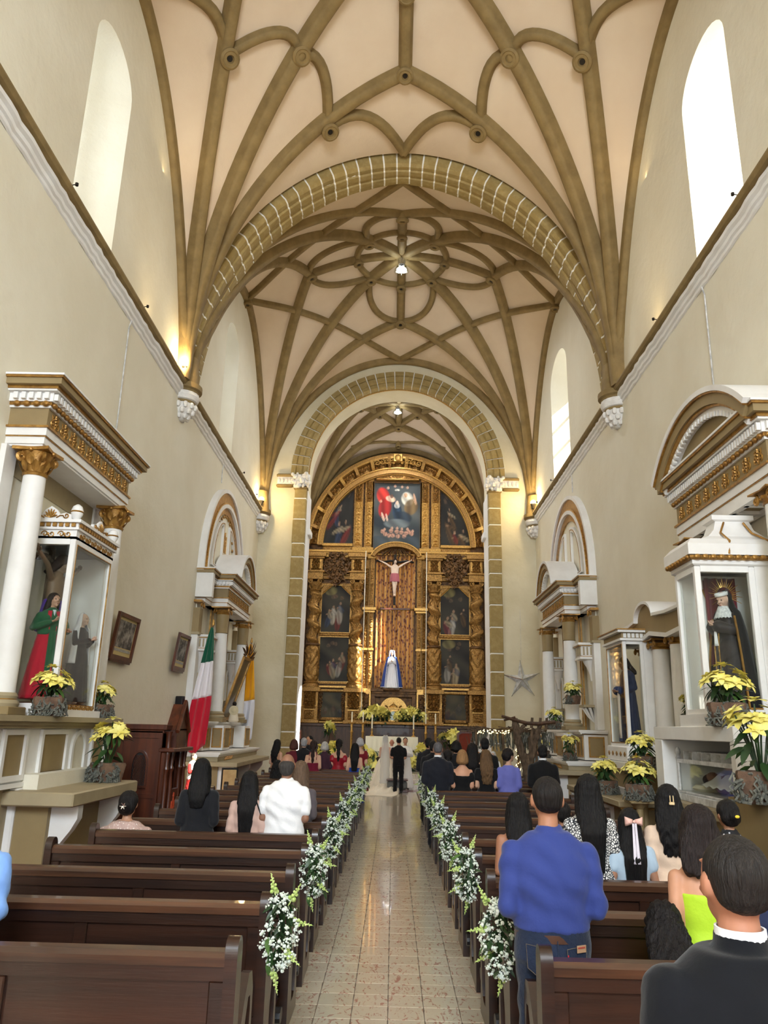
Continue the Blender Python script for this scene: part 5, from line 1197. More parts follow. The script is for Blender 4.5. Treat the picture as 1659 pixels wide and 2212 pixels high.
    rbox('lunette_sill', 'goldb', (s * 2.0, s * 3.42, -.2, 0, 9.9, 10.04), bev=.015); rpanel('sill_carving', s * 2.7, 9.76, 1.36, .24, -.16, .04, 9, 1, 2, 'gold', .03)
# attic cornice
rbox('attic_cornice', 'goldb', (-4.2, -1.0, -.5, 0, 9.55, 9.66), (1.0, 4.2, -.5, 0, 9.55, 9.66), (-4.2, 4.2, -.3, 0, 9.5, 9.56), bev=.015)
# the big arch: rims, panels and brackets
def aband(nm, m, a0, b0, a1, b1, y0, y1, par=None): return rput(MB().ring(arc(0, 9.9, a0, b0, 0, PI, 60), arc(0, 9.9, a1, b1, 0, PI, 60), y0, y1, 'xz', False), nm, m, par, sharp=.5)
aband('arch_rim', 'gold', 4.14, 4.44, 3.98, 4.26, -.5, 0); aband('arch_bead', 'goldb', 4.0, 4.28, 3.93, 4.2, -.54, 0); aband('arch_rim', 'gold', 3.56, 3.72, 3.40, 3.5, -.42, 0); aband('arch_bead', 'goldb', 3.60, 3.76, 3.55, 3.71, -.48, 0); aband('arch_rim', 'goldb', 3.42, 3.52, 3.36, 3.45, -.3, 0)
nb = 15
for k in range(nb):
    t0, t1 = PI * (k + .10) / nb, PI * (k + .90) / nb; P = []; sdk = random.Random(k % 8)
    for i in range(17):
        t = t0 + (t1 - t0) * i / 16; row = []
        for j in range(13):
            v = j / 12; a_, b_ = 3.60 + .36 * v, 3.76 + .46 * v; e = min(1, i / 2, (16 - i) / 2, j / 2, (12 - j) / 2)
            d = .14 * e * abs(math.sin(4 * PI * abs(i / 8 - 1) + 3 * v) * math.sin(7 * v + 2 * math.sin(i * .8))) ** .7; row.append((a_ * math.cos(t), -.22 - .2 * v * 0 - d, 9.9 + b_ * math.sin(t)))
        P.append(row)
    rput(MB().grid(P), 'arch_panel', 'gold', sharp=1.2)
    tb = PI * k / nb
    if k: 
        c = MB(); A_ = Vector((3.58 * math.cos(tb), 0, 9.9 + 3.74 * math.sin(tb))); B_ = Vector((4.0 * math.cos(tb), 0, 9.9 + 4.28 * math.sin(tb))); u = (B_ - A_).normalized(); w_t = Vector((-u.z, 0, u.x)) * .075
        c.v = []; 
        for q in (-1, 1):
            pts = [A_ + w_t * q, A_ + w_t * q + Vector((0, -.5, 0)), A_ + w_t * q + u * .15 + Vector((0, -.42, 0)), A_ + w_t * q + u * .3 + Vector((0, -.50, 0)), B_ + w_t * q + Vector((0, -.60, 0)), B_ + w_t * q]
            c.v += [tuple(p) for p in pts]
        c.f = [(0, 1, 2, 3, 4, 5), (6, 11, 10, 9, 8, 7)] + [(i, 6 + i, 6 + (i + 1) % 6, (i + 1) % 6) for i in range(6)]
        rput(c, 'arch_bracket', 'goldb' if k % 2 else 'gold')
# centre of the attic
painting('painting', rect, 2.16, 3.14, -.10, R, ((44, 52, 58), (96, 100, 96)),
    [(.2, .80, .15, .15, .3, (196, 48, 36), .95), (.24, .62, .15, .17, -.2, (160, 36, 32), .95), (.36, .76, .12, .05, -.3, (222, 184, 156), .9), (.38, .80, .04, .035, 0, (90, 60, 44), .9), (.2, .48, .03, .08, .3, (226, 190, 166), .85), (.28, .47, .025, .07, .2, (226, 190, 166), .85),
     (.72, .76, .14, .12, .3, (214, 206, 190), .9), (.8, .64, .16, .14, -.3, (116, 92, 58), .9), (.68, .82, .045, .04, 0, (196, 152, 116), .95), (.88, .76, .03, .10, .2, (206, 160, 128), .8),
     (.5, .58, .11, .16, .1, (38, 58, 78), .95), (.5, .66, .07, .05, 0, (200, 196, 190), .7), (.5, .70, .035, .035, 0, (228, 190, 164), .95), (.62, .48, .22, .10, -.2, (40, 52, 66), .8), (.5, .38, .3, .08, 0, (116, 124, 126), .6),
     (.5, .9, .06, .02, 0, (210, 206, 190), .8)] +
    [(x, z, .05, .035, a_, (196, 146, 122), .7) for x, z, a_ in ((.2, .26, .6), (.26, .22, -.6), (.38, .27, 1.2), (.42, .2, .3), (.5, .26, 1.4), (.53, .19, -.4), (.6, .25, 1.0), (.7, .24, 1.2), (.76, .26, .3), (.82, .23, -.5), (.34, .2, -1), (.66, .19, .7))] +
    [(x, z, .03, .024, 0, (206, 160, 134), .75) for x, z in ((.24, .29), (.4, .31), (.51, .31), (.61, .30), (.73, .30), (.84, .27), (.3, .93), (.45, .96), (.6, .95), (.72, .94), (.15, .72))] +
    [(.1, .1, .3, .1, 0, (48, 62, 74), .6), (.8, .1, .35, .1, 0, (60, 72, 80), .6)], 3, 9.84 - ZB, 0, 72, 100)
rput(MB().ring([(-1.14, 9.8), (1.14, 9.8), (1.14, 13.04), (-1.14, 13.04)], [(-1.07, 9.86), (1.07, 9.86), (1.07, 12.98), (-1.07, 12.98)], -.16, 0), 'picture_frame', 'goldd')
rpanel('lintel_carving', 0, 13.26, 1.9, .34, -.18, .06, 6, 1, 3, 'gold'); rput(MB().ring(arc(0, 13.26, .34, .13, 0, 2 * PI, 24), arc(0, 13.26, .27, .09, 0, 2 * PI, 24), -.28, -.2), 'oval_medallion', 'goldb')
rbox('lintel_beam', 'goldb', (-.95, .95, -.34, 0, 13.46, 13.6), (-1.0, 1.0, -.4, 0, 13.08, 13.13), bev=.01)
c = MB()
for s in (-1, 1):
    for k in range(4): c.tube(spiral((s * (.3 + .22 * k), -.5, 14.0 - .05 * k), .15, 1.4, s, k, 18), .03, 6); c.ball((s * (.2 + .2 * k), -.52, 13.86), .07, 8, 6)
c.box(-.22, .22, -.6, -.3, 13.9, 14.3, .03); c.ball((0, -.62, 14.08), (.16, .06, .16), 12, 8); rput(c, 'keystone_crest', 'goldb')
# arched hood over the crucifix
rput(MB().ring([(x, z) for x, z in arc(0, 9.15, 1.16, .84, .3, PI - .3, 24)], [(x, z) for x, z in arc(0, 9.15, 1.02, .66, .3, PI - .3, 24)], -.7, 0, 'xz', False), 'arched_hood', 'gold', sharp=.5)
rput(MB().ring([(x, z) for x, z in arc(0, 9.15, 1.2, .88, .3, PI - .3, 24)], [(x, z) for x, z in arc(0, 9.15, 1.15, .83, .3, PI - .3, 24)], -.76, 0, 'xz', False), 'hood_bead', 'goldb', sharp=.5)
for k in range(9): x = -.7 + k * .175; rput(MB().tube([(x * .4, -.4, 9.78), (x, -.3, 9.42)], .03, 5), 'hood_rib', 'goldd')
# central niche and tabernacle
rbox('niche_cornice', 'goldd', (-1.0, 1.0, -.5, 0, 3.44, 3.57), (-.95, .95, -.42, 0, 3.36, 3.44), bev=.01); rput(MB().ring([(-.95, 2.08), (.95, 2.08), (.95, 3.36), (-.95, 3.36)], [(-.8, 2.08), (.8, 2.08), (.8, 3.24), (-.8, 3.24)], -.34, 0), 'niche_frame', 'goldd')
rput(MB().prism([(-.62, 2.08), (.62, 2.08), (.62, 2.6)] + arc(0, 2.6, .62, .64, 0, PI, 20)[1:-1] + [(-.62, 2.6)], -.12, -.06), 'niche_panel', 'goldb')
c = MB()
for an in (.0, .7, PI - .7, PI): c.tube([(.12 * math.cos(an), -.16, 2.62 + .1 * math.sin(an)), (.46 * math.cos(an), -.16, 2.62 + .40 * math.sin(an))], [.02, .035], 4)
rput(c, 'gilt_ray', 'goldb')
# old-gold curtain in two lengths, with a damask pattern
def damask():
    m = mat('damask_cloth', (128, 52, 22), .5, rgb2=(222, 168, 82), scale=7.5, kind='voronoi', stretch=(1.5, .15, .85), lo=.30, hi=.44, metal=.2, sheen=.3); return m
M['damask'] = damask()
for z0, z1, hw, lb in ((7.05, 9.75, .92, 'upper damask curtain of old gold behind the crucifix'), (3.57, 7.0, .86, 'lower damask curtain of old gold behind the blue and white statue')):
    P = [[(-hw + 2 * hw * i / 110, 33.82 - .11 * math.sin(i * .50 + .3 * math.sin(j * .4)) - .04 * math.sin(i * 1.3), z0 + (z1 - z0) * j / 24) for j in range(25)] for i in range(111)]
    t = thing('curtain', lb, 'curtain', (0, 33.9, z0), 0, 'curtains of the altarpiece'); mb = MB().grid(P); mb.v = [(a, y - 33.9, z - z0) for a, y, z in mb.v]; o = mb.build('drape', M['damask'], t); md = o.modifiers.new('thick', 'SOLIDIFY'); md.thickness = .012
    MB().tube([(-hw, -.02, z1 - z0), (hw, -.02, z1 - z0)], .025, 8).build('rod', M['goldb'], t)
tag(MB().box(-.66, .66, 33.5, 33.6, 6.98, 7.06, .01).build('wooden_beam', M['wood']), 'thin wooden beam crossing the curtain under the crucifix', 'beam')
for x in (-1.36, 1.36): tag(MB().tube([(x, 33.2, 9.55), (x, 33.2, 2.3)], .018, 6).build('hanging_cord', M['cloth_w']), 'white cord hanging down the %s side of the gilded altarpiece' % ('left' if x < 0 else 'right'), 'cord')

# altar table, candles, flowers, tabernacle
t = thing('altar_table', 'white draped altar table behind the bride', 'altar table', (-.04, 30, ZB))
MB().box(-.9, .9, -.38, .38, 1.10, 1.16, .01).build('table_top', M['wood'], t); MB().box(-.7, .7, -.28, .28, 0, 1.1, .02).build('table_base', M['dado'], t)
P = []
for i in range(81):
    x = -.98 + 1.96 * i / 80; P.append([(x, -.41 - .02 * math.sin(i * .9) * min(1, j / 8), 1.17 - .72 * j / 10) for j in range(11)])
mb = MB().grid(P); mb.box(-.98, .98, -.41, .41, 1.165, 1.18); mb.build('altar_cloth', M['cloth_w'], t)
def candlestick(x, y, z, h, label, nm='candlestick', big=False):
    t = thing(nm, label, 'candlestick', (x, y, z), 0, 'candlesticks of the altar'); 
    if big:
        MB().lathe([(.16, 0), (.17, .04), (.08, .1), (.05, .18), (.065, .25), (.045, .32), (.045, h * .62), (.07, h * .64), (.04, h * .68), (.05, h * .78), (.14, h * .80), (.15, h * .82), (.03, h * .82)], 16).build('stand', M['goldb'], t); MB().lathe([(.028, h * .82), (.026, h), (.003, h + .03)], 10).build('candle', M['candle'], t)
    else:
        MB().lathe([(.08, 0), (.085, .02), (.04, .05), (.025, .1), (.045, .15), (.02, .2), (.02, .26), (.05, .28), (.02, .29)], 14).build('stand', M['goldb'], t); MB().lathe([(.026, .28), (.024, h), (.003, h + .02)], 10).build('candle', M['candle'], t)
candlestick(-.8, 30.0, 1.63, .78, 'white candle in a small gilt stick on the left end of the altar'); candlestick(.78, 30.0, 1.63, .78, 'white candle in a small gilt stick on the right end of the altar')
for x, lb in ((-1.62, 'tall gilt floor candlestick, outermost left of the altar'), (-1.18, 'tall gilt floor candlestick, inner left of the altar'), (1.28, 'tall gilt floor candlestick, inner right of the altar'), (1.66, 'tall gilt floor candlestick, outermost right of the altar')): candlestick(x, 30.9, ZB, 2.05, lb, 'floor_candlestick', True)
def bouquet(loc, w, h, d, n, label, seed, vase=None):
    r = random.Random(seed); t = thing('flower_arrangement', label, 'flowers', loc, 0, 'yellow flower arrangements around the altar')
    if vase: MB().lathe([(vase * .7, 0), (vase, .1), (vase * .8, .3), (vase * .6, .4), (vase * .75, .45)], 14).build('vase', M['goldd'], t)
    z0 = .42 if vase else 0.0; f = MB()
    for i in range(int(n * 4)): 
        q = Vector((r.uniform(-w, w) * .95, r.uniform(-d, d), z0 + r.uniform(-.1, h * .8))); f.join(blade(.26, .11, .4, 3), Matrix.Translation(q) @ orient((r.uniform(-1, 1), -abs(r.uniform(0, 1)), r.uniform(-.8, .6))))
    f.build('foliage', M['leaf'], t, kind='stuff')
    for i in range(n):
        u = r.uniform(-1, 1); zz = z0 + h * (1 - .6 * abs(u)) * r.uniform(.25, 1); o = put('flower', HEADM, t, (u * w, -d * r.uniform(.3, 1.1), zz)); s = r.uniform(1.9, 2.7); o.scale = (s, s, s); o.rotation_euler = (r.uniform(.5, 1.4), r.uniform(-.4, .4), r.uniform(0, 6))
    return t
bouquet((-.78, 33.2, 2.3), .58, .5, .2, 32, 'large yellow arrangement left of the tabernacle', 1); bouquet((.72, 33.2, 2.3), .58, .5, .2, 32, 'large yellow arrangement right of the tabernacle', 2)
bouquet((-.98, 29.2, ZB), .5, .9, .25, 24, 'tall yellow arrangement on the floor at the left end of the altar', 3); bouquet((1.05, 29.2, ZB), .42, .9, .25, 22, 'tall yellow arrangement on the floor at the right end of the altar', 4)
bouquet((-2.35, 29.6, ZB), .42, .55, .2, 14, 'low yellow arrangement between the guests on the left of the chancel', 5, .2); bouquet((2.35, 31.4, 1.45), .44, .5, .22, 16, 'yellow and white arrangement on the pedestal right of the altar', 6)
t = thing('pedestal', 'wooden pedestal under the yellow flowers right of the altar', 'pedestal', (2.35, 31.4, ZB)); MB().box(-.2, .2, -.2, .2, 0, .1, .01).build('foot', M['dado'], t); MB().lathe([(.15, .1), (.1, .16), (.09, .85), (.16, .92)], 12).build('shaft', M['dado'], t); MB().box(-.2, .2, -.2, .2, .92, 1.0, .01).build('top', M['dado'], t)
bouquet((-2.55, 31.2, 1.75), .16, .3, .1, 6, 'small white and green posy before the altarpiece on the left', 8); t = thing('pedestal', 'slim pedestal under the small posy on the left of the chancel', 'pedestal', (-2.55, 31.2, ZB)); MB().lathe([(.16, 0), (.14, .05), (.06, .12), (.05, 1.2), (.13, 1.3)], 12).build('shaft', M['dado'], t)
t = thing('tabernacle', 'small gilt tabernacle with a green glass door between the yellow flowers', 'tabernacle', (0, 33.3, 2.2))
MB().box(-.2, .2, -.16, .16, 0, .52, .01).box(-.25, .25, -.2, .2, .52, .58, .01).box(-.25, .25, -.2, .2, -.06, 0, .01).build('body', M['goldb'], t); MB().prism([(-.13, .06), (.13, .06), (.13, .3)] + arc(0, .3, .13, .13, 0, PI, 10)[1:-1] + [(-.13, .3)], -.18, -.16).build('door', mat('green_enamel', (120, 140, 84), .2, coat=.5), t); MB().lathe([(.2, .58), (.15, .66), (.05, .72), (.02, .8)], 14).build('cap', M['goldb'], t)
t = thing('altar_shelf', 'carved gilt shelf under the flowers and tabernacle', 'shelf', (0, 33.2, 2.08)); MB().box(-1.35, 1.35, -.3, .3, .0, .12, .02).build('shelf_board', M['gold'], t)
t = thing('presider_chair', 'red-brown wooden chair back right of the altar', 'chair', (2.75, 29.6, ZB)); MB().ring([(-.36, .5), (.36, .5), (.36, 1.35), (.2, 1.45), (-.2, 1.45), (-.36, 1.35)], [(-.28, .58), (.28, .58), (.28, 1.3), (.16, 1.37), (-.16, 1.37), (-.28, 1.3)], -.04, .04).build('backrest', M['wood'], t); MB().box(-.28, .28, -.02, .02, .55, 1.36).build('upholstery', fabric((120, 50, 34)), t); MB().box(-.36, .36, -.0, .5, .42, .5, .02).build('seat', M['wood'], t)
for x, y in ((-.33, .0), (.33, 0), (-.33, .46), (.33, .46)): MB().box(x - .03, x + .03, y - .02, y + .03, 0, .45).build('leg', M['wood'], t)
t = thing('lectern', 'plain wooden lectern at the far left of the chancel steps', 'lectern', (-3.55, 28.5, ZB)); MB().prism([(-.25, 1.05), (.2, 1.05), (.2, 1.12), (-.25, 1.35)], -.26, .26, 'yz').build('book_rest', M['wood'], t); MB().box(-.09, .09, -.1, .1, 0, 1.08, .01).build('post', M['wood'], t)
# ================================================================ PEOPLE AND STATUES
JOBS = []                                                   # (object, voxel, smooth iterations, post function, extra MB)
def cap_mb(p0, p1, r0, r1, n=12, fl=1.0):
    p0, p1 = Vector(p0), Vector(p1); d = (p1 - p0); L = d.length or 1e-4; m4 = Matrix.Translation(p0) @ d.to_track_quat('Z', 'Y').to_matrix().to_4x4()
    prof = [(max(1e-3, r0 * math.cos(a)), r0 * math.sin(a)) for a in (-PI / 2 + .05, -1.0, -.5)] + [(r0, 0), ((r0 + r1) / 2, L / 2), (r1, L)] + [(max(1e-3, r1 * math.cos(a)), L + r1 * math.sin(a)) for a in (.5, 1.0, PI / 2 - .05)]
    return MB().lathe(prof, n, sy=fl).rot(m4)
def rings_mb(rg, n=24):
    mb = MB()
    for (cx, cy, z, rx, ry) in rg:
        for j in range(n):
            a = 2 * PI * j / n; mb.v.append((cx + rx * math.cos(a), cy + ry * math.sin(a), z))
    k = len(rg)
    for i in range(k - 1):
        for j in range(n): mb.f.append((i * n + j, i * n + (j + 1) % n, i * n + n + (j + 1) % n, i * n + n + j))
    mb.f.append(tuple(range(n - 1, -1, -1))); mb.f.append(tuple(range((k - 1) * n, k * n))); return mb
def job(mb, name, m, par, vox, it=4, post=None, extra=None, k=1.0):
    if k != 1.0: mb.v = [(a * k, b * k, c * k) for a, b, c in mb.v]
    me = bpy.data.meshes.new(name); me.from_pydata(mb.v, [], mb.f); me.materials.append(m)
    o = put(name, me, par); r = o.modifiers.new('r', 'REMESH'); r.mode = 'VOXEL'; r.voxel_size = vox
    s = o.modifiers.new('s', 'SMOOTH'); s.factor = .5; s.iterations = it; JOBS.append((o, post, extra, k)); return o
def bake_jobs():
    dg = bpy.context.evaluated_depsgraph_get()
    for o, post, extra, k in JOBS:
        me = bpy.data.meshes.new_from_object(o.evaluated_get(dg)); m = o.data.materials[0]; nm = o.data.name; o.modifiers.clear(); o.data = me
        if post:
            n = len(me.vertices); co = np.empty(n * 3, np.float32); me.vertices.foreach_get('co', co); no = np.empty(n * 3, np.float32); me.vertices.foreach_get('normal', no)
            co = co.reshape(-1, 3); no = no.reshape(-1, 3); me.vertices.foreach_set('co', post(co, no).astype(np.float32).ravel())
        if extra:
            bm = bmesh.new(); bm.from_mesh(me); vs = [bm.verts.new(Vector(p) * k) for p in extra.v]
            for f in extra.f:
                try: bm.faces.new([vs[i] for i in f])
                except ValueError: pass
            bmesh.ops.recalc_face_normals(bm, faces=bm.faces); bm.to_mesh(me); bm.free()
        me.polygons.foreach_set('use_smooth', [True] * len(me.polygons))
        if not me.materials: me.materials.append(m)
        me.update()
def strands(amp, k):
    def f(co, no):
        a = np.arctan2(co[:, 1] + .03, co[:, 0]); d = amp * (np.sin(a * 34 + 2.5 * np.sin(co[:, 2] * 7 / k)) * .6 + .4 * np.sin(a * 61 + co[:, 2] * 5))
        return co + no * d[:, None]
    return f
def waves(amp, k):
    def f(co, no):
        a = np.arctan2(co[:, 1] + .03, co[:, 0]); low = np.clip((1.56 * k - co[:, 2]) / (.25 * k), 0, 1)
        d = amp * np.sin(co[:, 2] * 62 / k + 3 * np.sin(a * 7)) * low + .35 * amp * np.sin(a * 30 + 4 * np.sin(co[:, 2] * 20)); return co + no * d[:, None]
    return f
def folds(amp, k, vert=0.0):
    def f(co, no):
        x, y, z = co[:, 0] / k, co[:, 1] / k, co[:, 2] / k
        d = np.sin(z * 34 + 5 * np.sin(x * 9) + 3 * np.sin(y * 11)) * np.sin(x * 13 + z * 9 + y * 7) + .6 * np.sin(z * 55 + x * 21 + 4 * np.sin(y * 14))
        if vert: d = d * .4 + vert * np.sin(np.arctan2(y, x) * 15 + 1.2 * np.sin(z * 4)) * np.clip((1.15 - z) * 1.6, 0, 1.4)
        return co + no * (amp * d)[:, None]
    return f
TORSO = {'m': [(1.465, .07, .062), (1.44, .092, .072), (1.41, .122, .084), (1.37, .158, .098), (1.32, .180, .112), (1.25, .184, .120), (1.16, .172, .118), (1.06, .162, .112), (.97, .168, .118), (.88, .17, .122)],
         'w': [(1.455, .058, .052), (1.43, .078, .062), (1.40, .106, .074), (1.36, .138, .090), (1.30, .154, .106), (1.25, .156, .113), (1.16, .138, .102), (1.08, .13, .096), (.97, .168, .118), (.88, .182, .125)]}
def tr(sex, z, fat=1.0):
    t = TORSO[sex]
    if z >= t[0][0]: return t[0][1], t[0][2]
    for (a, x0, y0), (b, x1, y1) in zip(t, t[1:]):
        if z >= b: q = (a - z) / (a - b); rx, ry = x0 + (x1 - x0) * q, y0 + (y1 - y0) * q; f = fat if z < 1.3 else 1 + (fat - 1) * .4; return rx * f, ry * f
    return t[-1][1] * fat, t[-1][2] * fat
def hand_mb(wr, el, side, curl=.35):
    """palm goes into the body surface; fingers come back as an extra chain set rooted inside the palm."""
    d = (Vector(wr) - Vector(el)).normalized(); x = Vector((0, 0, 1)).cross(d); x = x.normalized() if x.length > .1 else Vector((1, 0, 0)); n = d.cross(x)
    if abs(d.z) > .6: x = Vector((0, 1, 0)) - d * d.y; x.normalize(); n = d.cross(x)
    if n.x * side > 0 and abs(d.z) > .6: n = -n
    palm = cap_mb(Vector(wr) + d * .01, Vector(wr) + d * .075, .028, .034, 10, .5); F = MB()
    for i, L in enumerate((.068, .078, .074, .058)):
        b = Vector(wr) + d * .075 + x * (.027 - .018 * i); p = [b - d * .02]; a = .1
        for q in (.45, .32, .23): a += curl; p.append(p[-1] + (d * math.cos(a) + n * math.sin(a)) * L * q * (1.25 if q > .4 else 1))
        F.tube(p, [.0095, .009, .008, .0065], 6)
    b = Vector(wr) + d * .03 + x * .026; F.tube([b - x * .01, b + x * .02 + d * .02, b + x * .028 + d * .045 + n * .008, b + x * .024 + d * .066 + n * .014], [.012, .011, .0095, .007], 6)
    return palm, F
def person(label, loc, rz, h, sex='m', skin=(196, 140, 108), hair=None, outfit=(), pose='front', vox=.016, head=(0, 0), seated=0.0, fat=1.0, sw=None, face=False, name='person', cat='person', group=None, joints=None, shoes=(24, 22, 22), legs=True):
    k = h / 1.72 if not seated else h / 1.30; t = thing(name, label, cat, loc, rz, group); S = skinmat(skin); v = vox
    sw = sw or (.188 if sex == 'm' else .162); dz = -.42 if seated else 0.0
    J = {}
    for s in (-1, 1):
        J['s', s] = Vector((s * (sw - .010), -.012, 1.342 + dz))
        if pose == 'down': J['e', s] = Vector((s * (sw + .035), -.035, 1.10)); J['w', s] = Vector((s * (sw + .06), .05, .88))
        elif pose == 'pray': J['e', s] = Vector((s * (sw + .05), .03, 1.13)); J['w', s] = Vector((s * .035, .24, 1.20))
        elif pose == 'cross': J['e', s] = Vector((s * .43, .02, 1.50)); J['w', s] = Vector((s * .67, .0, 1.62))
        else: J['e', s] = Vector((s * (sw + .022), -.05, 1.09)); J['w', s] = Vector((s * .09, .19, 1.03))
        if dz and pose != 'cross': J['e', s].z += dz; J['w', s].z += dz
        J['h', s] = Vector((s * .092, 0, .90 + dz)); 
        J['k', s] = Vector((s * .10, .40, .50)) if seated else Vector((s * .098, .015, .49)); J['a', s] = Vector((s * .10, .40, .09)) if seated else Vector((s * .10, -.01, .09))
    for q, p in (joints or {}).items(): J[q] = Vector(p)
    def trg(z0, z1, e, step=.045, ez=0.0):
        n = max(2, int((z1 - z0) / step)); out = []
        for i in range(n + 1):
            z = z0 + (z1 - z0) * i / n; rx, ry = tr(sex, z, fat); rx *= (sw / (.188 if sex == 'm' else .162)) if z > 1.2 else 1; out.append((0, -.008, z + dz, rx + e, ry + e))
        return out
    # ---- body: one continuous surface
    B = rings_mb(trg(.86, 1.452, 0.0)); X = MB()
    B.join(cap_mb((0, -.012, 1.43 + dz), (0, .0, 1.53 + dz), .058 if sex == 'm' else .048, .052 if sex == 'm' else .044))
    hm = Matrix.Translation((0, 0, 1.5 + dz)) @ Matrix.Rotation(head[0], 4, 'Z') @ Matrix.Rotation(-head[1], 4, 'X') @ Matrix.Translation((0, 0, -1.5))
    H = MB().ball((0, .012, 1.612), (.076, .096, .108), 18, 12); H.ball((0, .04, 1.545), (.056, .06, .056), 14, 9)
    H.join(cap_mb((0, .108, 1.62), (0, .124, 1.585), .010, .015, 8)); H.ball((0, .10, 1.535), (.022, .02, .012), 8, 6); H.ball((0, .098, 1.508), (.022, .02, .016), 8, 6)
    for s in (-1, 1): H.ball((s * .08, .0, 1.60), (.014, .024, .034), 8, 6); H.ball((s * .038, .09, 1.57), (.022, .02, .02), 8, 6); H.ball((s * .03, .098, 1.64), (.026, .014, .009), 8, 5)
    B.join(H, hm)
    for s in (-1, 1):
        sh, el, wr = J['s', s], J['e', s], J['w', s]; f = .92 if sex == 'w' else 1.0
        B.join(cap_mb(sh, el, .049 * f, .040 * f)); B.join(cap_mb(el, wr, .041 * f, .027 * f)); palm, F = hand_mb(wr, el, s); B.join(palm); X.join(F)
        if legs:
            B.join(cap_mb(J['h', s], J['k', s], .084, .056)); B.join(cap_mb(J['k', s], J['a', s] , .055, .037)); a = J['a', s]
            B.join(cap_mb((a.x, a.y - .02, .045), (a.x + s * .012, a.y + .15, .036), .04, .034))
    job(B, 'body', S, t, v, 3, None, X, k)
    if face:
        for s in (-1, 1): MB().ball((s * .031, .100, 1.613), (.014, .008, .007), 8, 5).rot(hm).rot(Matrix.Scale(k, 4)).build('eye', M['iron'], t)
        MB().ball((0, .118, 1.541), (.02, .007, .006), 8, 5).rot(hm).rot(Matrix.Scale(k, 4)).build('lips', skinmat((170, 84, 76)), t)
    # ---- clothes
    for g in outfit:
        kind = g['k']; m = g['m'] if not isinstance(g['m'], tuple) else fabric(g['m']); e = g.get('e', .014); G = MB()
        if kind in ('shirt', 'jacket', 'blouse'):
            z0, z1 = g.get('z0', .90), g.get('z1', 1.452); R_ = trg(z0, z1, e)
            if kind == 'blouse': R_ = [(a, b, z, rx + max(0, (1.06 - (z - dz))) * .32, ry + max(0, (1.06 - (z - dz))) * .25) for a, b, z, rx, ry in R_]
            if kind == 'jacket': R_ = [(a, b, z, max(rx, .165 * fat + e), max(ry, .118 * fat + e)) if z - dz < 1.3 else (a, b, z, rx, ry) for a, b, z, rx, ry in R_]
            G.join(rings_mb(R_)); sl = g.get('sleeve', 'long'); f = .92 if sex == 'w' else 1.0
            if g.get('collar', kind != 'blouse'): G.join(rings_mb([(0, -.012, 1.42 + dz, .082, .075), (0, -.010, 1.45 + dz, .070, .070), (0, -.004, (1.492 if kind == 'jacket' else 1.482) + dz, .066, .067)]))
            for s in (-1, 1):
                sh, el, wr = J['s', s], J['e', s], J['w', s]
                if sl == 'long': es = min(e, .013 if kind == 'shirt' else .024); G.join(cap_mb(sh, el, .050 * f + es, .042 * f + es)); G.join(cap_mb(el, el.lerp(wr, .93), .042 * f + es, .033 * f + es * .8))
                elif sl == 'short': G.join(cap_mb(sh, sh.lerp(el, .66), .050 * f + min(e, .014), .050 * f + min(e, .016) * 1.25))
                elif sl == 'off': G.join(cap_mb(sh.lerp(el, .22), sh.lerp(el, .5), .058 * f + e, .056 * f + e * 1.2))
        elif kind == 'trousers':
            G.join(rings_mb(trg(.85, g.get('z1', 1.0), e)))
            for s in (-1, 1): G.join(cap_mb(J['h', s], J['k', s], .088 + e, .062 + e)); G.join(cap_mb(J['k', s], J['a', s], .062 + e, .052 + e))
        elif kind in ('dress', 'skirt', 'robe'):
            z1, hem, fl = g.get('z1', 1.30), g.get('hem', .5), g.get('flare', .06); wz = g.get('waist', 1.06)
            if kind != 'skirt': G.join(rings_mb(trg(.95, z1, e)))
            sk = []
            for i in range(9):
                q = i / 8; z = wz + (hem - wz) * q; rx, ry = tr(sex, max(.9, z), fat)
                sk.append((0, -.008 - g.get('train', 0) * q * q * .5, z + dz, rx + e + fl * q + .01 * q, ry + e + fl * q + g.get('train', 0) * q * q * .5))
            if seated: sk = [(0, .2 * min(1, i * .5), .5 + .12 - .1 * i, .2, .22 + .05 * i) for i in range(5)]
            G.join(rings_mb(sk[::-1], 32)); sl = g.get('sleeve')
            for s in (-1, 1):
                sh, el, wr = J['s', s], J['e', s], J['w', s]; f = .92
                if sl == 'long': G.join(cap_mb(sh, el, .056 * f + e, .047 * f + e)); G.join(cap_mb(el, el.lerp(wr, .9), .047 * f + e, .036 + e + g.get('bell', 0)))
                elif sl == 'short': G.join(cap_mb(sh, sh.lerp(el, .45), .056 * f + e, .054 * f + e))
                elif sl == 'off': G.join(cap_mb(sh.lerp(el, .25), sh.lerp(el, .5), .062 * f + e, .062 * f + e))
                elif sl == 'strap': G.join(cap_mb((s * .09, -.10, 1.27), (s * .085, -.03, 1.455), .018, .016)); G.join(cap_mb((s * .085, -.03, 1.455), (s * .09, .09, 1.27), .016, .018))
        pv = g.get('vert', .8 if kind in ('dress', 'skirt', 'robe') else 0)
        job(G, g.get('n', kind), m, t, v, g.get('it', 3), folds(g.get('fold', .004), k, pv), None, k)
    if legs and shoes:
        for s in (-1, 1):
            a = J['a', s]; job(cap_mb((a.x, a.y - .03, .047), (a.x + s * .012, a.y + .165, .034), .047, .036).join(cap_mb((a.x, a.y - .01, .05), (a.x, a.y - .005, .11), .046, .044)), 'shoe', fabric(shoes, .4), t, v, 2, None, None, k)
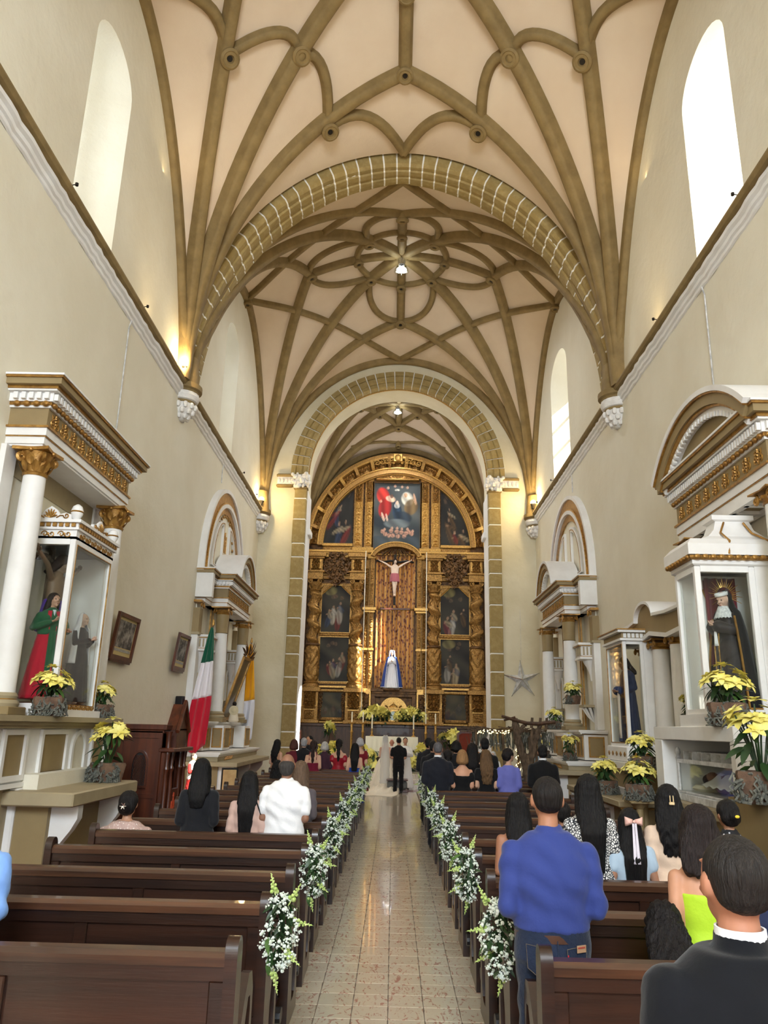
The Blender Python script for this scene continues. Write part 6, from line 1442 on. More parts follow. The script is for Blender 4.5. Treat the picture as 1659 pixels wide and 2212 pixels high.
    # ---- hair
    if hair:
        st, rgb, zb = hair; hmx = hairmat(rgb); C = MB(); post = strands(.0035 * k, k)
        if st == 'short': C.ball((0, -.014, 1.638), (.086, .1, .096), 20, 12); C.ball((0, -.045, 1.575), (.078, .066, .07), 16, 10); post = strands(.002, k)
        elif st == 'balding': C.ball((0, -.035, 1.60), (.086, .082, .062), 18, 10); C.ball((0, -.05, 1.56), (.074, .06, .06), 14, 9); post = strands(.002, k)
        elif st == 'crop': C.ball((0, -.012, 1.632), (.083, .098, .096), 20, 12); C.ball((0, -.04, 1.592), (.074, .064, .054), 16, 10); post = strands(.0012, k)
        else:
            C.ball((0, -.012, 1.632), (.094, .11, .104), 22, 14); C.ball((0, -.05, 1.58), (.088, .075, .08), 16, 10)
            if st in ('long', 'wavy', 'loose'):
                w = {'long': .098, 'wavy': .115, 'loose': .13}[st]; zz = [1.62, 1.54, 1.46, 1.40]; rg = [(0, -.02, 1.62, .094, .095), (0, -.042, 1.54, w, .082), (0, -.07, 1.46, w * 1.08, .068), (0, -.100, 1.39, w * 1.12, .056)]
                n = max(2, int((1.39 - zb) / .08))
                for i in range(1, n + 1): q = i / n; rg.append((0, -.135 + .02 * q * (1.1 if seated else 1), 1.39 + (zb - 1.39) * q, w * (1.12 - .42 * q), .05 - .022 * q))
                C.join(rings_mb(rg[::-1]))
                for s in (-1, 1): C.join(cap_mb((s * .078, .015, 1.62), (s * .092, -.03, 1.46), .028, .03)); C.join(cap_mb((s * .092, -.03, 1.46), (s * .09, -.085, 1.38), .03, .03))
                if st != 'long': post = waves(.008 * k, k)
            elif st == 'bob':
                C.join(rings_mb([(0, -.02, zb, .09, .085), (0, -.025, zb + .04, .118, .105), (0, -.025, 1.55, .118, .108), (0, -.018, 1.63, .1, .108)]))
            elif st == 'bun': C.ball((0, -.115, 1.60), (.05, .045, .05), 12, 9)
            elif st == 'pony':
                C.join(rings_mb([(0, -.13, zb, .02, .02), (0, -.15, (zb + 1.5) / 2, .045, .035), (0, -.145, 1.5, .048, .038), (0, -.115, 1.6, .04, .035)])); post = waves(.006 * k, k)
        dzm = hm
        C.rot(dzm); job(C, 'hair', hmx, t, min(v, .013), 3, post, None, k)
    return t, k, dz, hm
BLK = (16, 16, 18)
def O(k, m, **kw): d = dict(k=k, m=m); d.update(kw); return d
navy = (22, 26, 38)
# ---- foreground, right of the aisle
denim = fabric((30, 42, 66), bscale=60, bump=.3, rgb2=(22, 32, 52), scale=3)
t, k, dz, hm = person('man in a royal blue shirt, dark jeans and brown belt, back turned', (.82, 4.28, 0), 0, 1.69, 'm', (176, 122, 92), ('crop', (22, 18, 17), 0),
    [O('shirt', (48, 62, 126), e=.016, fold=.0055, z0=.985, it=4), O('trousers', denim, e=.012, z1=1.03)], 'front', .0105, sw=.205, fat=1.08)
Ks = Matrix.Scale(k, 4)
rg = [(x * 1.0, y, z, rx + .013, ry + .013) for x, y, z, rx, ry in [(0, -.008, .945, .179, .126), (0, -.008, .982, .177, .124)]]
MB().grid([[(rx * math.cos(a), cy + ry * math.sin(a), z) for (cx, cy, z, rx, ry) in [rg[0], rg[1], (0, -.008, .982, rg[1][3] - .008, rg[1][4] - .008), (0, -.008, .945, rg[0][3] - .008, rg[0][4] - .008)]] for a in [2 * PI * i / 40 for i in range(40)]], True, True).rot(Ks).build('belt', fabric((74, 46, 32), .5), t)
def onback(z, x, rx, ry, pad=.004): return -.008 - ry * math.sqrt(max(0, 1 - (x / rx) ** 2)) - pad
def jean_patch(nm, m, outline, rx, ry, pad=.003, rim=None):
    n = len(outline); mb = MB(); mb.v = [(x, onback(z, x, rx, ry, pad), z) for x, z in outline] + [(x, onback(z, x, rx, ry, pad - .006), z) for x, z in outline]
    mb.f = [tuple(range(n)), tuple(range(2 * n - 1, n - 1, -1))] + [(i, n + i, n + (i + 1) % n, (i + 1) % n) for i in range(n)]; return mb.rot(Ks).build(nm, m, t)
for s in (-1, 1):
    po = [(s * .045, .925), (s * .15, .935), (s * .145, .83), (s * .095, .795), (s * .05, .825)]; p = jean_patch('back_pocket', denim, po, .198, .143, .006)
    q = MB(); q.tube([(x, onback(z, x, .198, .143, .008), z) for x, z in po + po[:1]], .0016, 4); q.rot(Ks).build('stitching', fabric((104, 92, 76)), p)
jean_patch('label_patch', fabric((170, 132, 100)), [(.095, .940), (.145, .940), (.145, .908), (.095, .908)], .202, .148, .008); jean_patch('label_print', fabric((160, 66, 48)), [(.10, .934), (.14, .934), (.14, .927), (.10, .927)], .202, .148, .0095)
jean_patch('red_tab', fabric((190, 30, 50)), [(.046, .90), (.052, .90), (.052, .885), (.046, .885)], .198, .143, .010)
MB().tube([(0, onback(.96 - .02 * i, 0, .2, .135 + .004 * i, .004), .96 - .02 * i) for i in range(6)], .003, 4).rot(Ks).build('belt_loop', denim, t)
suitm = fabric((11, 14, 21), .9, rgb2=(8, 11, 17), scale=14, bscale=70, bump=.06)
t, k, dz, hm = person('man in a dark navy suit with short dark hair, nearest the camera', (.885, 2.15, 0), 0, 1.67, 'm', (184, 126, 98), ('crop', (34, 30, 28), 0), [O('jacket', suitm, e=.030, z0=.78, fold=.0015, it=6), O('trousers', suitm, e=.014)], 'front', .0085, sw=.205, fat=1.1, head=(.06, -.05))
MB().lathe([(.066, 1.45), (.063, 1.502), (.057, 1.502), (.058, 1.45)], 26, (0, -.008, 0)).rot(Matrix.Scale(k, 4)).build('shirt_collar', fabric((236, 238, 242)), t)
limem = fabric((176, 212, 48), .6)
person('woman in a strapless lime green dress with wavy dark hair', (1.60, 4.28, 0), 0, 1.565, 'w', (204, 148, 116), ('loose', (30, 22, 21), 1.36), [O('dress', limem, z1=1.27, hem=.45, flare=.03, e=.008, fold=.004)], 'front', .0105)
stripe = mat('striped_cotton', (238, 236, 232), .8, rgb2=(34, 34, 38), scale=11, kind='wave', lo=.49, hi=.51)
person('seated small girl with a dark head bowed over the pew and a striped top', (1.36, 4.16, 0), .2, 1.12, 'w', (198, 142, 110), ('wavy', (20, 16, 16), 1.25), [O('shirt', stripe, e=.016, sleeve='short', z0=.88), O('skirt', (40, 40, 46))], 'front', .011, seated=.45, head=(-.3, .5), shoes=None)
person('child in dark blue at the right edge of the picture', (2.02, 4.28, 0), 0, 1.33, 'm', (190, 136, 104), ('short', (22, 18, 18), 0), [O('jacket', (34, 42, 70), e=.03), O('trousers', (26, 28, 36))], 'front', .013)
# ---- second row on the right
leo = mat('leopard_print', (232, 230, 226), .8, rgb2=(30, 32, 38), scale=58, kind='edge', lo=.16, hi=.10)
leo.node_tree.nodes['Color Ramp'].color_ramp.elements[0].position = .10; leo.node_tree.nodes['Color Ramp'].color_ramp.elements[0].color = lin(28, 30, 38); leo.node_tree.nodes['Color Ramp'].color_ramp.elements[1].position = .17; leo.node_tree.nodes['Color Ramp'].color_ramp.elements[1].color = lin(232, 230, 226)
person('woman with very long straight black hair over a black and white print blouse', (1.49, 6.15, 0), 0, 1.61, 'w', (150, 102, 80), ('long', (15, 13, 14), .92), [O('shirt', leo, e=.022, sleeve='short', z0=.9, collar=False), O('trousers', (62, 70, 86), e=.014)], 'front', .0115)
t, k, dz, hm = person('girl with a pink ribbon bow in her waist-long black hair', (1.78, 6.12, 0), 0, 1.38, 'w', (176, 126, 98), ('long', (14, 12, 13), .72), [O('dress', (176, 196, 214), z1=1.42, hem=.5, flare=.05, e=.014, sleeve='short')], 'down', .0115)
bw = MB()
for s in (-1, 1):
    bw.join(MB().grid([[(s * (.008 + .075 * u), -.14 - .02 * math.sin(PI * u) * (1 if j in (0, 3) else 2), 1.625 + (j - 1.5) * (.012 + .016 * u)) for j in range(4)] for u in [i / 6 for i in range(7)]]))
bw.ball((0, -.155, 1.625), (.014, .012, .014), 8, 6); o = bw.rot(Matrix.Scale(k, 4)).build('hair_bow', fabric((240, 190, 178), .5), t); md = o.modifiers.new('s', 'SOLIDIFY'); md.thickness = .004
rb = MB()
for s in (-1, 1): rb.join(MB().grid([[(s * (.006 + .012 * q) + (j - 1) * .014, -.158 - .02 * q, 1.61 - .34 * q) for j in range(3)] for q in [i / 10 for i in range(11)]]))
o = rb.rot(Matrix.Scale(k, 4)).build('ribbon', fabric((232, 224, 236), .45), t); md = o.modifiers.new('s', 'SOLIDIFY'); md.thickness = .003
person('woman in a cream peplum blouse with a claw clip in her long black hair', (2.10, 6.18, 0), -.12, 1.55, 'w', (196, 146, 116), ('wavy', (16, 14, 15), 1.18), [O('blouse', (224, 196, 172), e=.016, z0=.90, z1=1.452), O('skirt', (20, 20, 24), hem=.42)], 'front', .0115)
t2 = bpy.data.objects[[o.name for o in COL.objects if o.get('label', '').startswith('woman in a cream peplum')][0]]; kk = 1.55 / 1.72
c = MB().box(-.022, .022, -.150, -.135, 1.575, 1.60, .005).box(-.016, -.009, -.152, -.138, 1.60, 1.65, .002).box(.009, .016, -.152, -.138, 1.60, 1.65, .002); c.rot(Matrix.Scale(kk, 4)).build('hair_clip', fabric((222, 196, 150), .4), t2)
dots = mat('black_polka_cloth', (20, 20, 24), .8, rgb2=(196, 196, 200), scale=22, kind='voronoi', lo=.2, hi=.12)
rp = dots.node_tree.nodes['Color Ramp'].color_ramp; rp.elements[0].position = .10; rp.elements[0].color = lin(190, 190, 196); rp.elements[1].position = .18; rp.elements[1].color = lin(20, 20, 24)
t, k, dz, hm = person('woman in a black dotted top with a low knot tied in yellow', (2.55, 6.2, 0), .1, 1.45, 'w', (170, 122, 94), ('bun', (18, 15, 15), 0), [O('shirt', dots, e=.018, sleeve='long', z0=.9), O('skirt', (22, 22, 26))], 'front', .0115)
MB().ball((.0, -.165, 1.6), (.022, .01, .014), 8, 6).rot(Matrix.Scale(k, 4)).build('hair_tie', fabric((236, 206, 60), .5), t)
person('young woman with long dark hair and bare arms beside the blue shirt', (.95, 6.12, 0), 0, 1.47, 'w', (160, 108, 80), ('long', (15, 13, 14), 1.10), [O('dress', (128, 84, 60), z1=1.30, hem=.4, e=.01, sleeve='strap')], 'front', .012)
person('child with short dark hair seen between the blue shirt and the long hair', (1.50, 7.12, 0), 0, 1.33, 'm', (176, 124, 96), ('short', (20, 17, 17), 0), [O('shirt', (44, 52, 66)), O('trousers', (36, 38, 44))], 'front', .014)
# ---- left pews
person('man in a loose white short-sleeved shirt with thinning grey hair', (-1.06, 8.06, 0), 0, 1.65, 'm', (150, 106, 82), ('balding', (62, 58, 56), 0), [O('shirt', fabric((242, 242, 244), .8, bump=.3), e=.026, sleeve='short', z0=.84, fold=.006), O('trousers', (40, 42, 52))], 'front', .0115, sw=.20, fat=1.1)
t, k, dz, hm = person('woman in a dusty pink top with long black hair and a shoulder bag', (-1.43, 8.06, 0), 0, 1.47, 'w', (184, 136, 110), ('long', (17, 15, 16), 1.02), [O('shirt', (196, 164, 152), e=.02, z0=.86, collar=False), O('skirt', (196, 164, 152), z1=1.0, hem=.5)], 'front', .0115)
MB().tube([(.12, -.13, 1.40), (.21, -.05, 1.15), (.22, .0, .98)], .008, 5).box(.19, .27, -.09, .1, .78, .98, .02).rot(Matrix.Scale(k, 4)).build('shoulder_bag', M['leather'], t)
person('woman in a plain black long-sleeved dress with long black hair', (-1.92, 8.06, 0), 0, 1.58, 'w', (188, 140, 112), ('long', (15, 14, 15), 1.22), [O('dress', (22, 23, 28), z1=1.44, hem=.45, e=.014, sleeve='long')], 'front', .0115)
seq = mat('sequin_cloth', (214, 184, 176), .35, rgb2=(250, 236, 230), scale=38, kind='voronoi', lo=.28, hi=.2, metal=.2, bump=.8, bscale=60); seq.node_tree.nodes['Color Ramp'].color_ramp.elements[0].position = .12; seq.node_tree.nodes['Color Ramp'].color_ramp.elements[0].color = lin(255, 246, 240); seq.node_tree.nodes['Color Ramp'].color_ramp.elements[1].position = .3; seq.node_tree.nodes['Color Ramp'].color_ramp.elements[1].color = lin(206, 176, 168)
t, k, dz, hm = person('seated woman in a pale pink sequinned blouse with a pinned-up knot', (-2.56, 7.86, 0), 0, 1.27, 'w', (190, 142, 114), ('bun', (20, 17, 17), 0), [O('shirt', seq, e=.03, sleeve='long', z0=.88, collar=False), O('skirt', (70, 58, 60))], 'front', .0115, seated=.45, fat=1.35, sw=.215, shoes=None)
c = MB()
for i in range(6): a = i * 1.05; c.join(blade(.035, .014, .1, 3), Matrix.Translation((0, -.162, 1.6 + dz)) @ orient((math.cos(a), -.25, math.sin(a)), (0, -1, 0)))
c.rot(Matrix.Scale(k, 4)).build('hair_pin', M['chrome'], t)
person('girl with light brown hair ahead of the white-shirted man', (-1.03, 9.02, 0), 0, 1.54, 'w', (200, 156, 128), ('long', (96, 76, 60), 1.2), [O('shirt', (92, 84, 88), sleeve='long'), O('skirt', (60, 58, 66))], 'front', .014)
person('seated dark-haired woman low in the pews left of the white-shirted man', (-2.24, 15.55, 0), 0, 1.27, 'w', (180, 130, 104), ('wavy', (18, 16, 16), 1.2), [O('shirt', (34, 30, 34), z0=.88), O('skirt', (30, 30, 34))], 'front', .016, seated=.45, shoes=None)
person('person at the left picture edge in a light blue shirt, elbow in view', (-2.20, 4.28, 0), 0, 1.54, 'm', (190, 138, 108), ('short', (26, 22, 20), 0), [O('shirt', (120, 160, 222), e=.026, z0=.88, fold=.006), O('trousers', (40, 46, 60))], 'front', .012, sw=.21, fat=1.1)
# ---- guests standing near the front, right block
V = .017
def g(label, x, y, h, sex, skin, hair, outfit, pose='front', rz=0.0, **kw): return person(label, (x, y, kw.pop('z', 0)), rz, h, sex, skin, hair, outfit, pose, V, **kw)
SK, SL, SD = (196, 144, 112), (214, 168, 140), (160, 112, 86)
suit = lambda c: [O('jacket', c, e=.03, z0=.78, fold=.002), O('trousers', c)]
t, k, dz, hm = g('grey-haired man in a dark suit with white collar beside the right aisle', .78, 13.75, 1.71, 'm', SK, ('crop', (92, 90, 92), 0), suit((27, 29, 38)), sw=.205, fat=1.1)
MB().lathe([(.066, 1.455), (.063, 1.510), (.056, 1.508)], 20, (0, -.008, 0), caps=False).rot(Matrix.Scale(k, 4)).build('shirt_collar', fabric((236, 236, 238)), t)
g('woman with a blond bob in a black off-the-shoulder dress', 1.2, 13.75, 1.59, 'w', (216, 160, 128), ('bob', (150, 112, 74), 1.47), [O('dress', BLK, z1=1.27, hem=.4, e=.012, sleeve='off')], fat=1.1)
g('woman in a black dress with long wavy blond-streaked hair', 1.61, 13.75, 1.6, 'w', SL, ('wavy', (96, 72, 48), 1.12), [O('dress', BLK, z1=1.42, hem=.4, sleeve='short')])
g('woman in a periwinkle blue dress looking to the right, dark hair tied low', 1.99, 13.75, 1.63, 'w', SL, ('bun', (28, 22, 22), 0), [O('dress', (108, 112, 186), z1=1.44, hem=.35, flare=.05, sleeve='long', bell=.05)], 'front', 0, head=(-.9, .05), face=True)
t, k, dz, hm = g('man in a black suit with a white collar before the driftwood tree', 2.58, 13.75, 1.70, 'm', SD, ('short', (20, 18, 18), 0), suit(BLK), sw=.2)
MB().lathe([(.066, 1.455), (.063, 1.510), (.056, 1.508)], 20, (0, -.008, 0), caps=False).rot(Matrix.Scale(k, 4)).build('shirt_collar', fabric((236, 236, 238)), t)
g('older woman with short grey hair beside the aisle among the right front guests', .86, 14.7, 1.54, 'w', SK, ('bob', (92, 88, 86), 1.5), [O('shirt', (40, 40, 46)), O('skirt', (36, 36, 40))])
g('woman with long dark hair in a black sleeveless dress behind the blond bob', 1.47, 14.7, 1.69, 'w', SL, ('long', (22, 18, 18), 1.15), [O('dress', BLK, z1=1.36, hem=.4, sleeve='strap')])
g('man with thick curly black hair in a dark suit', 1.25, 15.65, 1.71, 'm', SK, ('bob', (18, 16, 17), 1.53), suit((20, 20, 24)))
g('man in a black suit before the guitar player', 1.81, 15.65, 1.78, 'm', SK, ('short', (18, 16, 17), 0), suit(BLK))
camo = mat('grey_patterned_cotton', (112, 110, 100), .8, rgb2=(58, 58, 54), scale=14, lo=.45, hi=.55)
g('man in a grey patterned shirt near the aisle, third row on the right', .88, 15.65, 1.65, 'm', SK, ('short', (24, 22, 22), 0), [O('shirt', camo, sleeve='short'), O('trousers', (32, 34, 40))])
g('man in black near the aisle with short dark hair, fourth row on the right', .84, 16.6, 1.69, 'm', SK, ('short', (20, 18, 18), 0), suit((22, 22, 26)))
g('tall man with short black hair in dark clothes furthest forward on the right', .79, 17.5, 1.74, 'm', SK, ('short', (16, 14, 15), 0), suit((26, 26, 30)))
g('woman in black with a dark ponytail between the suits on the right', 1.02, 14.75, 1.56, 'w', SK, ('pony', (22, 18, 18), 1.3), [O('dress', (24, 22, 26), z1=1.42, hem=.4, sleeve='short')])
# ---- guests standing near the front, left block
g('woman in a tan dress with long black hair, leftmost of the front guests', -2.98, 20.5, 1.58, 'w', SL, ('wavy', (18, 16, 16), 1.1), [O('dress', (186, 140, 108), z1=1.40, hem=.4, sleeve='strap')], 'front', -.5)
g('woman in a dark red long-sleeved dress with reddish hair', -2.41, 19.4, 1.61, 'w', SK, ('bob', (74, 42, 34), 1.46), [O('dress', (92, 26, 38), z1=1.44, hem=.4, sleeve='long')], fat=1.15)
g('grey-haired man in a dark suit among the left front guests', -2.17, 19.4, 1.65, 'm', SL, ('short', (150, 150, 152), 0), suit((24, 25, 30)))
g('young man in black facing the guests before the lectern', -2.24, 21.3, 1.68, 'm', SK, ('short', (20, 18, 18), 0), suit((28, 28, 32)), 'front', 2.5, face=True)
g('woman in a wine red open-backed dress with half-up dark hair', -1.83, 18.4, 1.61, 'w', SL, ('pony', (40, 26, 24), 1.2), [O('dress', (112, 20, 46), z1=1.20, hem=.3, sleeve='strap')])
g('older woman with white hair in dark purple', -1.66, 19.4, 1.57, 'w', SL, ('bob', (176, 172, 166), 1.5), [O('shirt', (66, 38, 52), sleeve='long'), O('skirt', (60, 36, 48))])
g('woman in a glittering red off-the-shoulder dress with a dark ponytail', -1.31, 19.4, 1.64, 'w', SL, ('pony', (16, 14, 15), 1.18), [O('dress', fabric((148, 14, 34), .4), z1=1.27, hem=.3, flare=.08, sleeve='off')])
g('woman in a royal blue strapless dress with long black hair', -.87, 18.4, 1.57, 'w', SL, ('long', (14, 13, 15), 1.05), [O('dress', (22, 60, 150), z1=1.14, hem=.3, sleeve='strap')])
g('silver-haired woman in a red dress behind the royal blue dress', -.84, 20.4, 1.67, 'w', SL, ('bob', (172, 170, 172), 1.52), [O('dress', (120, 24, 36), z1=1.32, hem=.4, sleeve='short')])
g('woman in a peach jacket with dark hair tied back, nearest the bride', -.92, 20.45, 1.54, 'w', SK, ('bun', (26, 20, 20), 0), [O('jacket', (220, 172, 132), e=.025), O('skirt', (214, 168, 130))], head=(-.4, 0))
# ---- bride, groom, photographer, celebrant
g('photographer in a black t-shirt and black trousers standing in the aisle', .19, 24.9, 1.66, 'm', SK, ('crop', (20, 18, 18), 0), [O('shirt', BLK, sleeve='short', e=.02), O('trousers', BLK)], sw=.2, shoes=(30, 30, 32))
g('bald groom in a dark jacket beside the bride', -.03, 26.2, 1.58, 'm', (190, 126, 98), None, suit((232, 226, 216)))
g('celebrant in a white vestment facing the couple', .42, 26.55, 1.64, 'm', SK, ('short', (24, 22, 22), 0), [O('robe', (236, 234, 228), z1=1.45, hem=.06, flare=.12, sleeve='long', bell=.05)], 'pray', PI, face=True)
gown = fabric((240, 228, 206), .6)
t, k, dz, hm = g('bride in an ivory ball gown and long veil, back turned', -.24, 25.9, 1.66, 'w', SL, ('bun', (34, 24, 22), 0), [O('dress', gown, z1=1.24, hem=.02, flare=.42, waist=1.08, e=.008, fold=.006, vert=1.4)], shoes=None)
P = []
for i in range(15):
    q = i / 14; row = []
    for j in range(25):
        u = j / 24 - .5; w_ = .95 + .55 * q; row.append((u * w_ * (1 - .35 * q * q) - .26 * q + .0, -.42 - 1.75 * q + .12 * math.cos(u * 6), max(.012, .24 * (1 - q) ** 3 * (1 - 2.2 * u * u) + .03 * math.sin(u * 30 + q * 5) * (1 - .6 * q))))
    P.append(row)
o = MB().grid(P).build('train', gown, t); md = o.modifiers.new('s', 'SOLIDIFY'); md.thickness = .01
P = []
for i in range(26):
    q = i / 25; row = []
    for j in range(21):
        a = PI * (j / 20) + PI; w_ = .085 + .04 * min(1, q * 2) + .10 * q ** 2; row.append((w_ * math.cos(a) * (1 + .06 * math.sin(j * 2.1)), -.05 + (.10 + .26 * q ** 1.6) * math.sin(a) - .12 * q, 1.70 - 1.45 * q - .05 * (1 - abs(math.sin(a))) * (1 if i == 0 else 0)))
    P.append(row)
veil = mat('veil_tulle', (244, 242, 236), .8, alpha=.36); o = MB().grid(P).build('veil', veil, t); md = o.modifiers.new('s', 'SOLIDIFY'); md.thickness = .003
MB().lathe([(.07, 1.70), (.08, 1.705), (.06, 1.73), (.07, 1.70)], 16, (0, -.03, -.02), caps=False).build('tiara', M['chrome'], t)
t = thing('kneeler_bench', 'low grey upholstered kneeling bench beside the bride', 'bench', (.16, 25.5, 0)); MB().box(-.32, .32, -.2, .2, .08, .34, .06).build('cushion', fabric((112, 112, 108)), t); MB().box(-.34, .34, -.22, .22, 0, .08, .01).build('base', M['wood'], t); MB().box(-.34, .34, -.24, .22, .34, .40, .02).build('top', M['wood'], t)
t, k, dz, hm = g('guitar player in white beside the right chancel pier', 3.05, 28.6, 1.40, 'm', SK, ('short', (70, 44, 30), 0), [O('shirt', (232, 230, 226), sleeve='long'), O('trousers', (200, 196, 188))], 'front', 2.6, face=True, seated=.45, z=.45)
t = thing('guitar', 'light wooden guitar held by the player in white', 'guitar', (2.92, 28.32, 1.12), 2.6)
MB().prism([(r_ * math.cos(a), r_ * math.sin(a) * .75) for a, r_ in [(2 * PI * i / 28, .17 + .035 * math.cos(2 * 2 * PI * i / 28)) for i in range(28)]], -.04, .04).build('guitar_body', mat('guitar_spruce', (198, 130, 70), .3, coat=.5), t); MB().box(-.68, -.15, -.045, -.02, -.022, .022).build('neck', M['wood'], t); MB().box(-.80, -.68, -.045, -.025, -.035, .035, .008).build('headstock', M['wood'], t); MB().lathe([(.045, -.042), (.045, -.040)], 16, ax='y').build('sound_hole', M['black'], t)
t = thing('stool', 'wooden stool under the guitar player in white', 'stool', (3.05, 28.62, ZB)); MB().lathe([(.17, .50), (.18, .52), (.17, .55)], 16).build('seat', M['wood'], t)
for a in range(4): MB().tube([(.12 * math.cos(a * PI / 2 + .7), .12 * math.sin(a * PI / 2 + .7), .5), (.17 * math.cos(a * PI / 2 + .7), .17 * math.sin(a * PI / 2 + .7), 0)], .018, 6).build('leg', M['wood'], t)

# ---- statues
V = .012
PALE = (214, 176, 150)
def statue(label, loc, rz, h, sex, skin, hair, outfit, pose='pray', **kw): return person(label, loc, rz, h, sex, skin, hair, outfit, pose, kw.pop('vox', .012), name='statue', cat='statue', face=kw.pop('face', True), shoes=None, **kw)
# crucifix on the altarpiece
def crucifix(label, loc, rz, h, skin, cloth, beam, m):
    t = thing('crucifix', label, 'crucifix', loc, rz)
    k = h / 1.72; MB().box(-.05 * k, .05 * k, -.16 * k, -.10 * k, -.35 * k, 1.95 * k, .01).build('cross_post', M[m], t); MB().tube([(x * k, -.13 * k, (1.62 + .03 * math.sin(x * 9)) * k) for x in [-beam + beam * i / 6 for i in range(13)]], .05 * k, 8).build('cross_beam', M[m], t)
    p, kk, dz, hm = person('x', (0, 0, 0), 0, h, 'm', skin, ('long', (40, 26, 20), 1.36), [O('skirt', cloth, waist=1.04, hem=.58 if beam < .8 else .66, flare=.06 if beam < .8 else .035, e=.016, vert=1.2, n='loincloth')], 'cross', .013, head=(.2, .45), face=True, shoes=None,
        joints={('k', 1): (.045, .10, .50), ('k', -1): (-.045, .10, .50), ('a', 1): (.02, .02, .10), ('a', -1): (-.02, .03, .10)})
    for c_ in list(p.children): c_.parent = t
    bpy.data.objects.remove(p); return t
crucifix('large crucifix with outstretched pale figure and red loincloth high on the altarpiece', (-.05, 33.42, 7.55), PI, 1.72, (230, 204, 182), fabric((170, 96, 104)), .85, 'iron')
t, k, dz, hm = statue('statue in a white gown and blue mantle on the altarpiece', (-.1, 33.35, 3.57), PI, 1.60, 'w', PALE, None, [O('robe', (240, 240, 246), z1=1.45, hem=.02, flare=.17, waist=1.1, sleeve='long', bell=.03, vert=1.3)])
def mantle(par, m, k, zb=.05, spread=.36, top=1.745, edge=None, open_=.62, tail=0.0):
    P = []
    for i in range(26):
        q = i / 25; z = top - (top - zb) * q; row = []
        for j in range(29):
            a = PI / 2 + PI * open_ * .5 + (2 * PI - PI * open_) * j / 28
            if z > 1.48: r_ = .105 * math.sqrt(max(.02, 1 - ((z - 1.60) / (top - 1.595)) ** 2)) if z > 1.60 else .105 + (1.60 - z) * .25
            else: r_ = .135 + (spread - .135) * ((1.48 - z) / (1.48 - zb)) ** .6 + .012 * math.sin(j * 1.9) * q
            row.append((r_ * math.cos(a) * (1.25 if z < 1.45 else 1) + tail * q ** 4, r_ * math.sin(a) * .82 - .01, z))
        P.append(row)
    o = MB().grid(P).rot(Matrix.Scale(k, 4)).build('mantle', m, par, sharp=1.4); md = o.modifiers.new('s', 'SOLIDIFY'); md.thickness = .012
    if edge: 
        e = MB()
        for j in (0, 28): e.tube([Vector(P[i][j]) * k for i in range(6, 26)], .014, 5)
        e.tube([Vector(p) * k for p in P[25]], .014, 5); e.build('mantle_border', edge, o)
    return o
mantle(t, fabric((36, 70, 150)), k, edge=fabric((214, 216, 232)), tail=.0, open_=.44, spread=.40)
P = []; 
for i in range(12):
    q = i / 11; P.append([(.16 + .34 * q + .05 * (j / 8 - .5), -.05 + .12 * math.sin(j * .8), .85 - .84 * q + .10 * (j / 8)) for j in range(9)])
o = MB().grid(P).rot(Matrix.Scale(k, 4)).build('mantle_tail', fabric((36, 62, 128)), t); md = o.modifiers.new('s', 'SOLIDIFY'); md.thickness = .014
P = [[(.125 * math.cos(a) * (1 + .3 * q), .12 * math.sin(a) * (1 + .4 * q) - .01, 1.755 - .34 * q) for a in [PI / 2 + .75 + (2 * PI - 1.5) * j / 20 for j in range(21)]] for q in [i / 10 for i in range(11)]]
P[0] = [(x * .2, y * .2, z + .0) for x, y, z in P[0]]; o = MB().grid(P).rot(Matrix.Scale(k, 4)).build('white_veil', fabric((244, 244, 250)), t); md = o.modifiers.new('s', 'SOLIDIFY'); md.thickness = .008
tag(MB().box(-.45, .25, 33.15, 33.55, 3.5, 3.572, .01).build('statue_stand', M['goldd']), 'low gilt stand under the blue and white statue', 'stand')
# figures in the left glass case
t, k, dz, hm = statue('statue in a green robe and crimson cloak inside the left glass case', (-4.50, 9.90, 2.14), -(PI - .75), 1.40, 'm', (196, 150, 124), ('wavy', (40, 30, 26), 1.42), [O('robe', (176, 24, 46), z1=1.42, hem=.05, flare=.14, vert=1.0), O('shirt', (34, 84, 54), e=.026, z0=1.04, sleeve='long', n='tunic')],
    joints={('e', 1): (.27, .02, 1.14), ('w', 1): (.06, .20, 1.24), ('e', -1): (-.26, .02, 1.12), ('w', -1): (-.2, .22, 1.10)}, head=(.25, -.05))
P = [[(.11 * (j / 8 - .5) * (1 + .6 * q), .148 + .10 * q + .004 * math.sin(j * 2), 1.10 - 1.05 * q) for j in range(9)] for q in [i / 12 for i in range(13)]]
o = MB().grid(P).rot(Matrix.Scale(k, 4)).build('green_panel', fabric((34, 84, 54)), t); md = o.modifiers.new('s', 'SOLIDIFY'); md.thickness = .02
for s in (-1, 1):
    o = MB().grid([[(s * (.05 + .05 * j / 4), .13 - .03 * j / 4 + .05 * max(0, q - .3), 1.42 - 1.35 * q) for j in range(5)] for q in [i / 10 for i in range(11)]]).rot(Matrix.Scale(k, 4)).build('cloak_edge', fabric((176, 24, 46)), t); md = o.modifiers.new('s', 'SOLIDIFY'); md.thickness = .03
P = [[(.045 * (j / 6 - .5) * (1.4 - q), .125 - .01 * abs(j - 3), 1.44 - .2 * q) for j in range(7)] for q in [i / 5 for i in range(6)]]
o = MB().grid(P).rot(Matrix.Scale(k, 4)).build('lace_jabot', fabric((206, 220, 226)), t); md = o.modifiers.new('s', 'SOLIDIFY'); md.thickness = .008
MB().lathe([(.155, 1.05), (.158, 1.08), (.150, 1.08)], 24, sy=.75, caps=False).rot(Matrix.Scale(k, 4)).build('gilt_belt', M['goldp'], t)
